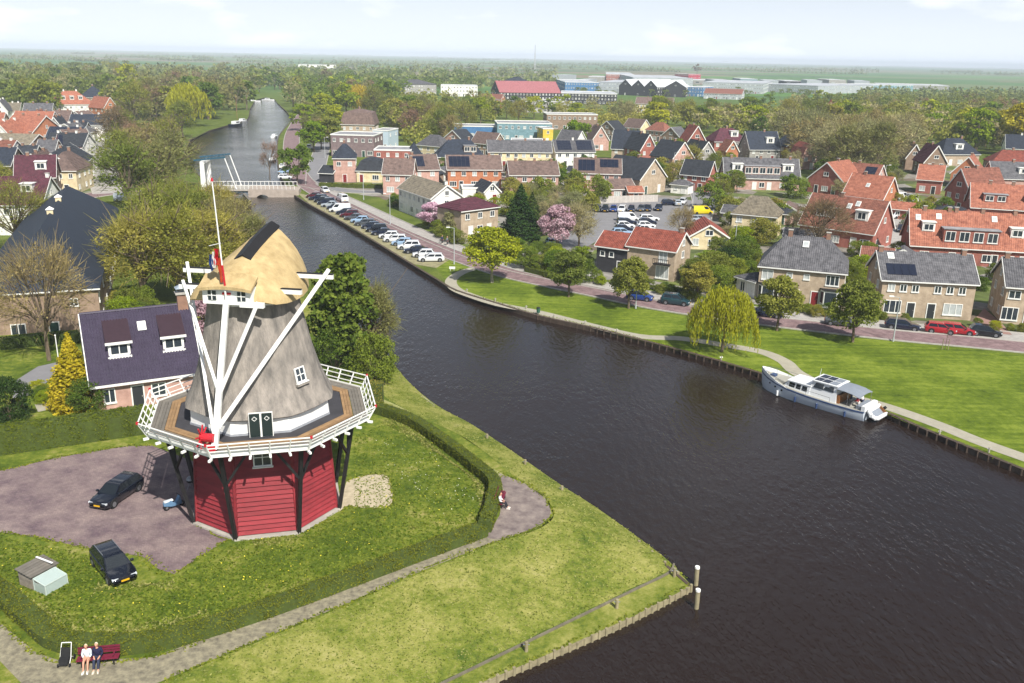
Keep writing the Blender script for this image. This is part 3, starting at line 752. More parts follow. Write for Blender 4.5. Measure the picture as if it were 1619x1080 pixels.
# ================================================================== buildings
WALL = {k: mat('wall_' + k, c, 0.9, 0.16, 0.9, 0.25, 7, rand=0.06, col2=c2) for k, c, c2 in (
    ('tan', '#a08d78', '#b3a28c'), ('brown', '#85705f', '#96816f'), ('red', '#8d5448', '#a0665a'), ('orange', '#a8694a', '#b87c5c'), ('white', '#dcdad3', '#e8e6e0'),
    ('cream', '#cbb991', '#d8c9a6'), ('pink', '#ab8579', '#bd9a8e'), ('grey', '#8c8984', '#a09d97'), ('dark', '#2a2a2d', '#35353a'), ('blue', '#3f6c9a', '#4f7ca8'),
    ('teal', '#5f8088', '#7895a0'), ('yellow', '#c9ab33', '#d6ba50'), ('purple', '#6f5f62', '#80706f'))}
ROOF = {k: roof_mat('roof_' + k, c, c2) for k, c, c2 in (
    ('grey', '#47474b', '#5f5e61'), ('dark', '#23272e', '#31353c'), ('navy', '#1f2632', '#2b3341'), ('brown', '#5d4c47', '#736058'), ('orange', '#8b5140', '#9f6650'),
    ('red', '#733629', '#8a493a'), ('maroon', '#47202b', '#572b37'), ('tan', '#6c6456', '#837a68'), ('rust', '#74473a', '#895848'))}
M_FLAT = mat('flat_roof_felt', '#77787b', 0.9, 0.2, 0.5, col2='#929295')
M_PALEROOF = mat('pale_sheet_roof', '#9da1a7', .7, .2, .08, col2='#b9bcc0')
M_SOLAR = mat('solar_glass', (0.012, 0.016, 0.032), 0.18, 0.0, spec=0.5)
M_CHIM = mat('chimney_brick', '#8a6b5a', 0.9, 0.2, 2)
M_DOOR = {c: mat('door_' + c, h, 0.5, 0.08) for c, h in (('dark', '#2d3033'), ('green', '#24433a'), ('red', '#7a2428'), ('white', '#dcdcd8'), ('blue', '#2c4a86'))}
M_FRAME = mat('window_frame_white', '#e2e2dd', 0.5, 0.05, 2)
M_BLIND = mat('window_pale_blind', '#aeb3b2', 0.25, 0.2, 1.5, spec=0.6)
_win = {}
def window_mesh(w, h, n, bars=True):
    k = (round(w, 1), round(h, 1), n)
    if k not in _win:
        w, h = k[0], k[1]; t = .1
        f = MB()
        f.box(-w / 2 - .05, w / 2 + .05, -.12, .04, -h / 2 - .09, -h / 2 + t); f.box(-w / 2, w / 2, -.08, .04, h / 2 - t, h / 2)
        f.box(-w / 2, -w / 2 + t, -.08, .04, -h / 2 + t, h / 2 - t); f.box(w / 2 - t, w / 2, -.08, .04, -h / 2 + t, h / 2 - t)
        for i in range(1, n): x = -w / 2 + w * i / n; f.box(x - .045, x + .045, -.07, .04, -h / 2 + t, h / 2 - t)
        g_ = MB().box(-w / 2 + t, w / 2 - t, -.02, .03, -h / 2 + t, h / 2 - t)
        _win[k] = (f.mesh('window', M_FRAME), g_.mesh('pane', M_GLASS))
    return _win[k]
def window(root, x, y, z, w, h, rz=0.0, n=None, blind=False):
    n = n or (1 if w < 1.0 else 2 if w < 1.9 else 3)
    f, g_ = window_mesh(w, h, n)
    o = ob('window', f, root, (x, y, z), rz)
    ob('pane', g_, o, m=M_BLIND if blind else None)
    return o
_door = {}
def door(root, x, y, w=1.0, h=2.15, rz=0.0, c='dark'):
    if w not in _door:
        f = MB(); f.box(-w / 2 - .12, -w / 2, -.08, .03, 0, h + .12); f.box(w / 2, w / 2 + .12, -.08, .03, 0, h + .12); f.box(-w / 2, w / 2, -.08, .03, h, h + .12)
        l_ = MB().box(-w / 2, w / 2, -.04, .02, 0.05, h)
        hd = MB().box(w / 2 - .16, w / 2 - .1, -.1, -.04, 1.0, 1.12)
        _door[w] = (f.mesh('door', M_FRAME), l_.mesh('door_leaf', M_DOOR['dark']), hd.mesh('handle', MATS['kerb_stone']))
    f, l_, hd = _door[w]
    o = ob('door', f, root, (x, y, 0), rz)
    ob('door_leaf', l_, o, m=M_DOOR[c]); ob('handle', hd, o)
    return o
FOOT = []           # footprints, so that trees keep clear of houses
def house(label, A, B, depth, eave, ridge, roof='gable', wall='tan', roofm='grey', name='house', cat=None, z=G, front=None, left=True, right=True, chim=(.12,), solar=(), sky=(), dorm=(), doors=None,
          over=0.35, hipin=None, trim=True, blind=.35, wm=None, gwin=True, group=None, storeys=None, doorc=None):
    a, b = P(*A, z), P(*B, z)
    d = b - a; L = d.length; rz = math.atan2(d.y, d.x)
    D = depth
    root = empty(name, a, rz, label, cat or 'house', group)
    FOOT.append((a + d / 2 + Vector((-d.y, d.x, 0)).normalized() * D / 2, math.hypot(L, D) / 2))
    rng = random.Random(hash((round(A[0]), round(A[1]), round(L * 10))) % 9999)
    W = WALL[wall] if isinstance(wall, str) else wall
    if wall == 'white' and cat in ('warehouse', 'factory', 'works'): W = mat('pale_cladding', '#a4a9ae', .7, .12, .3); wm = W
    RM = ROOF[roofm] if isinstance(roofm, str) else roofm
    o = over; th = .16; E_ = eave; Rg = ridge; hp = hipin if hipin is not None else D / 2 * .8
    wb = MB().box(0, L, 0, D, -.3, E_)
    H = lambda y: 0
    if roof in ('gable', 'catslide'):
        sl = (Rg - E_) / (D / 2)
        for x0 in (0, L):
            wb.add([(x0, 0, E_), (x0, D, E_), (x0, D / 2, Rg - .02)], [(0, 1, 2) if x0 else (2, 1, 0)])
        zt = lambda y: E_ + th + .02 + sl * (y if y <= D / 2 else D - y)
        polys = [[(-o, -o, zt(-o)), (L + o, -o, zt(-o)), (L + o, D / 2, zt(D / 2)), (-o, D / 2, zt(D / 2))], [(-o, D / 2, zt(D / 2)), (L + o, D / 2, zt(D / 2)), (L + o, D + o, zt(D + o)), (-o, D + o, zt(D + o))]]
        zs = lambda x, y: zt(y); run = D / 2
    elif roof == 'gabley':
        sl = (Rg - E_) / (L / 2)
        for y0 in (0, D):
            wb.add([(0, y0, E_), (L, y0, E_), (L / 2, y0, Rg - .02)], [(0, 1, 2) if not y0 else (2, 1, 0)])
        zt = lambda x: E_ + th + .02 + sl * (x if x <= L / 2 else L - x)
        polys = [[(-o, D + o, zt(-o)), (-o, -o, zt(-o)), (L / 2, -o, zt(L / 2)), (L / 2, D + o, zt(L / 2))], [(L / 2, D + o, zt(L / 2)), (L / 2, -o, zt(L / 2)), (L + o, -o, zt(L + o)), (L + o, D + o, zt(L + o))]]
        zs = lambda x, y: zt(x); run = L / 2
    elif roof == 'gambrel':
        zk, xk = E_ + (Rg - E_) * .62, L * .16
        for y0 in (0, D):
            wb.add([(0, y0, E_), (L, y0, E_), (L - xk, y0, zk), (L / 2, y0, Rg), (xk, y0, zk)], [(0, 1, 2, 3, 4) if not y0 else (4, 3, 2, 1, 0)])
        xs = [(-o * .5, E_ - .2), (xk, zk + th), (L / 2, Rg + th), (L - xk, zk + th), (L + o * .5, E_ - .2)]
        polys = [[(p[0], D + o, p[1]), (p[0], -o, p[1]), (q[0], -o, q[1]), (q[0], D + o, q[1])] for p, q in zip(xs, xs[1:])]
        zs = lambda x, y: zk; run = L / 2; sl = 1
    elif roof == 'hip':
        if L >= D:
            sl = (Rg - E_) / (D / 2 + o); q = [(-o, -o, E_ + th), (L + o, -o, E_ + th), (L + o, D + o, E_ + th), (-o, D + o, E_ + th)]
            r0, r1 = (hp, D / 2, Rg), (L - hp, D / 2, Rg)
            polys = [[q[0], q[1], r1, r0], [q[1], q[2], r1], [q[2], q[3], r0, r1], [q[3], q[0], r0]]
            zs = lambda x, y: E_ + th + sl * (y + o); run = D / 2
        else:
            sl = (Rg - E_) / (L / 2); q = [(-o, -o, E_ + th), (L + o, -o, E_ + th), (L + o, D + o, E_ + th), (-o, D + o, E_ + th)]; hp2 = min(hp, L / 2)
            r0, r1 = (L / 2, hp2, Rg), (L / 2, D - hp2, Rg)
            polys = [[q[0], q[1], r0], [q[1], q[2], r1, r0], [q[2], q[3], r1], [q[3], q[0], r0, r1]]
            zs = lambda x, y: E_ + th + (Rg - E_) * (y + o) / (hp2 + o); run = hp2
    elif roof == 'mansard':
        i1, zk = 1.1, E_ + (Rg - E_) * .8; ii = min(D, L) * .42
        q = [(-o, -o), (L + o, -o), (L + o, D + o), (-o, D + o)]; k_ = [(i1, i1), (L - i1, i1), (L - i1, D - i1), (i1, D - i1)]; t_ = [(ii, ii), (L - ii, ii), (L - ii, D - ii), (ii, D - ii)]
        polys = []
        for i in range(4):
            j = (i + 1) % 4
            polys.append([(*q[i], E_ + .1), (*q[j], E_ + .1), (*k_[j], zk), (*k_[i], zk)]); polys.append([(*k_[i], zk), (*k_[j], zk), (*t_[j], Rg), (*t_[i], Rg)])
        polys.append([(*t_[i], Rg) for i in range(4)])
        zs = lambda x, y: E_ + .1 + (zk - E_) * (y + o) / (i1 + o); run = i1
    else:
        polys = None
    if polys:
        rf = MB().slab(polys, th).build('roof', RM, root)
    else:
        rf = MB().box(.25, L - .25, .25, D - .25, E_, E_ + .06).build('roof', M_PALEROOF if cat in ('warehouse', 'factory', 'hall', 'depot', 'showroom') else M_FLAT if roofm == 'grey' else RM, root)
        pp = MB(); 
        for x0, x1, y0, y1 in ((-.12, L + .12, -.12, .25), (-.12, L + .12, D - .25, D + .12), (-.12, .25, .25, D - .25), (L - .25, L + .12, .25, D - .25)): pp.box(x0, x1, y0, y1, E_ - .1, E_ + .3)
        pp.build('parapet', M_FRAME if wm is None else wm, root)
    wb.build('wall', W, root)
    if polys and trim:
        if roof in ('gable', 'hip', 'catslide', 'mansard'):
            ze = (zs(0, -o) if roof == 'gable' else E_ + .1) - .1
            MB().box(-o + .02, L + o - .02, -o - .1, -o + .03, ze - .13, ze + .03).build('gutter', M_FRAME, root)
        if roof == 'gable':
            for x0 in (-o, L + o):
                s_ = -1 if x0 < 0 else 1; bb = MB()
                for y0, y1 in ((-o, D / 2), (D + o, D / 2)):
                    bb.beam((x0 + s_ * .03, y0, zs(0, y0) - .14), (x0 + s_ * .03, y1, zs(0, y1) - .14), .06, .28, up=(0, 0, 1))
                bb.build('bargeboard', M_FRAME, root)
        if roof == 'gabley':
            bb = MB()
            for x0, x1 in ((-o, L / 2), (L + o, L / 2)): bb.beam((x0, -o - .03, zs(x0, 0) - .14), (x1, -o - .03, zs(x1, 0) - .14), .06, .28)
            bb.build('bargeboard', M_FRAME, root)
    # chimneys on the ridge
    if roof != 'flat':
        for c in chim:
            if roof in ('gabley', 'gambrel'): cx, cy = L / 2, D * c
            elif roof == 'hip' and L < D: cx, cy = L / 2, min(max(D * c, hp), D - hp)
            else: cx, cy = L * c, D / 2
            if roof == 'hip' and L >= D: cx = min(max(cx, hp), L - hp)
            cm = MB().box(cx - .32, cx + .32, cy - .3, cy + .3, Rg - .6, Rg + .75).build('chimney', M_CHIM if wall != 'white' else WALL['white'], rf)
            MB().box(cx - .38, cx + .38, cy - .36, cy + .36, Rg + .75, Rg + .85).build('chimney_cap', M_KERB, cm)
    # windows of the front, storey by storey
    ns = storeys or (1 if E_ < 4.4 else 2 if E_ < 7.6 else 3)
    sh = E_ / ns if ns > 1 else min(E_, 2.9)
    if doors is None: doors = [rng.uniform(.3, .7)] if L < 9 else [.25, .75] if L < 22 else [.1, .35, .62, .88]
    if front is None:
        front = []
        for s in range(ns):
            n_ = max(1, int(L / (2.5 if s else 2.9)))
            for i in range(n_):
                u = (i + .5) / n_
                if s == 0 and any(abs(u - q) * L < 1.7 for q in doors): continue
                ww = (1.9 if s == 0 else 1.25) * rng.choice((.8, 1, 1)); 
                front.append((u, s * sh + (1.45 if s == 0 else sh * .55), min(ww, L / n_ * .8), 1.35 if s == 0 else 1.2))
    for q in doors: door(root, L * q, 0, c=doorc or rng.choice(('dark', 'green', 'white', 'dark', 'red')))
    for u, zc, w, h in front:
        window(root, L * u, 0, zc, w, h, 0, blind=rng.random() < blind)
    if roof in ('gabley', 'gambrel') and gwin and Rg - E_ > 1.8:
        window(root, L / 2, 0, E_ + (Rg - E_) * .32, min(1.5, L * .3), 1.15)
    for side, on in ((0, left), (1, right)):
        if not on: continue
        for s in range(ns):
            for i in range(max(1, int(D / 4.2))):
                v = (i + .5) / max(1, int(D / 4.2)) + rng.uniform(-.05, .05)
                window(root, L * side, D * v, s * sh + (1.5 if s == 0 else sh * .55), 1.1, 1.25, R(-90) if side == 0 else R(90), blind=rng.random() < blind)
        if roof == 'gable' and gwin and Rg - E_ > 2.2:
            window(root, L * side, D / 2, E_ + (Rg - E_) * .35, 1.0, 1.1, R(-90) if side == 0 else R(90))
    # things on the front slope
    if roof in ('gable', 'hip', 'catslide') and (roof != 'hip' or L >= D):
        sl = (Rg - E_) / (D / 2 + (o if roof == 'hip' else 0)); ang = math.atan(sl)
        def on_slope(u, v):      # v: 0 eave .. 1 ridge
            return Vector((L * u, D / 2 * v, zs(L * u, D / 2 * v)))
        for u0, u1, v0, v1 in solar:
            n_ = max(1, round((u1 - u0) * L / 1.05)); mrow = max(1, round((v1 - v0) * D / 2 / math.cos(ang) / 1.7))
            for i in range(n_):
                for j in range(mrow):
                    p = on_slope(u0 + (u1 - u0) * (i + .5) / n_, v0 + (v1 - v0) * (j + .5) / mrow)
                    w2, h2 = (u1 - u0) * L / n_ / 2 - .02, (v1 - v0) * D / 2 / math.cos(ang) / mrow / 2 - .02
                    pm_ = MB().box(-w2, w2, -h2, h2, .02, .09).build('solar_panel', M_SOLAR, rf)
                    pm_.matrix_local = Matrix.Translation(p) @ Matrix.Rotation(ang, 4, 'X')
        for u, v in sky:
            p = on_slope(u, v); s_ = MB().box(-.45, .45, -.6, .6, -.02, .12).build('skylight', M_FRAME, rf); s_.matrix_local = Matrix.Translation(p) @ Matrix.Rotation(ang, 4, 'X')
            MB().box(-.34, .34, -.48, .48, .1, .13).build('pane', M_BLIND, s_)
        for u, w, h, v in dorm:
            p = on_slope(u, v); yb = p.y + h / max(sl, .2) + .2
            dm = MB().box(p.x - w / 2, p.x + w / 2, p.y, min(yb, D / 2 + .5), p.z - .25, p.z + h).build('dormer', WALL['white'] if w < 4 else W, rf)
            MB().box(p.x - w / 2 - .15, p.x + w / 2 + .15, p.y - .2, min(yb, D / 2 + .5), p.z + h + .002, p.z + h + .14).build('dormer_roof', M_FRAME if w < 4 else M_FLAT, rf)
            n_ = max(1, round(w / 2.2))
            for i in range(n_): window(dm, p.x - w / 2 + w * (i + .5) / n_, p.y, p.z + h * .5, min(w / n_ * .85, 1.7), h * .72)
    return root
def bay(root_args):
    pass
# --- along the canal road
house('white rendered long house with grey roof beside the pink blossom tree', (631, 333), (682, 353), 7.5, 5.4, 8.0, 'gable', 'white', 'tan', chim=(.97,), left=False)
house('tan brick house under a low maroon roof by the pavement', (729, 377), (787, 368), 7.5, 5.4, 7.3, 'hip', 'tan', 'maroon', chim=())
h3 = house('tan brick house with rust red roof and balcony bay', (990, 435), (1064, 446), 7.2, 5.2, 7.6, 'gable', 'tan', 'red', chim=(.95,), doors=[], front=[(.76, 4.0, 1.5, 1.9), (.76, 1.4, 2.3, 2.2)], trim=True)
Lh = (P(1064, 446) - P(990, 435)).length
bl = MB().box(Lh * .6, Lh * .93, -1.1, -.06, 2.75, 2.9).build('balcony', M_BLACK, h3)
for i in range(9): MB().box(Lh * (.6 + .33 * i / 8) - .03, Lh * (.6 + .33 * i / 8) + .03, -1.1, -1.05, 2.9, 3.7).build('baluster', M_BLACK, bl)
MB().box(Lh * .6, Lh * .93, -1.11, -1.04, 3.7, 3.77).build('hand_rail', M_BLACK, bl)
house('black boarded annexe with red roof joined to the tan balcony house', (942, 428), (989, 435), 6.5, 4.5, 6.4, 'gable', 'dark', 'red', chim=(), right=False, doors=[.8], front=[(.2, 3.2, .9, .9), (.5, 3.2, .9, .9)])
house('low cottage with blue windows under a brown pediment', (1090, 394), (1149, 396), 9, 2.6, 4.8, 'gabley', 'cream', 'red', chim=(), doors=[.9], front=[(.15, 1.5, 1.2, 1.4), (.55, 1.5, 1.0, 1.2)], doorc='blue')
h5 = house('tan brick double house with steep grey hipped roof and white bay windows', (1196, 474), (1330, 488), 9.5, 5.3, 9.6, 'hip', 'tan', 'grey', chim=(.3, .75), hipin=3.0, doors=[.45, .68], front=[(.1, 4.1, 1.7, 1.6), (.36, 4.3, .9, .9), (.56, 4.3, .9, .9), (.86, 4.1, 1.9, 1.6)], sky=((.5, .7),))
L5 = (P(1330, 488) - P(1196, 474)).length
for u in (.13, .86):
    x = L5 * u; bb = MB(); bb.prism([(x - 1.5, -.05), (x - .95, -1.0), (x + .95, -1.0), (x + 1.5, -.05)], 0.0, 2.7); by = bb.build('bay', M_FRAME, h5)
    MB().prism([(x - 1.65, -.04), (x - 1.0, -1.15), (x + 1.0, -1.15), (x + 1.65, -.04)], 2.705, 2.85).build('bay_roof', M_BLACK, by)
    MB().box(x - .8, x + .8, -1.03, -.98, .75, 2.45).build('pane', M_GLASS, by)
    for s in (-1, 1):
        q = MB().box(-.36, .36, -.03, .03, .75, 2.45).build('pane', M_GLASS, by); q.location = (x + s * 1.225, -.525, 0); q.rotation_euler = (0, 0, s * R(60))
house('glazed grey porch on white posts beside the hipped double house', (1163, 463), (1192, 472), 4.0, 2.6, 3.6, 'hip', 'white', 'grey', name='porch', cat='porch', chim=(), doors=[.75], front=[(.35, 1.4, 1.0, 1.6)])
house('tan brick double house with solar panels and a climbing plant by the door', (1388, 499), (1534, 507), 9, 5.5, 8.6, 'gable', 'tan', 'grey', chim=(.02, .93), solar=((.05, .37, .12, .52),), sky=((.12, .8),), doors=[.34, .56],
      front=[(.1, 4.3, 1.0, 1.05), (.23, 4.3, 1.0, 1.05), (.36, 4.3, 1.0, 1.05), (.6, 4.3, 1.0, 1.05), (.73, 4.3, 1.0, 1.05), (.86, 4.3, 1.0, 1.05), (.14, 1.5, 2.4, 1.9), (.79, 1.5, 2.6, 1.7)], doorc='dark')
house('tan brick house with grey roof across the red paved drive', (1582, 511), (1720, 523), 9, 5.5, 8.6, 'gable', 'tan', 'grey', chim=(.03,), doors=[.3], front=[(.1, 4.3, 1.6, 1.2), (.3, 4.3, 1.2, 1.2), (.08, 1.5, 2.2, 1.9)])
# --- orange roofed terraces behind them
house('long brick terrace with bright orange roof and wide brick dormer', (1437, 414), (1660, 428), 10, 3.4, 9.0, 'gable', 'red', 'orange', name='terrace', chim=(.1, .28, .33, .52, .75), dorm=((.12, 2.2, 1.7, .35), (.42, 9.5, 2.5, .06), (.75, 2.2, 1.7, .3)), doors=[.3, .6, .8], sky=((.05, .75), (.2, .8), (.6, .8)), front=[(.1, 1.5, 1.6, 1.4), (.4, 1.5, 1.8, 1.4), (.55, 1.5, 1.8, 1.4), (.7, 1.5, 1.8, 1.4)])
house('brick house with rust roof and white dormer behind the spreading bare tree', (1262, 380), (1377, 398), 10, 3.6, 9.2, 'gable', 'red', 'rust', chim=(.4,), dorm=((.78, 2.6, 1.9, .3), (.3, 4.2, 1.9, .25)), sky=((.55, .7), (.65, .8)))
house('orange roofed brick house behind the rust roofed house', (1330, 330), (1392, 338), 10, 3.6, 8.4, 'gable', 'orange', 'orange', chim=(.3,), sky=((.5, .5),))
house('orange roofed house with a solar panel on its gable roof', (1276, 303), (1330, 310), 12, 4.0, 8.6, 'gabley', 'red', 'orange', chim=(.5,))
house('small orange roofed brick house next to the solar gable', (1335, 303), (1380, 308), 9, 3.8, 7.8, 'gable', 'pink', 'rust', chim=(.2,), solar=((.5, .9, .3, .8),))
house('brick terrace with long grey roof and brick dormer band', (1145, 299), (1262, 302), 9, 3.5, 8.4, 'gable', 'pink', 'grey', name='terrace', chim=(.1, .5, .9), dorm=((.17, 3.0, 1.9, .3), (.5, 10, 2.3, .12), (.85, 3.0, 1.9, .3)), doors=[.1, .4, .6, .9])
house('small orange roofed house by the street lamp and white van', (1447, 305), (1486, 308), 9, 4.0, 7.6, 'gable', 'red', 'orange', chim=(.5,))
house('brick house with dark maroon gable roof and grey pediment', (1458, 278), (1494, 279), 10, 4.5, 9.8, 'gabley', 'brown', 'maroon', chim=(.5,))
house('tall orange gabled house with white half round gable trim', (1490, 330), (1530, 338), 12, 5.0, 10.5, 'gabley', 'red', 'rust', chim=(.4,))
house('orange gabled house with grey shed roof between terraces', (1500, 296), (1548, 300), 11, 4.4, 9.2, 'gabley', 'orange', 'orange', chim=(.6,))
house('orange roofed terrace with paired white dormers', (1532, 352), (1680, 362), 10, 3.8, 8.6, 'gable', 'red', 'orange', name='terrace', chim=(.2, .45, .7), dorm=((.25, 5.0, 1.7, .2), (.7, 5.0, 1.7, .2)))
house('grey roofed terrace behind the orange roofed one', (1568, 303), (1690, 307), 9, 4.0, 8.2, 'gable', 'pink', 'grey', name='terrace', chim=(.3, .6), dorm=((.4, 3, 1.6, .25),))
house('brick house with wide dark red hipped roof', (1566, 274), (1640, 277), 10, 3.6, 7.6, 'hip', 'brown', 'red', chim=(.5,))
house('white gabled house with dark roof at the wood edge', (1588, 252), (1650, 255), 11, 4.4, 9.2, 'gable', 'white', 'navy', chim=(.4,))
house('blue slate hipped villa with white dormer', (1487, 262), (1546, 262), 11, 4.0, 9.4, 'hip', 'tan', 'navy', chim=(.7,), dorm=((.5, 3, 1.8, .25),))
house('small brick house in front of the maroon gabled one', (1430, 268), (1456, 269), 8, 4.2, 8.6, 'gabley', 'brown', 'brown', chim=(.5,))
# --- villas along the park
house('steep brick gabled villa with white windows', (1086, 246), (1114, 246), 9, 5.5, 11.0, 'gabley', 'red', 'red', name='villa', chim=(.5,))
house('grey gabled villa with dark roof and tall gable', (1101, 272), (1130, 271), 10, 5.2, 9.6, 'gabley', 'grey', 'dark', name='villa', chim=(.5,))
house('brick gabled villa with black side roof by the street', (1062, 275), (1094, 273), 11, 5.0, 9.8, 'gabley', 'pink', 'dark', name='villa', chim=(.4,))
house('brick villa with purple maroon hipped roof and dormer', (1128, 246), (1179, 246), 10, 5.2, 10.0, 'hip', 'red', 'maroon', name='villa', chim=(.5,), dorm=((.65, 3, 2, .3),))
house('small peach rendered gabled house', (1147, 256), (1166, 256), 7, 4.0, 7.5, 'gabley', 'orange', 'orange', chim=())
house('grey gabled villa with navy slate roof', (1184, 256), (1232, 256), 10, 4.6, 10.4, 'gable', 'grey', 'navy', name='villa', chim=(.6,), dorm=((.7, 3, 2, .3),))
house('dark red villa with navy roof behind the white trimmed gable', (1241, 256), (1276, 256), 10, 5.6, 8.6, 'gabley', 'red', 'navy', name='villa', chim=(.5,))
house('white trimmed gambrel gabled house', (1266, 268), (1291, 268), 9, 4.4, 8.6, 'gambrel', 'pink', 'red', chim=())
house('pale gabled villa with dark slope roof behind solar roofs', (936, 238), (962, 238), 10, 4.2, 9.2, 'gabley', 'pink', 'brown', name='villa', chim=(.5,))
house('slate roofed twin gabled villa', (966, 256), (1010, 258), 11, 4.8, 10.6, 'gable', 'tan', 'navy', name='villa', chim=(.5,))
house('blue grey gabled villa with brick ground floor', (1011, 262), (1036, 261), 10, 5.4, 10.4, 'gabley', 'red', 'dark', name='villa', chim=(.5,))
house('tan gabled house with long dark skylit roof', (1010, 309), (1051, 303), 13, 4.2, 9.2, 'gabley', 'tan', 'dark', chim=(.4,))
house('low pink shed with brown roof by the car park fence', (966, 316), (1003, 315), 7, 2.8, 4.8, 'gable', 'pink', 'brown', name='shed', cat='shed', chim=())
house('little orange garden shed by the car park', (994, 318), (1016, 318), 5, 2.3, 3.4, 'gable', 'orange', 'orange', name='shed', cat='shed', chim=(), doors=[.5], front=[])
# --- middle terraces
house('cream brick terrace with long grey roof', (772, 265), (871, 266), 9, 5.2, 8.4, 'gable', 'cream', 'grey', name='terrace', chim=(.2, .6, .9))
house('pale double house with two blocks of solar panels on its roof', (878, 265), (939, 265), 9, 5.2, 8.6, 'gable', 'white', 'grey', name='terrace', chim=(.5,), solar=((.06, .42, .1, .9), (.56, .96, .1, .9)))
house('pink brick terrace with brown roof behind the dark conifer', (806, 309), (882, 309), 9, 5.4, 8.4, 'gable', 'pink', 'brown', name='terrace', chim=(.15, .55, .9))
house('pink brick double house with solar panels facing the car park', (907, 303), (980, 305), 9, 5.2, 8.6, 'gable', 'pink', 'brown', name='terrace', chim=(.45,), solar=((.08, .44, .1, .85), (.55, .95, .35, .9)))
house('orange brick terrace with solar panels and brown roof', (708, 299), (792, 299), 9, 5.4, 8.6, 'gable', 'orange', 'brown', name='terrace', chim=(.5, .8), solar=((.03, .42, .12, .88),))
house('dark hipped brick double villa with white dormer', (692, 270), (766, 270), 10, 4.2, 9.4, 'hip', 'brown', 'navy', chim=(.3, .7), dorm=((.7, 4, 2.0, .2),))
house('brown roofed terrace at the street corner', (606, 308), (652, 309), 9, 5.4, 8.8, 'gable', 'pink', 'brown', name='terrace', chim=(.9,))
house('solar panelled brown roofed terrace beside the white house', (653, 300), (694, 299), 9, 5.4, 8.8, 'gable', 'pink', 'brown', name='terrace', chim=(.1,), solar=((.05, .5, .15, .85),))
house('small white annexe with flat roof', (731, 317), (761, 317), 6, 3.0, 3.3, 'flat', 'white', chim=(), doors=[.8])
house('white pedimented cottage with red door', (766, 322), (790, 321), 8, 3.0, 5.0, 'gabley', 'white', 'dark', chim=(), doorc='red')
house('tall pink brick corner house with dark pyramid roof', (528, 288), (563, 288), 10, 6.6, 10.6, 'hip', 'pink', 'navy', chim=(.3,), hipin=4, doors=[.5])
house('low yellow fronted shop with dark mansard and white dormer', (564, 288), (604, 289), 9, 3.2, 6.6, 'mansard', 'cream', 'dark', name='shop', cat='shop', chim=(), doors=[.2])
house('red brick flat roofed block with white window band', (592, 268), (650, 269), 12, 6.0, 6.3, 'flat', 'red', chim=(), name='building', cat='building')
house('small dark pyramid roofed brick house', (645, 268), (668, 268), 9, 4.2, 8.0, 'hip', 'brown', 'navy', chim=(), hipin=3.2)
house('purple brick flat roofed building behind the corner house', (524, 247), (592, 249), 14, 7.4, 7.7, 'flat', 'purple', chim=(), name='building', cat='building')
house('pale blue cubic modern building', (590, 237), (614, 238), 12, 7.2, 7.5, 'flat', wall=mat('pale_blue_panel', '#b3c4cf', .6, .06), chim=(), name='building', cat='building', front=[(.4, 2, 2.5, 2)], doors=[.8])
house('mansion with steep pale brown mansard roof', (540, 222), (592, 223), 14, 6.5, 12.5, 'mansard', 'tan', 'brown', name='mansion', cat='mansion', chim=(.5,))
house('white garage beside the purple block', (700, 262), (722, 262), 6, 3.0, 3.3, 'flat', 'white', chim=(), name='garage', cat='garage')
house('dark lean-to carport beside the pyramid roofed corner house', (505, 288), (526, 289), 8, 2.6, 4.2, 'gable', 'dark', 'dark', name='carport', cat='carport', chim=(), doors=[], front=[])
house('small white villa among trees beyond the modern block', (610, 196), (627, 196), 9, 5, 9, 'gabley', 'white', 'dark', name='villa', chim=())
# --- school, offices, industry
house('long low school with blue fascia and white window strip', (718, 218), (786, 219), 14, 5.0, 5.4, 'flat', 'blue', chim=(), name='school', cat='school', storeys=1)
house('long teal glazed school wing', (786, 222), (872, 223), 16, 7.2, 7.6, 'flat', 'teal', chim=(), name='school', cat='school', storeys=2)
house('bright yellow school block', (858, 227), (874, 227), 10, 6.0, 6.3, 'flat', 'yellow', chim=(), name='school', cat='school')
house('low pale pink pavilion in front of the teal wing', (808, 237), (858, 238), 9, 3.6, 3.9, 'flat', 'pink', chim=(), name='pavilion', cat='building')
house('long brown brick office with white bands', (864, 205), (944, 206), 14, 7.5, 7.9, 'flat', 'brown', chim=(), name='office', cat='office')
house('big hall with dusty red roof', (790, 163), (886, 164), 40, 8, 16, 'gable', 'dark', roof_mat('roof_dustyred', '#93565a', '#a3686a'), name='hall', cat='hall', chim=(), trim=False)
house('grey flat roofed store in front of the red hall', (830, 178), (900, 179), 30, 7, 7.4, 'flat', 'grey', chim=(), name='store', cat='store')
house('dark blue roofed barn behind the red hall', (809, 146), (845, 146), 30, 8, 15, 'hip', 'dark', 'navy', name='barn', cat='barn', chim=(), trim=False)
house('orange brick house in front of the red hall', (758, 170), (792, 171), 18, 6, 9, 'gable', 'orange', 'rust', chim=(.5,))
house('white low sports hall among the trees', (697, 152), (755, 153), 30, 9, 9.5, 'flat', 'white', chim=(), name='hall', cat='hall')
house('grey stepped hall beyond the treetops', (640, 150), (690, 150), 30, 9, 13, 'hip', 'grey', 'grey', name='hall', cat='hall', chim=(), trim=False)
house('dark long warehouse with white roof edge', (887, 164), (975, 166), 50, 8, 8.5, 'flat', 'dark', chim=(), name='warehouse', cat='warehouse')
house('blue and white factory with blue lower wall', (893, 148), (946, 149), 110, 11, 11.5, 'flat', 'blue', chim=(), name='factory', cat='factory')
house('white box shaped warehouse next to the blue factory', (945, 147), (978, 148), 110, 11, 11.4, 'flat', 'white', chim=(), name='warehouse', cat='warehouse')
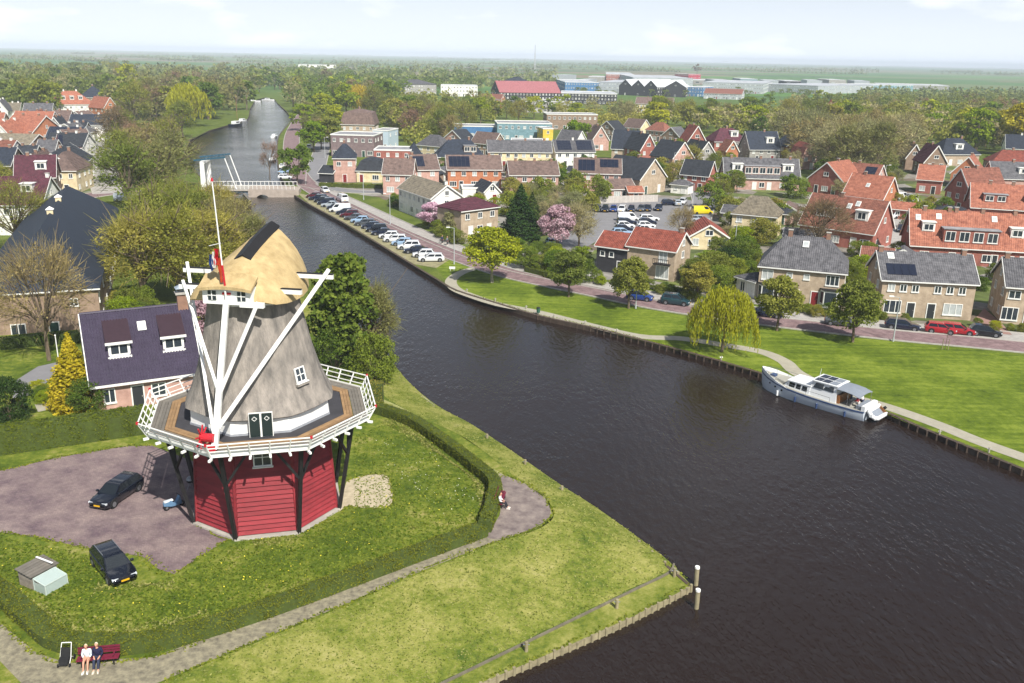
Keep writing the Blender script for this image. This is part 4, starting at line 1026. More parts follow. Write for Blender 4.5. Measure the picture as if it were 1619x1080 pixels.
for i, x in enumerate((978, 998, 1018, 1050)):
    house('dark gabled bay of the white roofed depot, %s from the white box warehouse' % ordinal(i), (x, 150 + i), (x + (20 if i < 3 else 34), 151 + i), 60, 9, 15, 'gabley', 'dark', mat('white_sheet_roof', '#c9cccf', .5, .08), name='depot', cat='depot', chim=(), trim=False, doors=[.5], front=[])
house('blue fronted showroom by the gabled depot', (1084, 152), (1110, 153), 40, 9, 9.4, 'flat', 'blue', chim=(), name='showroom', cat='showroom')
house('orange brick roofed works beyond the park trees', (1112, 156), (1172, 158), 30, 5, 9, 'gable', 'white', 'rust', name='works', cat='works', chim=())
house('long white distribution hall on the skyline', (1000, 138), (1095, 140), 190, 12, 12.5, 'flat', 'white', chim=(), name='warehouse', cat='warehouse')
house('red topped factory on the skyline', (958, 131), (1002, 132), 200, 12, 12.5, 'flat', 'red', chim=(), name='factory', cat='factory')
house('bright red office block beyond the depot', (1066, 127), (1088, 128), 30, 11, 11.5, 'flat', wall=mat('red_panel', '#a8213c', .6, .05), chim=(), name='office', cat='office')
house('pale grey long warehouse behind the park', (1110, 146), (1206, 149), 150, 11, 11.5, 'flat', 'white', chim=(), name='warehouse', cat='warehouse')
house('white sheds row at the end of the industrial area', (1206, 145), (1292, 149), 140, 9, 9.5, 'flat', 'white', chim=(), name='warehouse', cat='warehouse')
house('blue grey warehouse by the green field', (1296, 142), (1352, 145), 110, 8, 8.5, 'flat', 'teal', chim=(), name='warehouse', cat='warehouse')
house('long low greenhouse roofed shed at the field edge', (1390, 140), (1500, 143), 90, 6, 6.4, 'flat', 'grey', chim=(), name='warehouse', cat='warehouse')
house('white apartment slab beyond the canal end', (472, 113), (530, 114), 60, 12, 12.5, 'flat', 'white', chim=(), name='apartment_block', cat='apartments')
house('long tan canal side shed with white roof edge', (500, 150), (600, 151), 30, 6, 6.5, 'flat', 'tan', chim=(), name='shed', cat='shed')
house('white rowing club house by the willow', (236, 182), (270, 183), 14, 4, 6.5, 'gable', 'white', 'dark', name='club_house', cat='club house', chim=())
house('red brick church ruin tower among park trees', (1316, 190), (1336, 190), 10, 7, 12, 'gabley', 'red', 'red', name='chapel', cat='chapel', chim=())
house('row of small terraced houses with brown roofs behind the office', (1004, 178), (1062, 180), 14, 6, 10, 'gable', 'cream', 'brown', name='terrace', chim=(.3, .7))
ind = [(905, 136, 26, 'white', 'white shed behind the blue factory'), (930, 131, 30, 'grey', 'grey shed with pale roof behind the box warehouse'), (968, 140, 24, 'white', 'narrow white shed beside the box warehouse'), (1030, 131, 34, 'white', 'broad white hall behind the depot bays'), (1096, 134, 30, 'grey', 'grey hall right of the red office block'), (1130, 137, 36, 'white', 'white hall behind the rust roofed works'), (1170, 134, 34, 'teal', 'blue grey hall on the industrial skyline'), (1206, 137, 30, 'white', 'white hall with dark doors on the industrial skyline'), (1240, 135, 34, 'dark', 'dark fronted hall with pale roof on the industrial skyline'), (1275, 138, 30, 'white', 'white hall at the outer end of the skyline'), (1310, 135, 34, 'grey', 'grey hall by the green field'), (1350, 137, 30, 'white', 'low white hall standing alone by the green field'), (870, 128, 26, 'white', 'white farm sheds left of the skyline halls')]
for x, y, w_, wq, lb in ind:
    house(lb, (x, y), (x + w_ * .8, y + .6), 75, 6.5 + (x % 4), 7 + (x % 4), 'flat', wq, name='warehouse', cat='warehouse', chim=(), doors=[.5], front=[(.25, 3.5, 5, 2.4)], left=False, right=False)
# --- west bank
HALL_A = (-38, 546)
big = house('huge hipped hall with dark navy roof and brown brick walls', HALL_A, (163, 530), 62, 6.2, 11.8, 'hip', 'brown', mat('navy_slate', '#222a37', .75, .15, .7, .3, 9), name='hall', cat='hall', chim=(), hipin=9, front=[(.1, 3.0, 2.4, 1.6), (.34, 1.6, 1.7, 1.4), (.8, 4.6, 1, 1)], doors=[.62], left=False)
house('low brown brick wing with hipped dark roof joined to the hall', (-220, 558), (-39, 547), 22, 5.2, 8.6, 'hip', 'brown', MATS['navy_slate'], name='hall_wing', cat='hall', chim=(), doors=[.5])
house('white rendered house with purple tiled roof and tall brick chimney', (-40, 372), (72, 372), 11, 6.0, 10.5, 'gable', 'white', 'maroon', chim=(.98,), dorm=((.75, 2.2, 1.6, .4),))
house('cream corner house with curved white dormer', (72, 306), (124, 306), 13, 5.6, 9.8, 'hip', 'cream', 'brown', chim=(.7,), dorm=((.45, 2.4, 2.4, .12),), hipin=4)
house('row of dark fronted canal houses leading to the cream corner', (126, 303), (150, 280), 11, 5.8, 9.5, 'gable', 'cream', 'dark', name='terrace', chim=(.5,))
house('maroon roofed house left of the cream corner house', (30, 322), (92, 320), 11, 6.0, 10.4, 'gable', 'brown', 'maroon', chim=(.3,), dorm=((.65, 2.4, 1.8, .3),))
wl_ = [('flat brick shop with blue grey roof', (62, 285), (92, 284), 12, 5.5, 5.9, 'flat', 'orange', 'grey'), ('white front canal house with black solar roof', (76, 250), (130, 250), 14, 6.0, 9.5, 'gable', 'white', 'navy'),
       ('purple roofed canal house before the solar roof', (90, 262), (132, 262), 11, 5.5, 9.0, 'gable', 'pink', 'maroon'), ('white house with small black flat solar roof', (50, 254), (72, 254), 10, 5, 5.4, 'flat', 'white', 'dark'),
       ('white twin gabled house behind the solar roof', (54, 234), (80, 234), 12, 6, 10, 'gabley', 'white', 'dark'), ('orange roofed warehouse house', (2, 238), (52, 240), 18, 6, 11.5, 'gable', 'orange', 'orange'),
       ('white gabled house with orange roof', (-14, 242), (20, 243), 12, 6, 10.5, 'gabley', 'white', 'orange'), ('long grey roofed hall by the gardens', (-20, 262), (42, 264), 16, 5, 9, 'gable', 'brown', 'tan'),
       ('grey roofed conservatory house with white rafters', (22, 275), (56, 275), 10, 4.5, 7.5, 'gable', 'grey', 'dark'), ('navy roofed house behind the garden trees', (-30, 292), (20, 292), 12, 5.0, 9.0, 'gable', 'brown', 'navy'),
       ('dark roofed house with white roof edge', (112, 222), (166, 222), 13, 6, 9.5, 'gable', 'white', 'navy'), ('dark roofed narrow house beside the white edge roof', (108, 236), (136, 236), 12, 6, 9, 'gable', 'pink', 'dark'),
       ('white low canal house with grey slope', (132, 238), (156, 234), 12, 6, 9, 'gable', 'white', 'grey'), ('long white building with orange roof and seven dormers', (84, 186), (152, 185), 18, 6.5, 13, 'hip', 'white', 'orange'),
       ('navy roofed hall behind the orange dormer roof', (128, 172), (168, 172), 18, 6.5, 13, 'hip', 'brown', 'navy'), ('orange gable roofed house by the brown trees', (166, 190), (188, 189), 14, 6, 11, 'gabley', 'orange', 'orange'),
       ('grey roofed farmhouse with yellow gable', (38, 206), (82, 206), 16, 5, 11, 'gable', 'cream', 'grey'), ('white cottage with grey roof at the town edge', (-10, 192), (14, 192), 12, 5, 10, 'gabley', 'white', 'grey'),
       ('white cottage beside the grey roofed cottage', (14, 190), (32, 190), 12, 4, 8, 'gable', 'white', 'tan'), ('dark red brick house between orange roofs', (86, 216), (112, 216), 12, 6, 10, 'gable', 'red', 'brown'),
       ('orange roofed terrace behind the white gable', (20, 224), (80, 225), 12, 6, 11, 'gable', 'orange', 'orange'), ('brown roofed canal house in the row', (110, 252), (148, 250), 11, 6, 9, 'gable', 'cream', 'brown'),
       ('brown gabled house behind the cream corner house', (40, 300), (74, 300), 11, 5, 9.0, 'gabley', 'brown', 'brown'), ('pink house with grey roof in the west bank row', (60, 270), (88, 270), 10, 5, 8.5, 'gable', 'pink', 'grey'),
       ('white walled house with rust roof on the west bank', (-20, 275), (14, 276), 11, 5, 9, 'gable', 'white', 'rust'), ('narrow red gable between the orange roofs', (52, 216), (70, 216), 11, 6, 10, 'gabley', 'red', 'red'), ('grey gabled house by the orange warehouse house', (80, 226), (100, 226), 11, 6, 9.5, 'gabley', 'grey', 'dark'), ('cream house with orange roof on the west bank edge', (-30, 222), (6, 222), 12, 6, 10, 'gable', 'cream', 'orange'), ('small white house with brown roof on the quay street', (140, 214), (160, 212), 11, 6, 9.5, 'gable', 'white', 'brown'),
       ('black fronted canal house with white windows', (134, 262), (154, 256), 11, 6, 9.4, 'gabley', 'white', 'dark')]
for t in wl_:
    house(t[0], t[1], t[2], t[3], t[4], t[5], t[6], t[7], t[8], chim=(.3, .8) if t[6] != 'flat' else (), dorm=((.3, 2, 1.8, .3), (.5, 2, 1.8, .3), (.7, 2, 1.8, .3)) if 'dormers' in t[0] else (), solar=((.04, .96, .06, .92),) if 'solar' in t[0] and t[6] == 'gable' else ())
# --- miller's house beside the mill: pantiles as real ribs
def miller():
    a, b = P(152, 652, 0), P(318, 628, 0)
    d = b - a; L = d.length; rz = math.atan2(d.y, d.x); D = 9.5; E_, Rg = 3.0, 8.6; o = .3
    root = empty('house', a, rz, "miller's brick house with dark purple pantiled roof and two white box dormers", 'house')
    FOOT.append((a + d / 2 + Vector((-d.y, d.x, 0)).normalized() * D / 2, 7))
    wb = MB().box(0, L, 0, D, -.3, E_)
    for x0 in (0, L): wb.add([(x0, 0, E_), (x0, D, E_), (x0, D / 2, Rg)], [(0, 1, 2) if x0 else (2, 1, 0)])
    wb.build('wall', WALL['pink'], root)
    sl = (Rg - E_) / (D / 2); zt = lambda y: E_ + .15 + sl * (y if y < D / 2 else D - y)
    mp = mat('purple_pantile', '#40394a', .55, .18, 1.1, .2, 9, rand=0.0)
    n = int((L + 2 * o) / .27); prof = []
    for i in range(n * 4 + 1):
        x = -o + (L + 2 * o) * i / (n * 4); prof.append((x, (.0, .07, .13, .07)[i % 4]))
    rm = MB()
    for ys in ((-o - .1, D / 2), (D + o + .1, D / 2)):
        rows = 20; rr = []
        for j in range(rows):
            for e in (0, 1):
                t = (j + e) / rows; y = ys[0] + (ys[1] - ys[0]) * t
                rr.append([(x, y, zt(y) + h + (.05 if e == 0 else 0)) for x, h in prof])
        if ys[0] > D / 2: rr = [r[::-1] for r in rr]
        rm.loft(rr, closed=False, caps=False)
    rf = rm.build('roof', mp, root)
    MB().tube((-o, D / 2, Rg + .16), (L + o, D / 2, Rg + .16), .16, .16, 8).build('ridge_tile', mp, rf)
    MB().box(-o, L + o, -o - .25, -o - .1, zt(-o) - .22, zt(-o) - .02).build('gutter', M_FRAME, root)
    for x0 in (-o - .05, L + o + .05):
        bb = MB()
        for y0 in (-o, D + o): bb.beam((x0, y0, zt(y0) - .1), (x0, D / 2, zt(D / 2) - .1), .08, .3)
        bb.build('bargeboard', M_FRAME, root)
    for u in (.285, .80):
        x, y = L * u, D / 2 * .33; z0 = zt(y)
        dm = MB().box(x - 1.0, x + 1.0, y, y + 2.2, z0 - .3, z0 + 1.5).build('dormer', M_FRAME, rf)
        top = MB(); zr = z0 + 1.5
        top.slab([[(x - 1.2, y - .3, zr - .05), (x + 1.2, y - .3, zr - .05), (x + 1.2, D / 2 * .86, zt(D / 2 * .86) + .1), (x - 1.2, D / 2 * .86, zt(D / 2 * .86) + .1)]], .16)
        top.build('dormer_roof', mat('brown_dormer_pantile', '#35242c', .5, .2, 3), rf)
        MB().box(x - 1.25, x + 1.25, y - .36, y - .3, zr - .26, zr).build('fascia', M_FRAME, dm)
        window(dm, x, y, z0 + .65, 1.7, 1.15, n=2)
        MB().box(x - 1.1, x + 1.1, y - .22, y - .02, z0 - .22, z0 - .02).build('sill', M_FRAME, dm)
    p = L * .53, D / 2 * .72
    sk = MB().box(-.4, .4, -.5, .5, 0, .16).build('skylight', M_FRAME, rf); sk.matrix_local = Matrix.Translation((p[0], p[1], zt(p[1]) + .05)) @ Matrix.Rotation(math.atan(sl), 4, 'X')
    MB().box(-.3, .3, -.4, .4, .15, .18).build('pane', M_BLIND, sk)
    ch = MB().box(L * .96 - .5, L * .96 + .5, D / 2 - .5, D / 2 + .5, Rg - .6, Rg + 1.3).build('chimney', M_CHIM, rf)
    MB().box(L * .96 - .65, L * .96 + .65, D / 2 - .65, D / 2 + .65, Rg + 1.3, Rg + 1.45).build('chimney_cap', M_KERB, ch)
    cw = MB(); cw.add([(L * .96 - .6, D / 2 - .6, Rg + 1.9), (L * .96 + .6, D / 2 - .6, Rg + 1.9), (L * .96 + .6, D / 2 + .6, Rg + 1.9), (L * .96 - .6, D / 2 + .6, Rg + 1.9), (L * .96, D / 2, Rg + 2.3)], [(0, 1, 4), (1, 2, 4), (2, 3, 4), (3, 0, 4), (3, 2, 1, 0)])
    for sx in (-.45, .45): cw.beam((L * .96 + sx, D / 2, Rg + 1.45), (L * .96 + sx, D / 2, Rg + 1.9), .08)
    cw.build('chimney_cowl', mat('zinc', '#8f9aa5', .45, .1), ch)
    window(root, L * .14, 0, 1.5, 1.1, 1.5); window(root, L * .6, 0, 1.5, 1.4, 1.4); window(root, 0, D * .3, 1.5, 1.2, 1.3, R(-90)); window(root, 0, D / 2, 4.6, 1.2, 1.3, R(-90)); door(root, L * .4, 0)
miller()
# ================================================================== trees, hedges, grass
LF = {k: leaf_mat('leaf_' + k, a, b_, trans=t) for k, a, b_, t in (
    ('lime', (.19, .25, .015), (.38, .44, .03), .4), ('mid', (.12, .175, .022), (.25, .31, .045), .4), ('dark', (.028, .055, .015), (.08, .115, .028), .2),
    ('olive', (.17, .19, .03), (.33, .34, .07), .4), ('bud', (.20, .18, .065), (.37, .34, .13), .4), ('pale', (.24, .235, .105), (.45, .43, .20), .4),
    ('yellow', (.30, .28, .015), (.54, .49, .05), .4), ('copper', (.17, .12, .07), (.29, .21, .12), .35), ('pink', (.50, .30, .38), (.75, .55, .63), .3), ('ivy', (.065, .11, .018), (.17, .22, .035), .3),
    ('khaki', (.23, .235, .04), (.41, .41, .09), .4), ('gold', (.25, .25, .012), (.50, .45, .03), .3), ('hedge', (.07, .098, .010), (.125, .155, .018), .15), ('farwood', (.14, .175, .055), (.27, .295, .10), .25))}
M_BARK = mat('bark', '#6a5d4c', 0.95, 0.3, 3, 0.5, 9)
M_BARKP = mat('pale_bark', '#8f877a', 0.95, 0.3, 3, 0.5, 9)
def tubes_np(segs, n=5):
    V, F = [], []
    mb = MB()
    for p, q, a, b in segs: mb.tube(p, q, a, b, n, cap=False)
    return mb
def crown_points(shape, rng, nb, per):
    """returns leaf centres and outward directions, crown of a 10 m tree"""
    if shape == 'round': c, r = np.array([0, 0, 5.7]), np.array([3.9, 3.9, 4.1])
    elif shape == 'tall': c, r = np.array([0, 0, 5.6]), np.array([2.3, 2.3, 4.3])
    elif shape == 'spread': c, r = np.array([0, 0, 6.0]), np.array([4.9, 4.9, 3.4])
    elif shape == 'bush': c, r = np.array([0, 0, 4.0]), np.array([5.2, 5.2, 5.6])
    else: c, r = np.array([0, 0, 6.0]), np.array([4.2, 4.2, 3.8])
    d = rng.normal(size=(nb, 3)); d /= np.linalg.norm(d, axis=1)[:, None]
    d[:, 2] = np.where(d[:, 2] < -.75, -d[:, 2], d[:, 2])
    rad = rng.uniform(.45, .92, nb)[:, None] ** .7
    B = c + d * r * rad
    br = rng.uniform(.16, .3, nb) * r.mean()
    if shape == 'bush': B[:, 2] = np.maximum(B[:, 2], .8)
    C, O = [], []
    for i in range(nb):
        k = max(3, int(per * (br[i] / (.23 * r.mean())) ** 2))
        e = rng.normal(size=(k, 3)); e /= np.linalg.norm(e, axis=1)[:, None]
        e[:, 2] = np.where(rng.random(k) < .6, np.abs(e[:, 2]), e[:, 2])
        C.append(B[i] + e * br[i] * rng.uniform(.65, 1.1, k)[:, None] * np.array([1.15, 1.15, .85])); O.append(e)
    return np.concatenate(C), np.concatenate(O), B
_pro = {}
def proto(shape, lod, var):
    key = (shape, lod, var)
    if key in _pro: return _pro[key]
    rng = np.random.default_rng(sum(map(ord, shape)) * 31 + lod * 7 + var)
    rnd = random.Random(var * 13 + lod + len(shape))
    segs = []
    nb, per, sz = ((70, 120, .36), (42, 55, .58), (20, 16, 1.15))[lod]
    bare = shape in ('bud', 'bare')
    base = {'bud': 'round', 'bare': 'spread'}.get(shape, shape)
    if shape == 'willow':
        ns = (620, 300, 90)[lod]; C = []; O = []
        for i in range(ns):
            a = rng.uniform(0, 2 * math.pi); rr = 4.3 * math.sqrt(rng.uniform(.02, 1)) * (1 + .16 * math.sin(a * 3 + 1) + .1 * math.sin(a * 7))
            top = 9.6 - 2.9 * (rr / 4.3) ** 2 + rng.normal() * .35
            n_ = int((13, 10, 6)[lod]); ln = rng.uniform(.45, .95) * (top - .9)
            if rng.random() < .3: ln *= .4
            for j in range(n_):
                t = j / n_; out = 1 + .16 * math.sin(t * 2.4)
                C.append((rr * out * math.cos(a) + rng.normal() * .08, rr * out * math.sin(a) + rng.normal() * .08, top - ln * t)); O.append((math.cos(a), math.sin(a), .3))
        C, O = np.array(C), np.array(O)
        k_ = len(C); dn = np.stack([rng.normal(size=k_) * .12, rng.normal(size=k_) * .12, -np.ones(k_)], 1); sd_ = np.cross(dn, rng.normal(size=(k_, 3))); sd_ /= np.linalg.norm(sd_, axis=1)[:, None]
        ln = (.42, .6, 1.1)[lod] * rng.uniform(.6, 1.3, k_)[:, None]; w_ = (.075, .12, .3)[lod]
        V = np.stack([C - sd_ * w_, C + sd_ * w_, C + sd_ * w_ * .5 + dn * ln, C - sd_ * w_ * .5 + dn * ln], 1).reshape(-1, 3); F = np.arange(4 * k_).reshape(-1, 4)
        B = C[rng.integers(0, len(C), 14)]; B[:, 2] = np.maximum(B[:, 2], 6)
    elif shape == 'conifer':
        n_ = (9000, 2600, 420)[lod]; z = 10 * (1 - np.sqrt(rng.uniform(0, 1, n_))) + .5; a = rng.uniform(0, 2 * math.pi, n_)
        lay = .75 + .25 * np.abs(np.sin(z * 2.6 + a * .5)) + .18 * np.sin(a * 3 + z)
        rr = (10.6 - z) * .30 * lay * rng.uniform(.55, 1.05, n_)
        C = np.stack([rr * np.cos(a), rr * np.sin(a), z - rr * .12], 1); O = np.stack([np.cos(a), np.sin(a), .4 + 0 * a], 1)
        V, F = quads_at(C, (.34, .6, 1.2)[lod], rng, .6, 0, O, 1.0); B = np.array([[0, 0, 8.0]])
    else:
        C, O, B = crown_points(base, rng, nb, per)
        if bare:
            keep = rng.random(len(C)) < (.62 if shape == 'bud' else .12); C, O = C[keep], O[keep]; sz *= .62
        V, F = quads_at(C, sz, rng, .7, .35, O, .7)
        if bare:           # fine twigs: slivers growing outward
            nt = (2600, 1100, 200)[lod]
            i = rng.integers(0, len(B), nt); p = B[i] + rng.normal(size=(nt, 3)) * .55
            d = p - np.array([0, 0, 4.2]); d /= np.linalg.norm(d, axis=1)[:, None]; d += rng.normal(size=(nt, 3)) * .5; d /= np.linalg.norm(d, axis=1)[:, None]
            s = np.cross(d, rng.normal(size=(nt, 3))); s /= np.linalg.norm(s, axis=1)[:, None]
            ln = rng.uniform(.6, 1.6, nt)[:, None]; w = (.022, .035, .09)[lod]
            q = np.stack([p - s * w, p + s * w, p + d * ln + s * w * .3, p + d * ln - s * w * .3], 1).reshape(-1, 3)
            F = np.concatenate([F, np.arange(4 * nt).reshape(-1, 4) + len(V)]); V = np.concatenate([V, q])
    # trunk and limbs
    r0 = .26 if shape != 'bush' else .16
    hz = {'tall': 3.0, 'conifer': 8, 'bush': 1.2, 'willow': 3.2}.get(shape, 3.2)
    tp = Vector((rnd.uniform(-.2, .2), rnd.uniform(-.2, .2), hz))
    segs.append(((0, 0, -.3), tp * .5 + Vector((.05, 0, 0)), r0, r0 * .82)); segs.append((tp * .5 + Vector((.05, 0, 0)), tp, r0 * .82, r0 * .68))
    if shape != 'conifer':
        nl = min(len(B), (26 if bare else 14, 16 if bare else 9, 5)[lod])
        for i in rng.permutation(len(B))[:nl]:
            e = Vector(B[i]); st = tp * rnd.uniform(.7, 1.0); m_ = st.lerp(e, .5) + Vector((rnd.uniform(-.4, .4), rnd.uniform(-.4, .4), .45))
            segs.append((st, m_, r0 * .42, r0 * .24)); segs.append((m_, e, r0 * .24, .03))
            if bare and lod < 2:
                for _ in range(3):
                    f = e + Vector(rng.normal(size=3)) * 1.1 + (e - Vector((0, 0, 4))).normalized() * .9
                    segs.append((m_.lerp(e, rnd.uniform(.2, .9)), f, .06, .02))
    tm = tubes_np(segs, (6, 5, 4)[lod]).mesh('trunk', M_BARK, 40)
    cm = mesh_np('crown', V, F, LF['mid'])
    _pro[key] = (tm, cm)
    return _pro[key]
NTREE = [0]
def tree(pos, h, shape, leaf, name, label, group=None, lod=None, wide=1.0, cat='tree', bark=None):
    if lod is None:
        d = math.hypot(pos.x, pos.y); lod = 0 if d < 190 else 1 if d < 560 else 2
    tm, cm = proto(shape, lod, NTREE[0] % 3)
    NTREE[0] += 1
    s = h / 10.0
    r = empty(name, pos, random.uniform(0, 6.28), label, cat, group)
    r.scale = (s * wide, s * wide, s)
    ob('trunk', tm, r, m=bark or M_BARK); ob('crown', cm, r, m=LF[leaf])
    return r
def T(px, py, h, shape, leaf, name, label, z=G, **k): return tree(P(px, py, z), h, shape, leaf, name, label, **k)
# --- trees one can single out
T(778, 447, 9.3, 'round', 'lime', 'lime_tree', 'fresh lime green tree on the lawn beside the brick road', wide=1.15, bark=M_BARKP)
T(899, 470, 7.2, 'round', 'olive', 'maple_tree', 'olive leaved street tree by the driveway of the black annexe')
T(994, 488, 7.6, 'round', 'olive', 'maple_tree', 'olive leaved street tree before the tan balcony house')
T(1141, 556, 8.6, 'willow', 'yellow', 'willow_tree', 'yellow weeping willow on the lawn between footpath and road', wide=1.0)
T(1228, 523, 7.6, 'round', 'olive', 'maple_tree', 'olive leaved street tree before the hipped double house')
T(1348, 541, 8.2, 'round', 'olive', 'maple_tree', 'olive leaved street tree beside the climbing plant house')
T(1100, 478, 6.4, 'round', 'olive', 'maple_tree', 'olive leaved tree behind the parked green car')
T(683, 362, 5.6, 'round', 'pink', 'magnolia_tree', 'pink magnolia in bloom before the white long house', wide=1.3)
T(716, 372, 5.2, 'round', 'pale', 'garden_tree', 'pale budding garden tree beside the pink magnolia')
T(880, 396, 8.6, 'round', 'pink', 'cherry_tree', 'large pale pink blossom tree by the car park')
T(822, 376, 10.5, 'conifer', 'dark', 'pine_tree', 'broad dark evergreen behind the lime green tree', wide=1.5)
T(840, 372, 8.5, 'conifer', 'dark', 'pine_tree', 'smaller dark evergreen leaning on the broad one', wide=1.4)
T(915, 392, 8.5, 'bud', 'pale', 'birch_tree', 'thin pale birch beside the pink blossom tree')
T(1074, 384, 7.5, 'bare', 'bud', 'bare_tree', 'leafless tree in the car park behind the rust red roof', wide=.8)
T(1292, 400, 10.5, 'bare', 'copper', 'bare_tree', 'wide spreading bare tree before the rust roofed house', wide=1.15)
T(78, 570, 14, 'bare', 'bud', 'bare_tree', 'tall bare tree standing before the huge hipped hall', z=0, wide=.72)
T(30, 400, 13, 'bare', 'olive', 'bare_tree', 'bare tree between the hall and the white rendered house')
T(548, 596, 14.5, 'tall', 'ivy', 'ivy_tree', 'tall ivy covered tree on the bank behind the windmill', z=-.6, wide=1.0)
T(585, 585, 10.5, 'bud', 'bud', 'bare_tree', 'budding brown tree beside the ivy covered tree', z=-.8, wide=.8)
T(592, 607, 6.0, 'bush', 'mid', 'holly_bush', 'round bright green bush at the foot of the ivy tree', z=-.4, cat='bush', wide=.8)
T(530, 600, 7.0, 'bush', 'ivy', 'holly_bush', 'dark green bush behind the windmill stage', z=-.3, cat='bush', wide=.7)
T(121, 642, 7.4, 'conifer', 'gold', 'cypress_tree', 'golden yellow conifer beside the miller house', z=0, wide=1.35)
T(141, 652, 3.6, 'bush', 'ivy', 'laurel_bush', 'dark green bush at the corner of the miller house', z=0, cat='bush')
T(18, 672, 5.2, 'bush', 'dark', 'rhododendron_bush', 'dark rounded evergreen bush behind the tall clipped hedge', z=0, cat='bush', wide=.75)
T(326, 560, 7.0, 'round', 'pink', 'cherry_tree', 'pink blossom tree hidden behind the windmill tail', z=0)
T(298, 201, 21, 'willow', 'yellow', 'willow_tree', 'golden weeping willow on the far canal bank', wide=1.0)
T(567, 182, 18, 'willow', 'yellow', 'willow_tree', 'golden willow behind the mansion')
T(532, 212, 13, 'round', 'lime', 'lime_tree', 'bright green tree left of the mansion roof')
T(508, 236, 11, 'round', 'lime', 'lime_tree', 'yellow green tree beside the red canal street')
T(470, 292, 11, 'round', 'mid', 'street_tree', 'green tree at the bridge end by the parked white cars')
T(427, 283, 11, 'bare', 'copper', 'bare_tree', 'thin leafless tree on the canal edge by the bridge', wide=.55)
T(203, 150, 24, 'round', 'lime', 'chestnut_tree', 'big fresh green chestnut above the orange roofs')
T(912, 238, 12, 'round', 'lime', 'lime_tree', 'bright green tree beside the yellow school block')
T(1600, 246, 21, 'round', 'yellow', 'maple_tree', 'brilliant yellow green tree at the wood edge')
T(1540, 243, 19, 'round', 'lime', 'maple_tree', 'fresh green tree next to the brilliant yellow one')
T(1102, 118, 26, 'round', 'copper', 'beech_tree', 'round purple beech standing alone on the skyline')
T(465, 178, 18, 'bud', 'pale', 'poplar_tree', 'pale budding tree where the canal bends', wide=1.25)
T(1427, 495, 4.2, 'tall', 'mid', 'climbing_plant', 'narrow green climber beside the double house door', cat='plant', wide=.6)
for i, (x, y, h, s, lf, w) in enumerate([(207, 335, 15, 'bud', 'olive', 1.2), (245, 325, 16, 'bud', 'bud', 1.2), (276, 300, 15, 'bud', 'bud', 1.1), (190, 290, 14, 'bud', 'olive', 1.1), (228, 275, 15, 'bud', 'bud', 1.1), (262, 262, 14, 'bud', 'olive', 1.1)]):
    T(x, y, h, s, lf, 'elm_tree', '%s budding %s tree on the west quay above the bridge' % ('tall' if h > 14.5 else 'shorter', {'olive': 'olive', 'bud': 'brown'}[lf]), wide=w, group='elms along the west quay')
for i, (x, y, h, s, lf, w) in enumerate([(228, 486, 13, 'bud', 'khaki', 1.1), (285, 480, 14, 'bud', 'olive', 1.2), (335, 470, 13, 'bud', 'khaki', 1.1), (250, 420, 13, 'bud', 'khaki', 1.15), (310, 420, 13, 'bud', 'olive', 1.15), (365, 425, 12, 'bud', 'bud', 1.1), (345, 385, 11, 'bud', 'khaki', 1.1), (275, 385, 12, 'bud', 'olive', 1.1), (395, 450, 11, 'bud', 'bud', 1.0), (440, 500, 9, 'bud', 'bud', .9)]):
    T(x, y, h, s, lf, 'elm_tree', '%s budding %s tree in the thicket behind the miller house' % ('tall' if h > 12.5 else 'middling' if h > 10.5 else 'low', {'khaki': 'yellowish', 'olive': 'olive', 'bud': 'brown'}[lf]), wide=w, group='thicket behind the miller house')
# --- gardens
LOOK = {'lime': 'fresh lime green', 'mid': 'mid green', 'dark': 'dark evergreen', 'olive': 'olive green', 'bud': 'brown budding', 'pale': 'pale grey green', 'copper': 'reddish brown', 'ivy': 'deep green', 'yellow': 'yellow'}
HOUSES = [(o, o['label']) for o in COL.objects if o.parent is None and o.get('category') and o.type == 'EMPTY' and any(c.name.startswith('roof') for c in o.children)]
_seen = {}
def neighbour_label(p, h, hr, lf, noun, label, group):
    best = min(((HOUSES[i][0].location - p).length, i) for i in range(len(HOUSES)))
    size = 'small' if h < hr[0] + (hr[1] - hr[0]) * .34 else 'tall' if h > hr[0] + (hr[1] - hr[0]) * .67 else 'medium sized'
    lb = size + ' ' + LOOK.get(lf, lf) + ' ' + noun.replace('_', ' ')
    w = HOUSES[best[1]][1].split()
    for stop in ('with', 'under', 'behind', 'beside', 'in', 'and', 'by', 'among', 'on', 'between', 'left', 'facing', 'joined', 'at'):
        if stop in w[3:]: w = w[:3 + w[3:].index(stop)]
    nb = ' '.join(w[:8])
    t = lb + ' near the ' + nb if best[0] < 45 else lb + ' in the ' + group.split(' of the ')[-1] if ' of the ' in group else lb + ' among the ' + group
    if _seen.setdefault(t, group) != group: t = lb + ' among the ' + group
    return t
def clear(p, r=1.0):
    return all((p.x - c.x) ** 2 + (p.y - c.y) ** 2 > (rad * .72 + r) ** 2 for c, rad in FOOT)
def scatter(poly, n, kinds, label, group, hr, name='tree', cat='tree', z=G, sp=.8, tries=14, **k):
    xs, ys = [p[0] for p in poly], [p[1] for p in poly]; done = []
    rnd = random.Random(len(label) * 7 + n)
    for _ in range(n * tries):
        if len(done) >= n: break
        q = rnd.uniform(min(xs), max(xs)), rnd.uniform(min(ys), max(ys))
        if not inside(q, poly): continue
        p = P(*q, z); h = rnd.uniform(*hr)
        if not clear(p, h * .12): continue
        if any((p.x - a.x) ** 2 + (p.y - a.y) ** 2 < (sp * h * .5) ** 2 for a in done): continue
        done.append(p); s, lf = rnd.choice(kinds)
        tree(p, h, s, lf, name, neighbour_label(p, h, hr, lf, name, label, group), group, wide=rnd.uniform(.9, 1.2), cat=cat, **k)
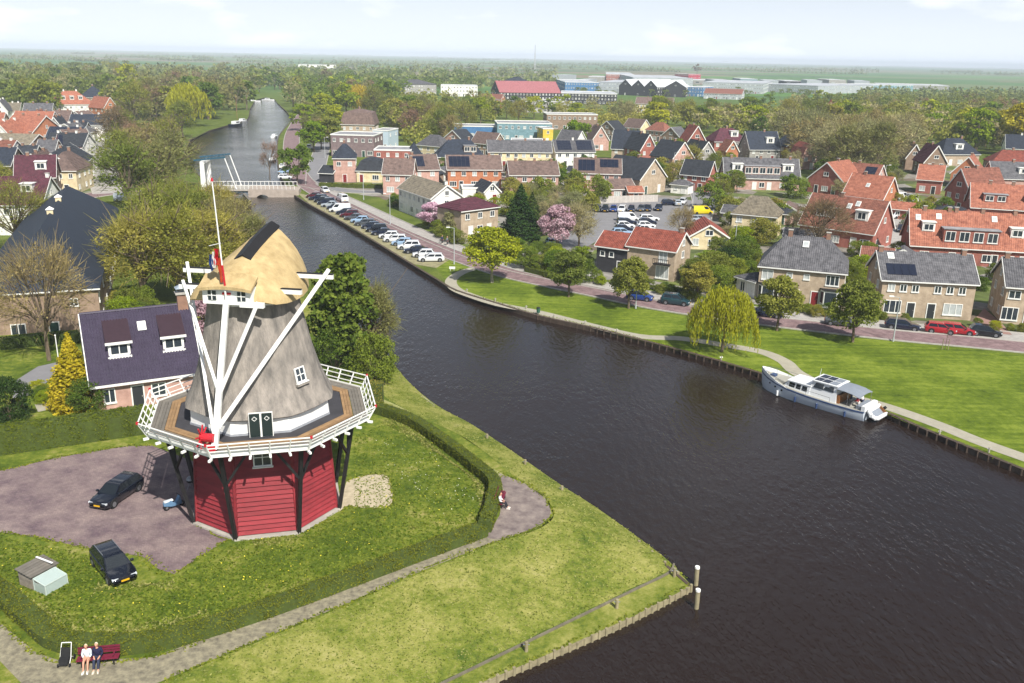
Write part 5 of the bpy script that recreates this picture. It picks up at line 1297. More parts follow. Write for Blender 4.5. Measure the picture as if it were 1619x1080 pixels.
BU = [('bush', 'mid'), ('bush', 'ivy'), ('bush', 'olive'), ('bush', 'mid'), ('bush', 'lime')]
scatter([(800, 400), (930, 415), (930, 450), (820, 425)], 16, BU + [('round', 'mid')], 'leafy shrub in the garden beside the lime green tree', 'garden shrubs by the lime tree', (2, 4.5), 'garden_bush', 'bush')
scatter([(1082, 440), (1150, 400), (1200, 400), (1190, 440), (1150, 470), (1090, 478)], 18, BU + [('bush', 'dark')], 'dense shrub in the garden beside the balcony house', 'shrubs by the balcony house', (2.5, 5.5), 'garden_bush', 'bush')
scatter([(1140, 330), (1250, 330), (1260, 400), (1150, 400)], 22, BU + [('bud', 'olive'), ('bud', 'pale')], 'shrub or small tree behind the blue windowed cottage', 'gardens behind the cottage', (2.5, 6), 'garden_bush', 'bush')
scatter([(1340, 405), (1430, 400), (1430, 450), (1370, 470), (1335, 450)], 10, BU, 'shrub between the hipped house and the solar panelled house', 'shrubs between the double houses', (2.5, 4.5), 'garden_bush', 'bush')
scatter([(930, 440), (990, 452), (1060, 455), (1080, 462), (1070, 470), (960, 460)], 9, BU, 'low shrub before the tan balcony house', 'front garden shrubs of the balcony house', (1.2, 2.2), 'garden_bush', 'bush', sp=1.1)
scatter([(1200, 492), (1330, 505), (1390, 508), (1440, 512), (1440, 504), (1200, 484)], 14, BU + [('bush', 'olive')], 'low shrub in the front gardens of the double houses', 'front garden shrubs of the double houses', (1.0, 2.0), 'garden_bush', 'bush', sp=1.2)
scatter([(1470, 512), (1540, 518), (1620, 528), (1610, 520)], 5, BU, 'low shrub by the red paved drive', 'shrubs by the red drive', (1.0, 1.8), 'garden_bush', 'bush', sp=1.2)
scatter([(690, 355), (730, 365), (725, 388), (700, 378), (670, 362)], 9, BU, 'shrub in the garden of the white long house', 'shrubs by the white long house', (1.6, 3.2), 'garden_bush', 'bush')
scatter([(870, 300), (1000, 312), (960, 320), (940, 345), (860, 370), (800, 345), (800, 318)], 26, BU + [('bud', 'pale'), ('round', 'olive'), ('bud', 'olive')], 'garden tree behind the pink brick terraces', 'trees between terraces and car park', (3, 7), 'garden_tree')
scatter([(600, 312), (660, 318), (630, 330), (600, 325)], 6, BU, 'clipped shrub at the street corner green', 'shrubs on the corner green', (1.5, 3), 'garden_bush', 'bush')
scatter([(640, 270), (1060, 268), (1060, 298), (640, 296)], 34, BU + [('round', 'mid'), ('bud', 'pale'), ('tall', 'dark')], 'small tree in the back gardens of the middle terraces', 'back garden trees of the middle terraces', (3, 6.5), 'garden_tree')
scatter([(1050, 250), (1300, 258), (1440, 280), (1430, 300), (1300, 320), (1140, 340), (1060, 300)], 34, [('bud', 'pale'), ('bud', 'olive'), ('round', 'mid'), ('bush', 'mid')], 'garden tree between the villas and the grey roofed terrace', 'garden trees by the villas', (4, 9), 'garden_tree')
scatter([(1390, 310), (1480, 310), (1540, 345), (1440, 395), (1425, 350)], 10, BU, 'street shrub among the orange roofed houses', 'shrubs among orange roofs', (2.5, 5), 'garden_bush', 'bush')
scatter([(1140, 405), (1250, 402), (1260, 440), (1200, 440)], 10, BU, 'x', 'shrubs behind the hipped double house', (2, 4), 'garden_bush', 'bush')
scatter([(1430, 425), (1619, 432), (1619, 470), (1560, 470), (1440, 440)], 14, BU, 'xx', 'shrubs behind the solar panelled double house', (2, 4), 'garden_bush', 'bush')
scatter([(640, 310), (800, 318), (790, 345), (730, 345), (700, 325)], 12, BU, 'xxx', 'shrubs around the white pedimented cottage', (1.8, 3.6), 'garden_bush', 'bush')
scatter([(0, 250), (60, 285), (30, 330), (0, 340)], 9, [('round', 'mid'), ('bud', 'olive')], 'garden tree among the west bank houses', 'garden trees of the west bank', (5, 8), 'garden_tree')
scatter([(165, 470), (205, 470), (240, 510), (190, 520)], 7, BU, 'shrub in the yard behind the miller house', 'shrubs behind the miller house', (2.5, 4.5), 'garden_bush', 'bush')
scatter([(30, 606), (100, 600), (105, 640), (60, 640)], 6, [('bush', 'lime'), ('bush', 'mid')], 'low clipped bush in the garden beside the golden conifer', 'garden bushes by the golden conifer', (1.0, 1.6), 'garden_bush', 'bush', z=0, sp=1.3)
# --- woods and canal banks
scatter([(1235, 236), (1440, 246), (1420, 284), (1350, 296), (1240, 262)], 30, [('bud', 'pale'), ('bud', 'pale'), ('bud', 'bud')], 'pale budding park tree on the green behind the villas', 'pale trees of the park', (14, 18), 'park_tree', sp=.55)
scatter([(1030, 190), (1240, 190), (1619, 195), (1619, 250), (1460, 236), (1240, 228), (1030, 208)], 62, [('bud', 'pale'), ('bud', 'olive'), ('round', 'mid'), ('bud', 'bud'), ('round', 'olive'), ('round', 'lime')], 'spring tree in the wood beyond the villas', 'trees of the wood', (11, 17), 'wood_tree', sp=.62)
scatter([(1290, 166), (1619, 168), (1619, 196), (1100, 186)], 40, [('bud', 'olive'), ('round', 'mid'), ('bud', 'bud'), ('round', 'olive'), ('bud', 'copper')], 'spring tree at the back of the wood before the fields', 'trees at the back of the wood', (10, 14), 'wood_tree', sp=.7)
scatter([(600, 180), (760, 180), (770, 235), (640, 250), (610, 225)], 24, [('bud', 'bud'), ('bud', 'olive'), ('round', 'mid'), ('bud', 'copper'), ('round', 'olive')], 'budding tree in the grove between mansion and school', 'trees of the school grove', (11, 16), 'grove_tree', sp=.62)
scatter([(740, 172), (1000, 178), (1000, 208), (880, 200), (740, 196)], 20, [('round', 'lime'), ('round', 'mid'), ('bud', 'pale'), ('bud', 'olive')], 'leafy tree behind the school wings', 'trees behind the school', (10, 14), 'school_tree', sp=.7)
scatter([(440, 140), (640, 140), (640, 178), (480, 195), (450, 165)], 26, [('bud', 'bud'), ('round', 'mid'), ('bud', 'olive'), ('bud', 'copper'), ('round', 'lime')], 'tree on the east side of the far canal', 'trees east of the far canal', (14, 20), 'canal_tree', sp=.65)
scatter([(170, 140), (400, 135), (400, 165), (385, 180), (320, 192), (250, 205), (180, 200)], 40, [('bud', 'bud'), ('bud', 'copper'), ('bud', 'olive'), ('round', 'mid'), ('bud', 'bud')], 'brown budding tree on the west side of the far canal', 'trees west of the far canal', (15, 21), 'canal_tree', sp=.62)
scatter([(0, 120), (200, 118), (190, 160), (110, 165), (70, 190), (0, 185)], 32, [('round', 'mid'), ('bud', 'olive'), ('bud', 'pale'), ('round', 'olive'), ('bud', 'bud')], 'leafy tree at the north edge of the old town', 'trees north of the old town', (15, 21), 'town_tree', sp=.62)
scatter([(170, 225), (290, 215), (285, 245), (250, 262), (180, 270)], 7, [('bud', 'bud'), ('bud', 'olive'), ('bud', 'copper')], 'brown budding tree along the west quay street', 'trees along the west quay street', (12, 15), 'quay_tree', sp=.62)
scatter([(470, 190), (520, 185), (525, 240), (490, 250), (480, 225)], 9, [('bud', 'bud'), ('round', 'olive'), ('round', 'lime')], 'tree along the red canal street', 'trees along the red street', (9, 13), 'street_tree', sp=.7)
scatter([(390, 128), (445, 128), (445, 148), (390, 150)], 8, [('round', 'mid')], 'green tree closing off the far end of the canal', 'trees at the canal end', (15, 20), 'canal_tree', sp=.6)
# --- far woods: one mass
def far_woods():
    rng = np.random.default_rng(5)
    C0, O0, _ = crown_points('round', rng, 12, 7)
    VV, FF, k = [], [], 0
    pts = []
    for _ in range(900):      # wooded edge of the town, 0.75 to 1.6 km
        px, py = rng.uniform(-80, 880), rng.uniform(112, 142); p = P(px, py)
        if clear(p, 4): pts.append((p.x, p.y, rng.uniform(11, 19)))
    for _ in range(420):
        px, py = rng.uniform(1360, 1700), rng.uniform(148, 164); p = P(px, py)
        if clear(p, 4): pts.append((p.x, p.y, rng.uniform(8, 12)))
    for _ in range(130):      # tree lines and farm clumps out to the horizon
        px, py = (rng.uniform(-300, 1050) if rng.random() < .72 else rng.uniform(1050, 1900)), 91 + 24 * rng.random() ** 1.6 + (0.0204 * 0)
        p = P(px, py + (px - 810) * .0204)
        a = rng.normal() * .25; n_ = rng.integers(8, 30); L = rng.uniform(80, 420)
        for t in np.linspace(-.5, .5, n_): pts.append((p.x + math.cos(a) * L * t, p.y + math.sin(a) * L * t, rng.uniform(9, 17)))
    for x, y, h in pts:
        s = h / 10; i = rng.permutation(len(C0))[:34]
        V, F = quads_at((C0[i] - [0, 0, 1.2]) * s * [1.15, 1.15, 1] + [x, y, G], 2.4 * s, rng, .8, .3, O0[i], .8)
        VV.append(V); FF.append(F + k); k += len(V)
    tag(ob('far_woods', mesh_np('far_woods', np.concatenate(VV), np.concatenate(FF), LF['farwood'])), 'wooded town edge and tree lines fading towards the horizon', None, None, 'stuff')
far_woods()
def wood_mass(name, poly, n, hr, leaf, label, seed):
    """the closed canopy between the trees one can tell apart"""
    rng = np.random.default_rng(seed); C0, O0, _ = crown_points('round', rng, 24, 16); xs, ys = [p[0] for p in poly], [p[1] for p in poly]; VV, FF, k, c = [], [], 0, 0
    for _ in range(n * 12):
        q = rng.uniform(min(xs), max(xs)), rng.uniform(min(ys), max(ys))
        if not inside(q, poly): continue
        p = P(*q)
        if not clear(p, 3): continue
        h = rng.uniform(*hr); s_ = h / 10; i = rng.permutation(len(C0))[:230]
        V, F = quads_at((C0[i] - [0, 0, .8]) * s_ * [1.2, 1.2, 1] + [p.x, p.y, G], 1.0 * s_, rng, .75, .3, O0[i], .8); VV.append(V); FF.append(F + k); k += len(V); c += 1
        if c >= n: break
    tag(ob(name, mesh_np(name, np.concatenate(VV), np.concatenate(FF), LF[leaf])), label, None, None, 'stuff')
WOODP = [(1040, 190), (1240, 186), (1640, 184), (1640, 246), (1470, 240), (1240, 226), (1010, 206)]
wood_mass('wood_canopy', WOODP, 130, (10, 15), 'khaki', 'yellowish spring canopy of the wood beyond the villas', 1)
wood_mass('wood_canopy', WOODP, 110, (10, 14), 'pale', 'pale budding canopy of the wood beyond the villas', 2)
wood_mass('wood_canopy', [(1300, 162), (1640, 164), (1640, 188), (1240, 178)], 90, (9, 13), 'olive', 'olive canopy at the back of the wood', 3)
wood_mass('wood_canopy', [(0, 112), (210, 110), (195, 165), (110, 166), (70, 190), (0, 185)], 110, (13, 19), 'olive', 'olive canopy north of the old town', 4)
wood_mass('wood_canopy', [(190, 118), (400, 116), (402, 150), (380, 178), (320, 190), (260, 200), (190, 190)], 110, (14, 20), 'bud', 'brown budding canopy along the far canal', 5)
wood_mass('wood_canopy', [(445, 116), (760, 122), (760, 146), (640, 150), (620, 178), (500, 190), (460, 168)], 120, (12, 18), 'mid', 'green canopy east of the far canal', 6)
wood_mass('wood_canopy', [(610, 160), (790, 168), (780, 200), (720, 196), (700, 238), (640, 245), (615, 215)], 60, (9, 14), 'khaki', 'yellowish canopy of the school grove', 7)
wood_mass('wood_canopy', [(870, 176), (1020, 182), (1040, 215), (950, 210), (880, 190)], 45, (7, 10), 'khaki', 'leafy gardens between the office and the wood', 8)
# --- clipped hedges
def hedge(px, w, h, label, z=0.0, leaf='hedge', dens=150, size=.10, m=None):
    c = smooth_line([P(x, y, z) for x, y in px], 4)
    c0 = c[0].copy(); c = [p - c0 for p in c]
    a, b = offset_line(c, w / 2), offset_line(c, -w / 2)
    root = empty('hedge', c0, 0, label, 'hedge')
    mb = MB(); mb.loft([[(p.x, p.y, -.1), (p.x, p.y, h - .05), (q.x, q.y, h - .05), (q.x, q.y, -.1)] for p, q in zip(a, b)])
    mb.build('hedge_core', MATS['hedge_core'], root)
    rng = np.random.default_rng(len(label)); C, O = [], []
    for i in range(len(c) - 1):
        L = (c[i + 1] - c[i]).length; n_ = int(L * (w + 2 * h) * dens)
        t = rng.random(n_); s = rng.random(n_) * (w + 2 * h)
        A = np.array(a[i])[None] * (1 - t)[:, None] + np.array(a[i + 1])[None] * t[:, None]; B = np.array(b[i])[None] * (1 - t)[:, None] + np.array(b[i + 1])[None] * t[:, None]
        nrm = np.array((a[i] - b[i]).normalized())
        top = (s >= h) & (s < h + w); f = np.clip((s - h) / w, 0, 1)
        X = np.where(top[:, None], A * (1 - f)[:, None] + B * f[:, None], np.where((s < h)[:, None], A, B)); X[:, 2] = np.where(top, h, np.where(s < h, s, s - h - w))
        N = np.where(top[:, None], np.array([0, 0, 1.0]), np.where((s < h)[:, None], nrm, -nrm))
        C.append(X + N * (rng.uniform(-.07, .07, n_) + .05 * np.sin(X[:, 0] * 2.3 + X[:, 1] * 1.7) + .04 * np.sin(X[:, 0] * 5.1 - X[:, 1] * 3.3))[:, None]); O.append(N)
    V, F = quads_at(np.concatenate(C), size, rng, .75, .1, np.concatenate(O), 1.3)
    tag(ob('hedge_leaves', mesh_np('hedge_leaves', V, F, LF[leaf]), root), kind='stuff')
    return root
mat('hedge_core', (.055, .078, .010), .9, .3, 3)
hedge([(597, 652), (650, 671), (700, 704), (752, 744), (781, 772), (778, 805), (766, 842)], 1.0, .95, 'clipped hedge curving along the waterside of the mill yard')
hedge([(764, 843), (640, 889), (560, 919), (400, 977), (245, 1021), (105, 1022), (52, 986), (0, 942), (-110, 870)], 1.3, .75, 'long clipped hedge between the mill lawn and the gravel path', leaf='hedge')
hedge([(-80, 724), (0, 713), (110, 697), (232, 679)], 2.4, 2.1, 'tall broad clipped hedge between the mill yard and the miller garden', dens=90, size=.14)
hedge([(583, 640), (606, 640)], 1.3, 2.4, 'square clipped yew block beside the ivy tree', leaf='olive')
hedge([(165, 545), (130, 540), (60, 545), (0, 552)], 1.2, 1.3, 'dark hedge along the foot of the huge hall', z=0, leaf='dark')
hedge([(832, 430), (870, 440), (905, 452)], 1.0, 1.0, 'low hedge along the pavement beside the lime green tree', z=G)
hedge([(1036, 459), (1075, 464), (1098, 470)], 1.0, .9, 'low hedge before the tan balcony house', z=G)
hedge([(505, 295), (560, 297), (604, 298)], 1.2, 1.0, 'low hedge in front of the pink corner house', z=G, dens=25, size=.3)
# --- grass blades and flowers in the mill yard
def turf(name, poly, n, z, m, size, dz=.05, flat=False):
    rng = np.random.default_rng(n); xs, ys = [p[0] for p in poly], [p[1] for p in poly]; C = []
    q = np.stack([rng.uniform(min(xs), max(xs), n), rng.uniform(min(ys), max(ys), n)], 1)
    for a, b in q:
        if inside((a, b), poly): C.append(P(a, b, z))
    C = np.array([tuple(c) for c in C]); C[:, 2] += dz
    V, F = quads_at(C, size, rng, .5 if not flat else 1, 1.8 if not flat else 4, None)
    o = tag(ob(name, mesh_np(name, V, F, m)), kind='stuff'); return o
YARD = [(560, 690), (640, 660), (760, 745), (770, 800), (750, 835), (560, 908), (400, 962), (240, 1005), (110, 1005), (0, 925), (0, 850), (130, 875), (225, 925), (275, 915), (370, 860), (480, 840), (560, 805)]
tuft = leaf_mat('grass_blades', (.08, .125, .01), (.24, .27, .035), .3)
tag(turf('grass_tufts', YARD, 42000, 0, tuft, .2, .05), 'mown grass tufts of the mill lawn')
def slope_turf():
    rng = np.random.default_rng(3); g_ = np.array([[tuple(v) for v in r] for r in SLOPE]); ni = g_.shape[1]; C = []
    for i in range(4, 58):
        if i + 1 >= ni: break
        for j in range(g_.shape[0] - 1):
            a, b, c, d = g_[j, i], g_[j, i + 1], g_[j + 1, i + 1], g_[j + 1, i]
            ar = np.linalg.norm(np.cross(b - a, d - a)); n_ = int(ar * 26); u, v = rng.random((2, n_, 1))
            C.append(a * (1 - u) * (1 - v) + b * u * (1 - v) + c * u * v + d * (1 - u) * v)
    C = np.concatenate(C); C[:, 2] += .025
    V, F = quads_at(C, .17, rng, .45, 2.6); tag(ob('grass_tufts', mesh_np('grass_tufts', V, F, leaf_mat('dry_blades', (.13, .16, .02), (.40, .37, .13), .3))), 'dry grass tufts of the canal bank', None, None, 'stuff')
slope_turf()
tag(turf('dandelions', YARD, 600, 0, mat('dandelion_yellow', '#d8c93a', .8, .1), .09, .1, True), 'dandelions dotting the mill lawn')
tag(turf('daisies', [(590, 690), (690, 720), (760, 790), (700, 815), (610, 745)], 300, 0, mat('daisy_white', '#dcdcc8', .8, .05), .07, .1, True), 'pale seed heads in the mill lawn')

def edge_turf(lines, m, label, dens=26):
    """ragged grass growing over the edges of paths and paving"""
    rng = np.random.default_rng(77); C = []
    for px, z, spread in lines:
        c = smooth_line([P(x, y, z) for x, y in px], 4)
        for a, b in zip(c, c[1:]):
            L = (b - a).length; n_ = int(L * dens); t = rng.random(n_)[:, None]; d = np.array(b - a); nr = np.array([-d[1], d[0], 0]) / (np.linalg.norm(d) + 1e-6)
            wob = (np.sin(np.array(a).sum() * 1.3) * .5 + .5) * spread
            C.append(np.array(a) + d * t + nr * (rng.normal(size=(n_, 1)) * wob * .6 + rng.normal() * .08) + np.array([0, 0, .06]))
    V, F = quads_at(np.concatenate(C), .2, rng, .55, 1.6); tag(ob('edge_grass', mesh_np('edge_grass', V, F, m)), label, None, None, 'stuff')
edge_turf([([(0, 745), (100, 722), (200, 706), (240, 705)], 0, .35), ([(365, 850), (330, 872), (275, 908), (250, 900), (225, 880), (140, 868), (60, 850), (0, 842)], 0, .45), ([(0, 985), (58, 1033), (100, 1047), (240, 1040), (420, 975), (600, 905), (768, 850)], 0, .3), ([(788, 748), (830, 765), (862, 788), (873, 814), (850, 835), (780, 858), (640, 914), (560, 950), (420, 1008), (255, 1078)], 0, .3), ([(548, 762), (575, 752), (610, 752), (620, 775), (616, 800), (580, 804), (550, 800)], 0, .4), ([(310, 830), (372, 856), (478, 842), (548, 802)], 0, .25)], tuft, 'ragged grass along the paths and paving of the mill yard')
edge_turf([([(720, 460), (790, 479), (850, 497), (940, 517), (1030, 540), (1130, 568), (1200, 588), (1290, 616)], G, .25), ([(1388, 647), (1453, 675), (1517, 701), (1619, 743)], G, .25), ([(1085, 915), (1000, 846), (880, 771), (790, 711), (705, 656)], G, .35), ([(1090, 924), (1000, 972), (900, 1017), (760, 1078)], G, .25)], tuft, 'rough grass along the canal edges and footpath', 14)
edge_turf([([(-40, 880), (0, 915), (55, 958), (112, 992), (180, 998), (245, 992), (330, 968)], 0, 1.0), ([(612, 664), (690, 715), (742, 752), (763, 778), (760, 806)], 0, .7), ([(150, 930), (230, 925), (275, 925)], 0, 1.2), ([(400, 860), (480, 848)], 0, .8)], MATS['dry_blades'], 'straw coloured worn turf inside the mill hedge', 70)
wood_mass('industrial_trees', [(880, 140), (1300, 146), (1300, 158), (900, 154)], 45, (6, 9), 'olive', 'trees between the industrial halls', 9)
# ================================================================== cars
PAINT = {k: mat('car_paint_' + k, c, 0.15, 0.0, metal=0.0, spec=0.5, coat=0.6) for k, c in (('white', '#d8dadc'), ('black', '#0f131e'), ('navy', '#141d33'), ('blue', '#1f3b7a'), ('grey', '#4a4e54'), ('silver', '#9ba3ab'), ('red', '#9c1722'), ('maroon', '#4d1420'), ('teal', '#1d3a42'), ('green', '#26362f'), ('yellow', '#d8c31e'), ('lightblue', '#8fa9c4'))}
M_TYRE = mat('tyre', (.012, .012, .013), .85, 0)
M_RIM = mat('rim', '#8a8d92', .35, 0, metal=.6)
M_CGLASS = mat('car_glass', (.012, .016, .02), .06, 0, spec=.6)
M_LAMP = mat('headlight', '#c9ced2', .15, 0)
M_TAIL = mat('tail_light', '#8a0f14', .25, 0)
M_PLATE = mat('yellow_plate', '#d9a81c', .5, 0)
KIND = {  # length, width, belt, height, hood end, cabin front/rear at belt, roof front/rear
    'hatchback': (4.05, 1.76, .93, 1.47, .98, 1.12, -1.92, .28, -1.55), 'estate': (4.65, 1.83, .92, 1.46, 1.05, 1.2, -2.2, .35, -1.85), 'saloon': (4.6, 1.82, .9, 1.42, 1.05, 1.15, -1.75, .3, -.95),
    'suv': (4.4, 1.86, 1.05, 1.66, 1.0, 1.15, -2.08, .4, -1.8), 'van': (5.0, 1.95, 1.12, 1.95, 1.4, 1.75, -2.46, 1.0, -2.4)}
_car = {}
def car_meshes(kind):
    if kind in _car: return _car[kind]
    L, W, zb, H, hx, cf, cr, rf, rr = KIND[kind]; h = L / 2; w = W / 2
    b = MB(); rings = []
    for x, f, zl, zt in ((h, .70, .36, .58), (h - .07, .84, .26, .66), (h - .25, .93, .2, .72), (h - .6, .98, .18, .78), (hx, 1, .18, zb - .03), (0, 1, .18, zb), (-h * .55, 1, .18, zb + .03), (-h + .3, .97, .2, zb + .03), (-h + .08, .9, .26, zb), (-h, .8, .36, zb - .1)):
        y = w * f
        rings.append([(x, -y * .9, zl), (x, -y, zl + .16), (x, -y, zt - .22), (x, -y * .965, zt - .05), (x, -y * .86, zt), (x, 0, zt + .025), (x, y * .86, zt), (x, y * .965, zt - .05), (x, y, zt - .22), (x, y, zl + .16), (x, y * .9, zl)])
    b.loft(rings)
    wb_, wr = w * .9, w * .70
    cab = [[(cf, -wb_, zb - .04), (cf, wb_, zb - .04), (cr, wb_, zb - .02), (cr, -wb_, zb - .02)], [(rf, -wr, H - .05), (rf, wr, H - .05), (rr, wr, H - .05), (rr, -wr, H - .05)], [(rf - .22, -wr * .88, H), (rf - .22, wr * .88, H), (rr + .18, wr * .88, H), (rr + .18, -wr * .88, H)]]
    b.loft([[Vector(p) for p in r] for r in cab])
    out = {'body': b.mesh('body', PAINT['navy'], 32)}
    lo, hi = [Vector(p) for p in cab[0]], [Vector(p) for p in cab[1]]
    def pane(i, j, s0, s1, t0, t1):
        q = lambda s, t: lo[i].lerp(lo[j], s).lerp(hi[i].lerp(hi[j], s), t)
        p = [q(s0, t0), q(s1, t0), q(s1, t1), q(s0, t1)]; n_ = (p[1] - p[0]).cross(p[3] - p[0]).normalized()
        cen = sum(p, Vector()) / 4
        if n_.dot(cen - Vector((cen.x * .3, 0, zb))) < 0: n_ = -n_; 
        m_ = MB(); m_.loft([[v - n_ * .03 for v in p], [v + n_ * .008 for v in p]]); return m_
    out['windscreen'] = pane(0, 1, .06, .94, .06, .93).mesh('windscreen', M_CGLASS); out['rear_window'] = pane(2, 3, .08, .92, .25, .9).mesh('rear_window', M_CGLASS)
    sw = []
    for i, j, rev in ((1, 2, 0), (3, 0, 1)):
        cuts = ((.06, .46), (.5, .92)) if kind != 'van' else ((.05, .3), (.34, .36))
        for s0, s1 in cuts:
            if rev: s0, s1 = 1 - s1, 1 - s0
            if s1 - s0 > .1: sw.append(pane(i, j, s0, s1, .12, .9).mesh('side_window', M_CGLASS))
    out['side_window'] = sw
    ty = MB().tube((0, -.11, 0), (0, .11, 0), .325, .325, 16); out['wheel'] = ty.mesh('wheel', M_TYRE)
    out['rim'] = MB().tube((0, -.125, 0), (0, .125, 0), .21, .21, 10).mesh('rim', M_RIM)
    out['arch'] = MB().tube((0, -.02, 0), (0, .02, 0), .4, .4, 16).mesh('wheel_arch', M_TYRE)
    out['headlight'] = MB().box(-.09, .06, -.2, .2, -.06, .06).mesh('headlight', M_LAMP); out['tail_light'] = MB().box(-.03, .1, -.14, .14, -.11, .09).mesh('tail_light', M_TAIL)
    out['plate'] = MB().box(-.02, .02, -.26, .26, -.06, .06).mesh('number_plate', M_PLATE)
    out['mirror'] = MB().box(-.08, .08, -.1, .1, -.07, .07).mesh('mirror', PAINT['black'])
    out['grille'] = MB().box(-.02, .03, -.4, .4, -.07, .07).mesh('grille', M_TYRE)
    out['rail'] = MB().beam((rf - .3, 0, 0), (rr + .2, 0, 0), .04, .05).mesh('roof_rail', M_RIM)
    _car[kind] = out
    return out
def car(kind, color, pos, rz, label, group=None, full=True, rails=False):
    L, W, zb, H, hx, cf, cr, rf, rr = KIND[kind]; h = L / 2; w = W / 2
    m = car_meshes(kind); r = empty('parked_car' if kind != 'van' else 'parked_van', pos, rz, label, 'car' if kind != 'van' else 'van', group)
    ob('body', m['body'], r, m=PAINT[color])
    ob('windscreen', m['windscreen'], r); ob('rear_window', m['rear_window'], r)
    for q in m['side_window']: ob('side_window', q, r)
    for sx in (h - .82, -h + .85):
        for sy in (-1, 1):
            wl2 = ob('wheel', m['wheel'], r, (sx, sy * (w - .1), .325))
            if full: ob('rim', m['rim'], wl2); ob('wheel_arch', m['arch'], r, (sx, sy * (w - .015), .36))
    for sy in (-1, 1):
        ob('headlight', m['headlight'], r, (h - .12, sy * w * .66, .62)); 
        if full: ob('tail_light', m['tail_light'], r, (-h + .02, sy * w * .68, zb - .14)); ob('mirror', m['mirror'], r, (cf - .25, sy * (w + .06), zb + .05))
    ob('number_plate', m['plate'], r, (h + .01, 0, .46)); ob('number_plate', m['plate'], r, (-h - .01, 0, .62))
    if full: ob('grille', m['grille'], r, (h - .01, 0, .6))
    if rails:
        for sy in (-1, 1): ob('roof_rail', m['rail'], r, (0, sy * w * .64, H + .02))
    return r
def head(a, b, z=G):
    v = P(*b, z) - P(*a, z); return math.atan2(v.y, v.x)
car('estate', 'black', P(186, 787, .03), head((214, 768), (162, 803), 0), 'glossy black car with its nose towards the lawn, alone on the mill yard paving', None)
bpy.context.view_layer.update()
car('estate', 'black', P(180, 903, .0), head((160, 872), (203, 923), 0), 'black estate car with silver roof rails parked on the grass edge', None, rails=True)
row = 'maroon,navy,black,navy,silver,navy,WHITE,navy,maroon,grey,lightblue,grey,navy,black,navy,white,white,lightblue,white,navy,white,white'.split(',')
CN = {'navy': 'dark blue', 'lightblue': 'pale blue', 'teal': 'dark teal'}
p0, p1 = P(497, 313), P(682, 413)
for i, c in enumerate(row):
    t = i / (len(row) - 1); p = p0.lerp(p1, t)
    k = 'van' if c == 'WHITE' else ('hatchback', 'estate', 'hatchback', 'suv', 'saloon')[i % 5]; c = c.lower()
    car(k, c, (p.x, p.y, G + .03), R(186) + random.uniform(-.05, .05), '%s %s in the quayside parking row, %s from the bridge' % (CN.get(c, c), k, ordinal(i)), 'cars parked along the quay', full=t > .5)
car('hatchback', 'white', P(514, 304, G + .05), head((505, 300), (560, 330)), 'white car driving on the brick road by the bridge', full=False)
car('van', 'white', P(541, 318, G + .05), head((560, 330), (520, 310)), 'white van driving on the brick road past the corner green', full=False)
street = [(1012, 474, 'hatchback', 'blue', 'bright blue hatchback parked before the balcony house'), (1068, 481, 'suv', 'teal', 'dark teal car parked under the olive street trees'), (1212, 500, 'saloon', 'navy', 'dark car half hidden behind the yellow willow'), (1330, 514, 'saloon', 'grey', 'grey car behind the street tree of the climbing plant house'), (1426, 520, 'estate', 'navy', 'dark blue estate car parked before the climbing plant house'), (1486, 526, 'hatchback', 'red', 'red hatchback parked nose to tail with another red car'), (1512, 527, 'estate', 'red', 'red estate car parked between the red hatchback and the black car'), (1557, 530, 'hatchback', 'black', 'black hatchback parked by the red paved drive')]
for x, y, k, c, lb in street: car(k, c, P(x, y, G + .04), head((x, y), (x + 30, y + 3.2)), lb, 'cars parked along the brick road')
lot = [(944, 334, 'grey'), (957, 334, 'black'), (970, 334, 'blue'), (983, 334, 'white'), (998, 334, 'navy'), (1014, 333, 'grey'), (1024, 333, 'navy'), (1041, 332, 'navy')]
for i, (x, y, c) in enumerate(lot): car(('hatchback', 'estate')[i % 2], c, P(x, y, G + .04), R(258) + random.uniform(-.05, .05), '%s car against the car park fence, %s from the terrace end' % (CN.get(c, c), ordinal(i)), 'cars along the car park fence', full=False)
for j, (x0, xs) in enumerate(((993, (('van', 'white'), ('estate', 'navy'), ('hatchback', 'white'), ('hatchback', 'navy'), ('estate', 'lightblue'), ('hatchback', 'grey'))), (1026, (('estate', 'white'), ('hatchback', 'navy'), ('hatchback', 'white'), ('saloon', 'white'), ('hatchback', 'white'), ('estate', 'silver'))))):
    for i, (k, c) in enumerate(xs):
        car(k, c, P(x0 - i * 2.2, 349 + i * 5.6, G + .04), R(6) + random.uniform(-.04, .04), '%s %s in the %s car park row, %s from the fence' % (CN.get(c, c), k, ('terrace side', 'street side')[j], ordinal(i)), 'cars in the middle of the car park', full=False)
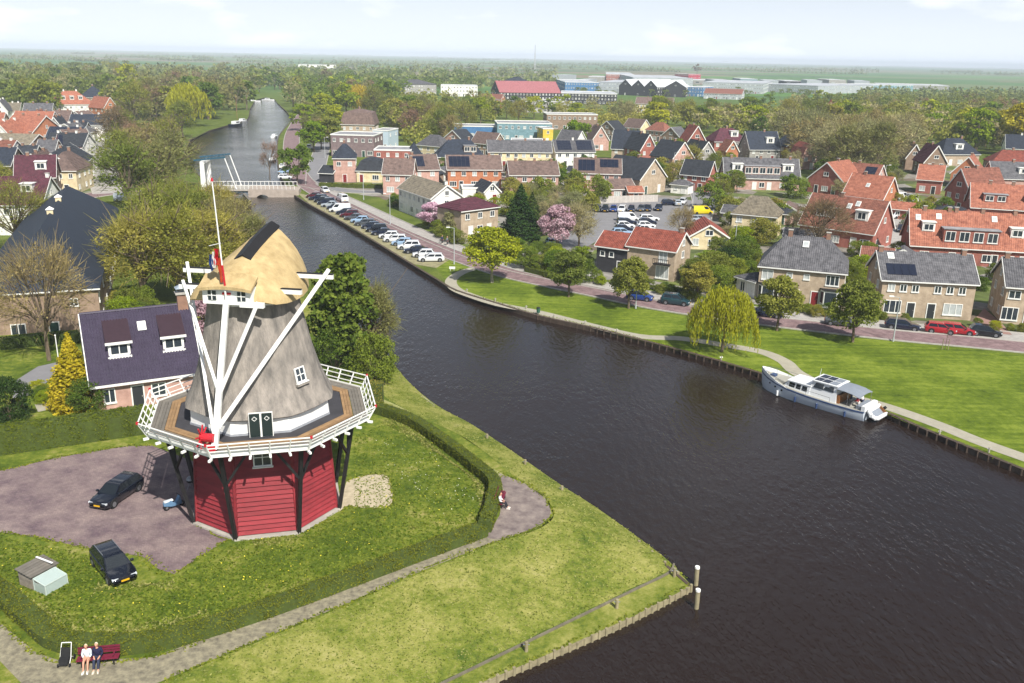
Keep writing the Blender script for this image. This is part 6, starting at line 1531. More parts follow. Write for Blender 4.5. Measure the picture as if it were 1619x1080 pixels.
for i, (x, y, k, c, lb) in enumerate([(1058, 324, 'hatchback', 'navy', 'dark blue car by the green strip of the car park'), (1069, 324, 'estate', 'silver', 'silver car beside the green strip of the car park'), (1079, 322, 'hatchback', 'white', 'white car at the car park entrance'), (1105, 350, 'estate', 'silver', 'silver estate car in the row by the yellow van'), (1100, 360, 'hatchback', 'lightblue', 'pale blue car second behind the yellow van'), (1095, 371, 'estate', 'teal', 'dark teal car at the end of the row by the yellow van'), (1110, 338, 'van', 'yellow', 'bright yellow van on the car park'), (870, 387, 'hatchback', 'lightblue', 'pale blue car behind the pink blossom tree'),
     (1408, 308, 'estate', 'silver', 'silver car in the street by the orange roofs'), (1424, 315, 'van', 'white', 'white van in the street by the orange roofs'), (1440, 318, 'van', 'white', 'white box van behind the first white van'), (1424, 366, 'hatchback', 'navy', 'dark car between the orange terraces'), (1421, 345, 'hatchback', 'white', 'white car between the orange terraces'), (447, 266, 'hatchback', 'white', 'white car third from the bridge on the canal edge'), (449, 274, 'estate', 'lightblue', 'pale blue car second from the bridge on the canal edge'), (451, 283, 'hatchback', 'white', 'white car nearest the bridge on the canal edge'),
     (490, 236, 'van', 'white', 'white camper van beside the yellow green tree'), (103, 322, 'estate', 'black', 'black car beside the huge hall'), (198, 318, 'van', 'silver', 'silver van at the back of the huge hall'), (287, 302, 'hatchback', 'white', 'white car at the west bridge end')]):
    car(k, c, P(x, y, G + .05), (R(10), R(95), R(250))[i % 3], lb, 'cars in the side streets', full=False)

# ================================================================== boats
M_HULL = mat('hull_pale_blue', '#ccd5df', .35, .05, 1, coat=.3); M_GEL = mat('white_gelcoat', '#e4e6e6', .3, .03, 1, coat=.3); M_TEAK = mat('teak_deck', '#9c9a90', .7, .15, 2, stretch=(1, 8, 1)); M_BSTRIPE = mat('blue_stripe', '#33466b', .4, .05)
M_CANVAS = mat('grey_canvas', '#7c838d', .9, .1, 2); M_WOOD = mat('varnished_wood', '#8a5a30', .5, .2, 3); M_STEEL = mat('stainless', '#b9bcc0', .25, 0, metal=.9)
def yacht():
    bow, stern = P(1203, 610, WATER), P(1374, 661, WATER)
    d = bow - stern; Lb = d.length; c = (bow + stern) / 2
    r = empty('motor_yacht', (c.x, c.y, WATER), math.atan2(d.y, d.x), 'white motor yacht with grey aft canopy moored at the grassy bank', 'boat')
    s = Lb / 14.0; r.scale = (s, s, s)
    stn = [(-7, 1.7, 1.05), (-6, 1.92, 1.05), (-3, 2.1, 1.08), (0, 2.1, 1.15), (2.5, 1.98, 1.3), (4.3, 1.6, 1.5), (5.6, 1.1, 1.7), (6.5, .55, 1.88), (7.05, .06, 2.0)]
    mb = MB(); rr = []; f = lambda x: 0 if x < 5 else (x - 5) * .25
    for x, hb, dk in stn:
        rr.append([(x, -hb, dk), (x - f(x) * .3, -hb * .97, .5), (x - f(x), -hb * .72, -.5), (x - f(x), hb * .72, -.5), (x - f(x) * .3, hb * .97, .5), (x, hb, dk)])
    mb.loft(rr); mb.build('hull', M_HULL, r, smooth=40)
    st2 = MB(); st2.loft([[(x, -hb - .03, dk - .05), (x, hb + .03, dk - .05), (x, hb + .03, dk + .1), (x, -hb - .03, dk + .1)] for x, hb, dk in stn]); st2.build('rubbing_strake', M_BSTRIPE, r)
    dk_ = MB(); dk_.loft([[(x, -hb + .1, dk + .06), (x, hb - .1, dk + .06), (x, hb - .1, dk + .13), (x, -hb + .1, dk + .13)] for x, hb, dk in stn[:-1]]); dk_.build('deck', M_TEAK, r)
    bw = MB()
    for sy in (-1, 1): bw.loft([[(x, sy * (hb - .06), dk + .1), (x, sy * hb, dk + .1), (x, sy * hb, dk + .1 + u), (x, sy * (hb - .06), dk + .1 + u)] for (x, hb, dk), u in zip(stn[4:], (.05, .25, .45, .5, .5))])
    bw.build('bulwark', M_GEL, r)
    fc = MB(); fc.loft([[(3.0, -1.35, 1.35), (3.0, 1.35, 1.35), (3.0, 1.25, 1.78), (3.0, -1.25, 1.78)], [(4.9, -.8, 1.6), (4.9, .8, 1.6), (4.6, .75, 1.85), (4.6, -.75, 1.85)]]); fc.build('fore_cabin', M_TEAK, r)
    cb = MB(); cb.loft([[(-.2, -1.62, 1.15), (3.4, -1.35, 1.3), (3.4, 1.35, 1.3), (-.2, 1.62, 1.15)], [(-.2, -1.45, 2.3), (2.7, -1.2, 2.25), (2.7, 1.2, 2.25), (-.2, 1.45, 2.3)]]); cbo = cb.build('saloon_cabin', M_GEL, r)
    MB().box(-.3, 2.75, -1.5, 1.5, 2.27, 2.36).build('cabin_roof', M_GEL, r)
    wh = MB(); wh.loft([[(-3.6, -1.7, 1.12), (.5, -1.55, 1.2), (.5, 1.55, 1.2), (-3.6, 1.7, 1.12)], [(-3.4, -1.4, 3.1), (-.5, -1.28, 3.1), (-.5, 1.28, 3.1), (-3.4, 1.4, 3.1)]]); who = wh.build('wheelhouse', M_GEL, r)
    rfm = MB().box(-3.55, -.2, -1.5, 1.5, 3.1, 3.2).build('wheelhouse_roof', M_GEL, r)
    for i in range(3):
        for j in (-1, 1): MB().box(-3.25 + i * .95, -2.4 + i * .95, j * .68 - .55, j * .68 + .55, 3.21, 3.25).build('solar_panel', M_SOLAR if i else M_CANVAS, rfm)
    def pn(p, name='window', par=None):
        p = [Vector(q) for q in p]; n_ = (p[1] - p[0]).cross(p[3] - p[0]).normalized()
        if n_.y * p[0].y < 0 and abs(n_.y) > .3: n_ = -n_
        if abs(n_.y) <= .3 and n_.x < 0: n_ = -n_
        m_ = MB(); m_.loft([[v - n_ * .04 for v in p], [v + n_ * .02 for v in p]]); m_.build(name, M_CGLASS, par or r)
    for sy in (-1, 1):
        for x0, x1 in ((.15, .85), (1.0, 1.65), (1.8, 2.6)): pn([(x0, sy * (1.555 - x0 * .075), 1.55), (x1, sy * (1.555 - x1 * .075), 1.55), (x1 - .08, sy * (1.475 - x1 * .08), 2.1), (x0, sy * (1.475 - x0 * .08), 2.1)], par=cbo)
        for x0, x1 in ((-3.1, -2.0), (-1.8, -.75)): pn([(x0, sy * 1.54, 2.35), (x1 + .2, sy * 1.48, 2.35), (x1 - .1, sy * 1.33, 2.95), (x0, sy * 1.41, 2.95)], par=who)
    for y0, y1 in ((-1.1, -.38), (-.34, .34), (.38, 1.1)): pn([(-.02, y0, 2.36), (-.02, y1, 2.36), (-.42, y1, 3.0), (-.42, y0, 3.0)], 'windscreen', who)
    cn = MB(); cr_ = []
    for x, zz in ((-6.3, 2.6), (-5.4, 2.85), (-4.4, 2.95), (-3.5, 2.95)):
        ys = np.linspace(-1.65, 1.65, 9); cr_.append([(x, y, zz + .22 * (1 - (y / 1.65) ** 2)) for y in ys] + [(x, y, zz - .06 + .2 * (1 - (y / 1.65) ** 2)) for y in ys[::-1]])
    cn.loft(cr_); cn.build('canopy', M_CANVAS, r, smooth=50)
    for x in (-6.2, -4.9):
        for sy in (-1, 1): MB().tube((x, sy * 1.62, 1.1), (x, sy * 1.62, 2.7), .03, .03, 6).build('canopy_pole', M_STEEL, r)
    MB().box(-3.9, -3.6, -1.5, 1.5, 1.15, 2.2).build('aft_bulkhead', M_WOOD, r)
    MB().box(-6.4, -5.9, -1.4, 1.4, 1.15, 1.6).build('aft_bench', M_CANVAS, r)
    MB().box(-7.05, -6.6, -1.6, 1.6, 1.1, 1.75).build('transom_rail', M_GEL, r)
    for i, x in enumerate((3.7, 1.2, -1.6, -5.0)):
        hb = np.interp(x, [q[0] for q in stn], [q[1] for q in stn]); fo = MB().tube((x, hb + .12, .15), (x, hb + .12, .75), .13, .13, 10).build('fender', M_BSTRIPE if i else M_GEL, r)
        MB().tube((x, hb + .1, .75), (x, hb + .05, 1.2), .015, .015, 4).build('fender_line', M_STEEL, fo)
    for sy in (-1, 1):
        q = [Vector((x, sy * (hb - .05), dk + .75)) for x, hb, dk in stn[2:8]]
        rl = MB(); [rl.tube(a, b, .022, .022, 5) for a, b in zip(q, q[1:])]; rlo = rl.build('guard_rail', M_STEEL, r)
        for v in q: MB().tube((v.x, v.y, v.z - .65), v, .02, .02, 5).build('stanchion', M_STEEL, rlo)
    for i, (x, hb, dk) in enumerate([(3.2, 1.85, .95), (4.2, 1.6, 1.1), (5.1, 1.27, 1.25)]):
        for sy in (-1, 1): MB().tube((x, sy * (hb - .1), dk), (x, sy * (hb + .03), dk), .13, .13, 10).build('porthole', M_CGLASS, r)
    MB().tube((-.6, .3, 3.2), (-.75, .3, 4.4), .035, .02, 6).build('mast', M_GEL, r)
    MB().box(5.1, 5.7, -.35, .35, 1.75, 2.05).build('anchor_winch', M_BSTRIPE, r)
    # inflatable dinghy on the davits
    dg = empty('dinghy', r.matrix_world @ Vector((0, 0, 0)), 0, 'grey white inflatable dinghy hanging across the yacht stern', 'dinghy')
    dg.matrix_world = Matrix.Translation((c.x, c.y, WATER)) @ Matrix.Rotation(math.atan2(d.y, d.x), 4, 'Z') @ Matrix.Scale(s, 4) @ Matrix.Translation((-7.75, 0, .85)) @ Matrix.Rotation(R(-38), 4, 'Y')
    U = [(-.6, -1.6, 0), (-.6, .6, 0), (-.45, 1.15, .05), (0, 1.5, .1), (.45, 1.15, .05), (.6, .6, 0), (.6, -1.6, 0)]
    tb = MB(); [tb.tube(a, b, .24, .24, 10) for a, b in zip(U, U[1:])]; tb.build('inflated_tube', M_GEL, dg, smooth=60)
    MB().box(-.5, .5, -1.4, .9, -.14, -.06).build('floor', M_CANVAS, dg); MB().box(-.5, .5, -1.45, -1.37, -.2, .25).build('transom', M_WOOD, dg)
    MB().box(-.16, .16, -1.75, -1.46, -.3, .5).build('outboard_motor', M_TYRE, dg)
    return r, s
bpy.context.view_layer.update()
YACHT, YS = yacht()
def small_boat(px, py, L, rz, hull, label, mast=0):
    p = P(px, py, WATER); r = empty('small_boat', p, rz, label, 'boat')
    mb = MB(); rr = []
    for t, w in ((-.5, .8), (-.3, 1), (.1, 1), (.35, .65), (.5, .05)):
        hb = L * .16 * w; x = L * t; rr.append([(x, -hb, L * .1), (x, -hb * .7, -.3), (x, hb * .7, -.3), (x, hb, L * .1)])
    mb.loft(rr); mb.build('hull', hull, r)
    MB().box(-L * .25, L * .12, -L * .1, L * .1, L * .1 + .01, L * .2).build('cabin', M_GEL, r); MB().box(-L * .2, L * .08, -L * .102, L * .102, L * .13, L * .175).build('window', M_CGLASS, r)
    if mast: MB().tube((L * .1, 0, .5), (L * .1, 0, mast), .09, .05, 6).build('mast', M_WOOD, r)
small_boat(374, 199, 12, 1.4, PAINT['navy'], 'dark hulled sailing boat with a bare wooden mast on the far canal', 15)
small_boat(384, 193, 9, 1.4, M_GEL, 'white cabin boat behind the dark hulled sailing boat')
small_boat(434, 217, 7, 1.6, M_GEL, 'small white boat at the red street bank')
small_boat(402, 161, 9, .3, M_GEL, 'white boat at the west corner of the canal end'); small_boat(424, 159, 9, .1, M_GEL, 'long white boat across the canal end')
small_boat(431, 255, 6, 1.5, PAINT['grey'], 'little grey work boat beside the leafless canal tree')
# ================================================================== people, furniture, bridge, small things
def skin_mesh(name, verts, edges, rad, m, sub=1):
    me = bpy.data.meshes.new(name + '_skeleton'); me.from_pydata(verts, edges, []); o = bpy.data.objects.new('tmp', me); COL.objects.link(o)
    md = o.modifiers.new('s', 'SKIN'); md.use_smooth_shade = True
    for i, r in enumerate(rad): v = me.skin_vertices[0].data[i]; v.radius = (r, r) if not isinstance(r, tuple) else r
    me.skin_vertices[0].data[0].use_root = True
    if sub: sm = o.modifiers.new('u', 'SUBSURF'); sm.levels = sub; sm.render_levels = sub
    dg = bpy.context.evaluated_depsgraph_get(); ev = o.evaluated_get(dg); out = bpy.data.meshes.new_from_object(ev); out.name = name
    bpy.data.objects.remove(o); bpy.data.meshes.remove(me)
    out.materials.clear(); out.materials.append(m); return out
M_SKIN = mat('skin', '#c39077', .6, .05, 8)
def clothm(c): return mat('cloth_' + c.strip('#'), c, .9, .12, 6)
_fig = {}
def figure(pose, bare_legs):
    key = (pose, bare_legs)
    if key in _fig: return _fig[key]
    # x right, -y forward, z up; feet at 0 when standing, seat at z=.45 when sitting
    sit = pose == 'sit'
    hz = .52 if sit else .95; ly = -.04 if sit else 0
    pel = (0, 0, hz); chest = (0, ly, hz + .34); neck = (0, ly - .01, hz + .52); hd0 = (0, ly - .03, hz + .60)
    V = [pel, (0, ly / 2, hz + .18), chest, neck, hd0]; E = [(0, 1), (1, 2), (2, 3), (3, 4)]; Rr = [.14, .13, .15, .055, .06]
    legs, arms = {}, {}
    for s in (-1, 1):
        hip = (s * .09, -.01, hz - .03); kn = (s * .11, -.46, hz + .0) if sit else (s * .1, -.03, .5); an = (s * .11, -.66, .09) if sit else (s * .1, .03, .09); toe = (an[0] + s * .02, an[1] - .17, .045)
        k = len(V); V += [hip, kn, an, toe]; E += [(0, k), (k, k + 1), (k + 1, k + 2), (k + 2, k + 3)]; Rr += [.10, .065, .045, .035]; legs[s] = (hip, kn, an, toe)
        sh = (s * .18, ly, hz + .46); el = (s * .25, ly - .02, hz + .2); wr = (s * .12, ly - .26, hz + .1) if sit else (s * .25, ly - .12, hz - .03); pm = (wr[0] - s * .02, wr[1] - .06, wr[2] - .02) if sit else (wr[0], wr[1] - .02, wr[2] - .08)
        k = len(V); V += [sh, el, wr, pm]; E += [(2, k), (k, k + 1), (k + 1, k + 2), (k + 2, k + 3)]; Rr += [.062, .045, .032, .035]; arms[s] = (sh, el, wr)
        dv = Vector(pm) - Vector(wr); dv.normalize(); sd_ = dv.cross(Vector((0, 0, 1))) if sit else Vector((0, 1, 0))
        for i in range(4):
            b = Vector(pm) + sd_ * (i - 1.5) * .02; tip = b + dv * (.075, .085, .08, .06)[i]; k2 = len(V); V += [tuple(b + dv * .04), tuple(tip + Vector((0, 0, -.015)))]; E += [(k + 3, k2), (k2, k2 + 1)]; Rr += [.010, .008]
        k2 = len(V); tb = Vector(wr).lerp(Vector(pm), .4) + sd_ * .045 * -s; V += [tuple(tb), tuple(tb + dv * .05)]; E += [(k + 2, k2), (k2, k2 + 1)]; Rr += [.011, .009]
    body = skin_mesh('body', V, E, Rr, M_SKIN)
    top = skin_mesh('jacket', [pel, V[1], chest, (0, ly, hz + .49)] + [q for s in (-1, 1) for q in (arms[s][0], arms[s][1], Vector(arms[s][1]).lerp(Vector(arms[s][2]), .8))], [(0, 1), (1, 2), (2, 3), (2, 4), (4, 5), (5, 6), (2, 7), (7, 8), (8, 9)], [.17, .155, .175, .08, .085, .065, .055, .085, .065, .055], M_WHITE)
    end = .35 if bare_legs else .95
    tv = [pel]; te = []; tr = [.17]
    for s in (-1, 1):
        h_, kn, an, _ = legs[s]; k = len(tv)
        if bare_legs: tv += [h_, Vector(h_).lerp(Vector(kn), .75)]; te += [(0, k), (k, k + 1)]; tr += [.115, .09]
        else: tv += [h_, kn, Vector(kn).lerp(Vector(an), .93)]; te += [(0, k), (k, k + 1), (k + 1, k + 2)]; tr += [.115, .082, .062]
    tro = skin_mesh('trousers', tv, te, tr, M_WHITE)
    sm = MB()
    for s in (-1, 1):
        _, _, an, toe = legs[s]; sm.loft([[(an[0] + dx * .045, an[1] + .07, z_) for dx, z_ in ((-1, .005), (1, .005), (.8, .12), (-.8, .12))], [(an[0] + dx * .05, an[1] - .08, z_) for dx, z_ in ((-1, .005), (1, .005), (.8, .1), (-.8, .1))], [(toe[0] + dx * .04, toe[1] - .04, z_) for dx, z_ in ((-1, .005), (1, .005), (.7, .06), (-.7, .06))]])
    shoe = sm.mesh('shoes', M_WHITE)
    hc = Vector((0, ly - .045, hz + .72)); hm_ = MB(); rr = []
    for i in range(9):
        t = math.pi * i / 8; z_ = math.cos(t); w = max(.012, math.sin(t))
        rr.append([hc + Vector((.078 * w * math.cos(a), .098 * w * math.sin(a) - (.02 if (a > 4.4 and a < 5.0 and 3 < i < 6) else 0), .122 * z_)) for a in [2 * math.pi * j / 14 for j in range(14)]])
    hm_.loft(rr)
    for s in (-1, 1): hm_.box(hc.x + s * .078 - .012, hc.x + s * .078 + .012, hc.y - .0, hc.y + .04, hc.z - .03, hc.z + .035)
    hm_.loft([[hc + Vector((dx, -.09, dz)) for dx, dz in ((-.016, -.03), (.016, -.03), (.008, .02), (-.008, .02))], [hc + Vector((dx, -.122, dz)) for dx, dz in ((-.012, -.03), (.012, -.03), (.004, -.02), (-.004, -.02))]])
    headm = hm_.mesh('head', M_SKIN, 60)
    fm = MB()
    for s in (-1, 1): fm.box(s * .032 - .012, s * .032 + .012, hc.y - .097, hc.y - .085, hc.z + .01, hc.z + .022)
    fm.box(-.025, .025, hc.y - .095, hc.y - .08, hc.z - .062, hc.z - .052); face = fm.mesh('eyes_and_mouth', M_TYRE)
    hr = MB(); rr = []
    for i in range(6):
        t = math.pi * .62 * i / 5; z_ = math.cos(t); w = max(.02, math.sin(t))
        rr.append([hc + Vector((.088 * w * math.cos(a), .108 * w * math.sin(a) + .012 + (.05 * (i / 5) if math.sin(a) < 0 else 0), .135 * z_)) for a in [2 * math.pi * j / 14 for j in range(14)]])
    hr.loft(rr); hair = hr.mesh('hair', M_WHITE, 60)
    _fig[key] = (body, top, tro, shoe, headm, face, hair); return _fig[key]
def person(label, pos, rz, pose, top, legs, hair, shoes='#d8d4cc', bare=False, scale=1.0):
    b, t, tr, sh, hd, fc, hr = figure(pose, bare)
    r = empty('person', pos, rz, label, 'person'); r.scale = (scale,) * 3
    bo = ob('body', b, r); ob('head', hd, r); ob('eyes_and_mouth', fc, r); ob('jacket', t, r, m=clothm(top)); ob('trousers', tr, r, m=clothm(legs)); ob('shoes', sh, r, m=clothm(shoes)); ob('hair', hr, r, m=clothm(hair))
    return r
M_BENCH = mat('wine_red_bench', '#6d1c33', .6, .12, 2)
def bench(pos, rz, label, L=2.3):
    r = empty('park_bench', pos, rz, label, 'bench')
    for i in range(4): MB().box(-L / 2, L / 2, -.08 - i * .125, .03 - i * .125, .42, .46).build('seat_slat', M_BENCH, r)
    for i in range(3): MB().box(-L / 2, L / 2, .06 + i * .04, .10 + i * .04, .56 + i * .14, .67 + i * .14).build('back_slat', M_BENCH, r)
    for x in (-L * .38, L * .38):
        lg = MB(); lg.beam((x, -.4, 0), (x, -.4, .42), .07); lg.beam((x, .05, 0), (x, .2, .98), .07); lg.beam((x, -.45, .39), (x, .1, .39), .06, .05); lg.build('leg', M_BLACK, r)
        MB().box(x - .04, x + .04, -.42, .08, .62, .66).build('arm_rest', M_BENCH, r)
bp0 = P(158, 1046, .03); ang = 0.18
bench(bp0, ang, 'wine red bench before the hedge with two people sitting on it', 2.3)
person('person in a pale jacket and shorts sitting on the wine red bench', bp0 + Matrix.Rotation(ang, 3, 'Z') @ Vector((-.55, -.2, 0)), ang, 'sit', '#cfd9dc', '#b98a72', '#d9c9a4', '#e6e6e6', True, 1.06)
person('person in a navy jersey and dark trousers sitting on the wine red bench', bp0 + Matrix.Rotation(ang, 3, 'Z') @ Vector((.02, -.2, 0)), ang, 'sit', '#1b1d3c', '#2d3348', '#e0d7bd', '#d9d0c0', False, 1.1)
b2 = P(788, 795, .04); a2_ = head((783, 812), (795, 776), 0)
bench(b2, a2_, 'empty ended bench at the hedge corner by the bare earth', 2.2)
person('person in a white top and dark trousers at the end of the hedge corner bench', b2 + Matrix.Rotation(a2_, 3, 'Z') @ Vector((-.8, -.2, 0)), a2_, 'sit', '#d9dadb', '#23232a', '#3a2c22')
# pushchair
pc = empty('pushchair', P(106, 1047, .03), .1, 'black pushchair with a white handle standing beside the wine red bench', 'pushchair')
sh = MB(); sh.loft([[(-.24, .05, .95), (.24, .05, .95), (.24, .1, .95), (-.24, .1, .95)], [(-.27, -.12, .5), (.27, -.12, .5), (.27, -.05, .48), (-.27, -.05, .48)], [(-.27, -.45, .45), (.27, -.45, .45), (.27, -.45, .37), (-.27, -.45, .37)], [(-.22, -.55, .18), (.22, -.55, .18), (.22, -.5, .16), (-.22, -.5, .16)]]); sh.build('seat', M_TYRE, pc)
hf = MB(); 
for s in (-1, 1): hf.tube((s * .3, -.1, .4), (s * .27, .3, 1.12), .022, .022, 6); hf.tube((s * .3, -.1, .4), (s * .3, -.42, .12), .022, .022, 6); hf.tube((s * .3, -.05, .42), (s * .3, .3, .14), .022, .022, 6)
hf.tube((-.27, .3, 1.12), (.27, .3, 1.12), .028, .028, 6); hf.build('frame', M_WHITE, pc)
for x, y, rd in ((-.32, .3, .15), (.32, .3, .15), (-.32, -.45, .11), (.32, -.45, .11)): MB().tube((x - .03, y, rd), (x + .03, y, rd), rd, rd, 12).build('wheel', M_TYRE, pc)
MB().box(-.25, .25, -.3, .22, .2, .34).build('basket', M_TYRE, pc)
# hutch with a glazed run
hp_ = P(78, 925, 0); hrz = head((60, 940), (105, 915), 0)
hu = empty('garden_hutch', hp_, hrz, 'weathered grey wooden hutch with a sloping lid on the mill lawn', 'hutch')
M_HUT = mat('hutch_board', '#8b8378', .85, .2, 3, rand=.1)
for j in range(5): MB().box(-.9, .9, .3, .36, .02 + j * .2, .2 + j * .2).build('board', M_HUT, hu); MB().box(-.9, -.84, .37, 1.7, .02 + j * .2, .2 + j * .2).build('board', M_HUT, hu); MB().box(.84, .9, .37, 1.7, .02 + j * .2, .2 + j * .2).build('board', M_HUT, hu)
for j in range(6): MB().box(-1.05, 1.05, .2 + j * .27, .45 + j * .27, 1.02 + j * .035, 1.07 + j * .035).build('lid_board', M_GREYPL, hu)
MB().box(.5, .62, .2, 1.8, 1.28, 1.33).build('batten', M_WHITE, hu)
gl = bpy.data.materials.new('clear_glass'); gl.use_nodes = True; gb = gl.node_tree.nodes['Principled BSDF']; gb.inputs['Base Color'].default_value = (.75, .9, .85, 1); gb.inputs['Alpha'].default_value = .35; gb.inputs['Roughness'].default_value = .05
cf_ = empty('cold_frame', hp_, hrz, 'glass cold frame leaning against the wooden hutch', 'cold frame')
fm = MB()
for a, b in (((-.9, -.9, 0), (-.9, -.9, .7)), ((.7, -.9, 0), (.7, -.9, .7)), ((-.9, .2, 0), (-.9, .2, .9)), ((.7, .2, 0), (.7, .2, .9)), ((-.9, -.9, .7), (.7, -.9, .7)), ((-.9, .2, .9), (.7, .2, .9)), ((-.9, -.9, .7), (-.9, .2, .9)), ((.7, -.9, .7), (.7, .2, .9))): fm.beam(a, b, .06)
fm.build('frame', mat('pale_frame', '#b8c4bd', .6, .1), cf_)
MB().box(-.86, .66, -.91, -.89, .03, .67).build('pane', gl, cf_); MB().box(.69, .71, -.86, .16, .03, .67).build('pane', gl, cf_); MB().box(-.91, -.89, -.86, .16, .03, .67).build('pane', gl, cf_)
tpn = MB(); tpn.loft([[(-.88, -.88, .72), (.68, -.88, .72), (.68, .18, .92), (-.88, .18, .92)], [(-.88, -.88, .74), (.68, -.88, .74), (.68, .18, .94), (-.88, .18, .94)]]); tpn.build('pane', gl, cf_)
# clutter under the stage
sc_ = empty('motor_scooter', P(276, 803, .03), head((262, 808), (290, 798), 0), 'blue grey motor scooter under a silver cover beside the mill', 'scooter')
for x in (-.62, .62): wv = MB().tube((x, -.06, .22), (x, .06, .22), .22, .22, 12).build('wheel', M_TYRE, sc_); MB().tube((x, -.07, .22), (x, .07, .22), .1, .1, 8).build('rim', M_RIM, wv)
bd = MB(); bd.loft([[(-.85, -.1, .45), (-.85, .1, .45), (-.85, .08, .7), (-.85, -.08, .7)], [(-.3, -.2, .3), (-.3, .2, .3), (-.3, .16, .78), (-.3, -.16, .78)], [(.1, -.2, .25), (.1, .2, .25), (.1, .2, .38), (.1, -.2, .38)], [(.55, -.2, .3), (.55, .2, .3), (.45, .18, .95), (.45, -.18, .95)]]); bd.build('body', mat('scooter_blue', '#5b7d9c', .4, .1), sc_, smooth=40)
MB().loft([[(-.8, -.14, .72), (-.8, .14, .72), (-.8, .1, .84), (-.8, -.1, .84)], [(-.1, -.16, .74), (-.1, .16, .74), (-.1, .1, .82), (-.1, -.1, .82)]]).build('seat_cover', mat('silver_cover', '#c5ccd0', .5, .1), sc_)
MB().tube((.42, -.35, 1.02), (.42, .35, 1.02), .025, .025, 6).build('handlebar', M_TYRE, sc_)
gr_ = empty('kettle_barbecue', P(302, 772, .03), 0, 'dark kettle barbecue with pale lid between the mill strut and wall', 'barbecue')
kb = MB(); kb.loft([[(.32 * w * math.cos(a), .32 * w * math.sin(a), z_) for a in [2 * math.pi * i / 12 for i in range(12)]] for w, z_ in ((.4, .5), (.85, .6), (1, .78))]); kb.build('bowl', M_TYRE, gr_)
kb = MB(); kb.loft([[(.33 * w * math.cos(a), .33 * w * math.sin(a), z_) for a in [2 * math.pi * i / 12 for i in range(12)]] for w, z_ in ((1, .785), (.8, .96), (.3, 1.05))]); kb.build('lid', M_RIM, gr_)
for i in range(3): MB().tube((.1 * math.cos(i * 2.1), .1 * math.sin(i * 2.1), .55), (.4 * math.cos(i * 2.1), .4 * math.sin(i * 2.1), 0), .02, .02, 5).build('leg', M_RIM, gr_)
# lamps, poles, posts
M_LAMPP = mat('lamp_post_grey', '#a9aeb0', .5, .08, 2)
def lamp(px, py, h, label, rz=0.0, arm=.9):
    r = empty('street_lamp', P(px, py, G), rz, label, 'street lamp', None)
    MB().tube((0, 0, 0), (0, 0, h), .09, .055, 8).build('pole', M_LAMPP, r); MB().beam((0, 0, h), (arm, 0, h + .12), .07, .06).build('arm', M_LAMPP, r); MB().box(arm - .15, arm + .45, -.13, .13, h + .06, h + .2).build('lamp_head', M_WHITE, r)
    MB().tube((0, 0, 0), (0, 0, .5), .13, .12, 8).build('base', M_LAMPP, r)
for x, y, h, t, a in ((1412, 540, 6.0, 'pale street lamp on the lawn edge by the climbing plant house', 3.0), (718, 418, 6.4, 'street lamp by the last white cars of the quay row', 3.1), (617, 355, 6.5, 'street lamp at the white long house', 3.1), (575, 316, 6.5, 'street lamp on the corner green', 3.1), (1005, 488, 5.2, 'thin lamp post beside the olive street tree of the balcony house', 1.5), (1160, 408, 6.5, 'green street lamp behind the blue windowed cottage', 1.5), (1094, 338, 7, 'street lamp at the car park entrance', 2), (1396, 300, 7, 'street lamp at the park end of the orange street', 0), (1064, 280, 7.5, 'street lamp beside the black side roof villa', 0), (514, 250, 7, 'lamp by the carport street', 0), (1033, 262, 8, 'tall lamp between the villas', 1)): lamp(x, y, h, t, a)
gp = empty('garden_flagpole', P(101, 629, 0), 0, 'bare white flagpole in the garden beside the golden conifer', 'flagpole'); MB().tube((0, 0, 0), (0, 0, 6.6), .07, .045, 8).build('pole', M_WHITE, gp); MB().tube((0, 0, 6.6), (0, 0, 6.75), .08, .03, 8).build('finial', M_WHITE, gp); MB().tube((0, 0, 0), (0, 0, .3), .14, .12, 8).build('base', M_CONC, gp)
for x, y, lb in ((1100, 925, 'white topped mooring post in the water off the bank corner, upstream one'), (1101, 962, 'white topped mooring post in the water off the bank corner, downstream one')):
    q = P(x, y, WATER); r = empty('mooring_post', q, 0, lb, 'mooring post'); MB().tube((0, 0, -1), (0, 0, 1.35), .17, .16, 10).build('pile', M_TIMBER2, r); MB().tube((0, 0, 1.35), (0, 0, 1.5), .18, .17, 10).build('cap', M_WHITE, r)
i = 0
for x, y in ((1066, 912), (975, 962), (832, 1030), (888, 780), (830, 738), (770, 697)):
    r = empty('mooring_bollard', P(x, y, G), 0, 'short timber mooring post on the edge of the mill bank', 'bollard', 'mooring posts along the mill bank'); MB().tube((0, 0, -.1), (0, 0, .7), .12, .11, 8).build('post', M_TIMBER2, r); MB().tube((-.2, 0, .5), (.2, 0, .5), .03, .03, 6).build('cross_pin', M_STEEL, r)
for x, y in ((738, 462), (783, 477), (832, 489), (876, 503), (925, 513), (975, 526), (1140, 570), (1485, 688), (1563, 716), (640, 410), (570, 365), (514, 334)):
    r = empty('mooring_bollard', P(x, y, G), 0, 'small pale mooring bollard on the grassy east bank', 'bollard', 'mooring bollards along the east bank'); MB().tube((0, 0, -.1), (0, 0, .55), .1, .09, 8).build('post', M_PATH, r); MB().tube((-.18, 0, .42), (.18, 0, .42), .03, .03, 6).build('cross_pin', M_STEEL, r)
r = empty('litter_bin', P(851, 498, G), 0, 'green litter bin beside the pale footpath', 'litter bin'); MB().tube((0, 0, .35), (0, 0, 1.05), .24, .28, 10).build('bin', mat('bin_green', '#2c5a45', .6, .1), r); MB().tube((0, 0, 0), (0, 0, .35), .06, .06, 6).build('post', M_STEEL, r); MB().tube((0, 0, 1.05), (0, 0, 1.14), .31, .2, 10).build('lid', M_BLACK, r)
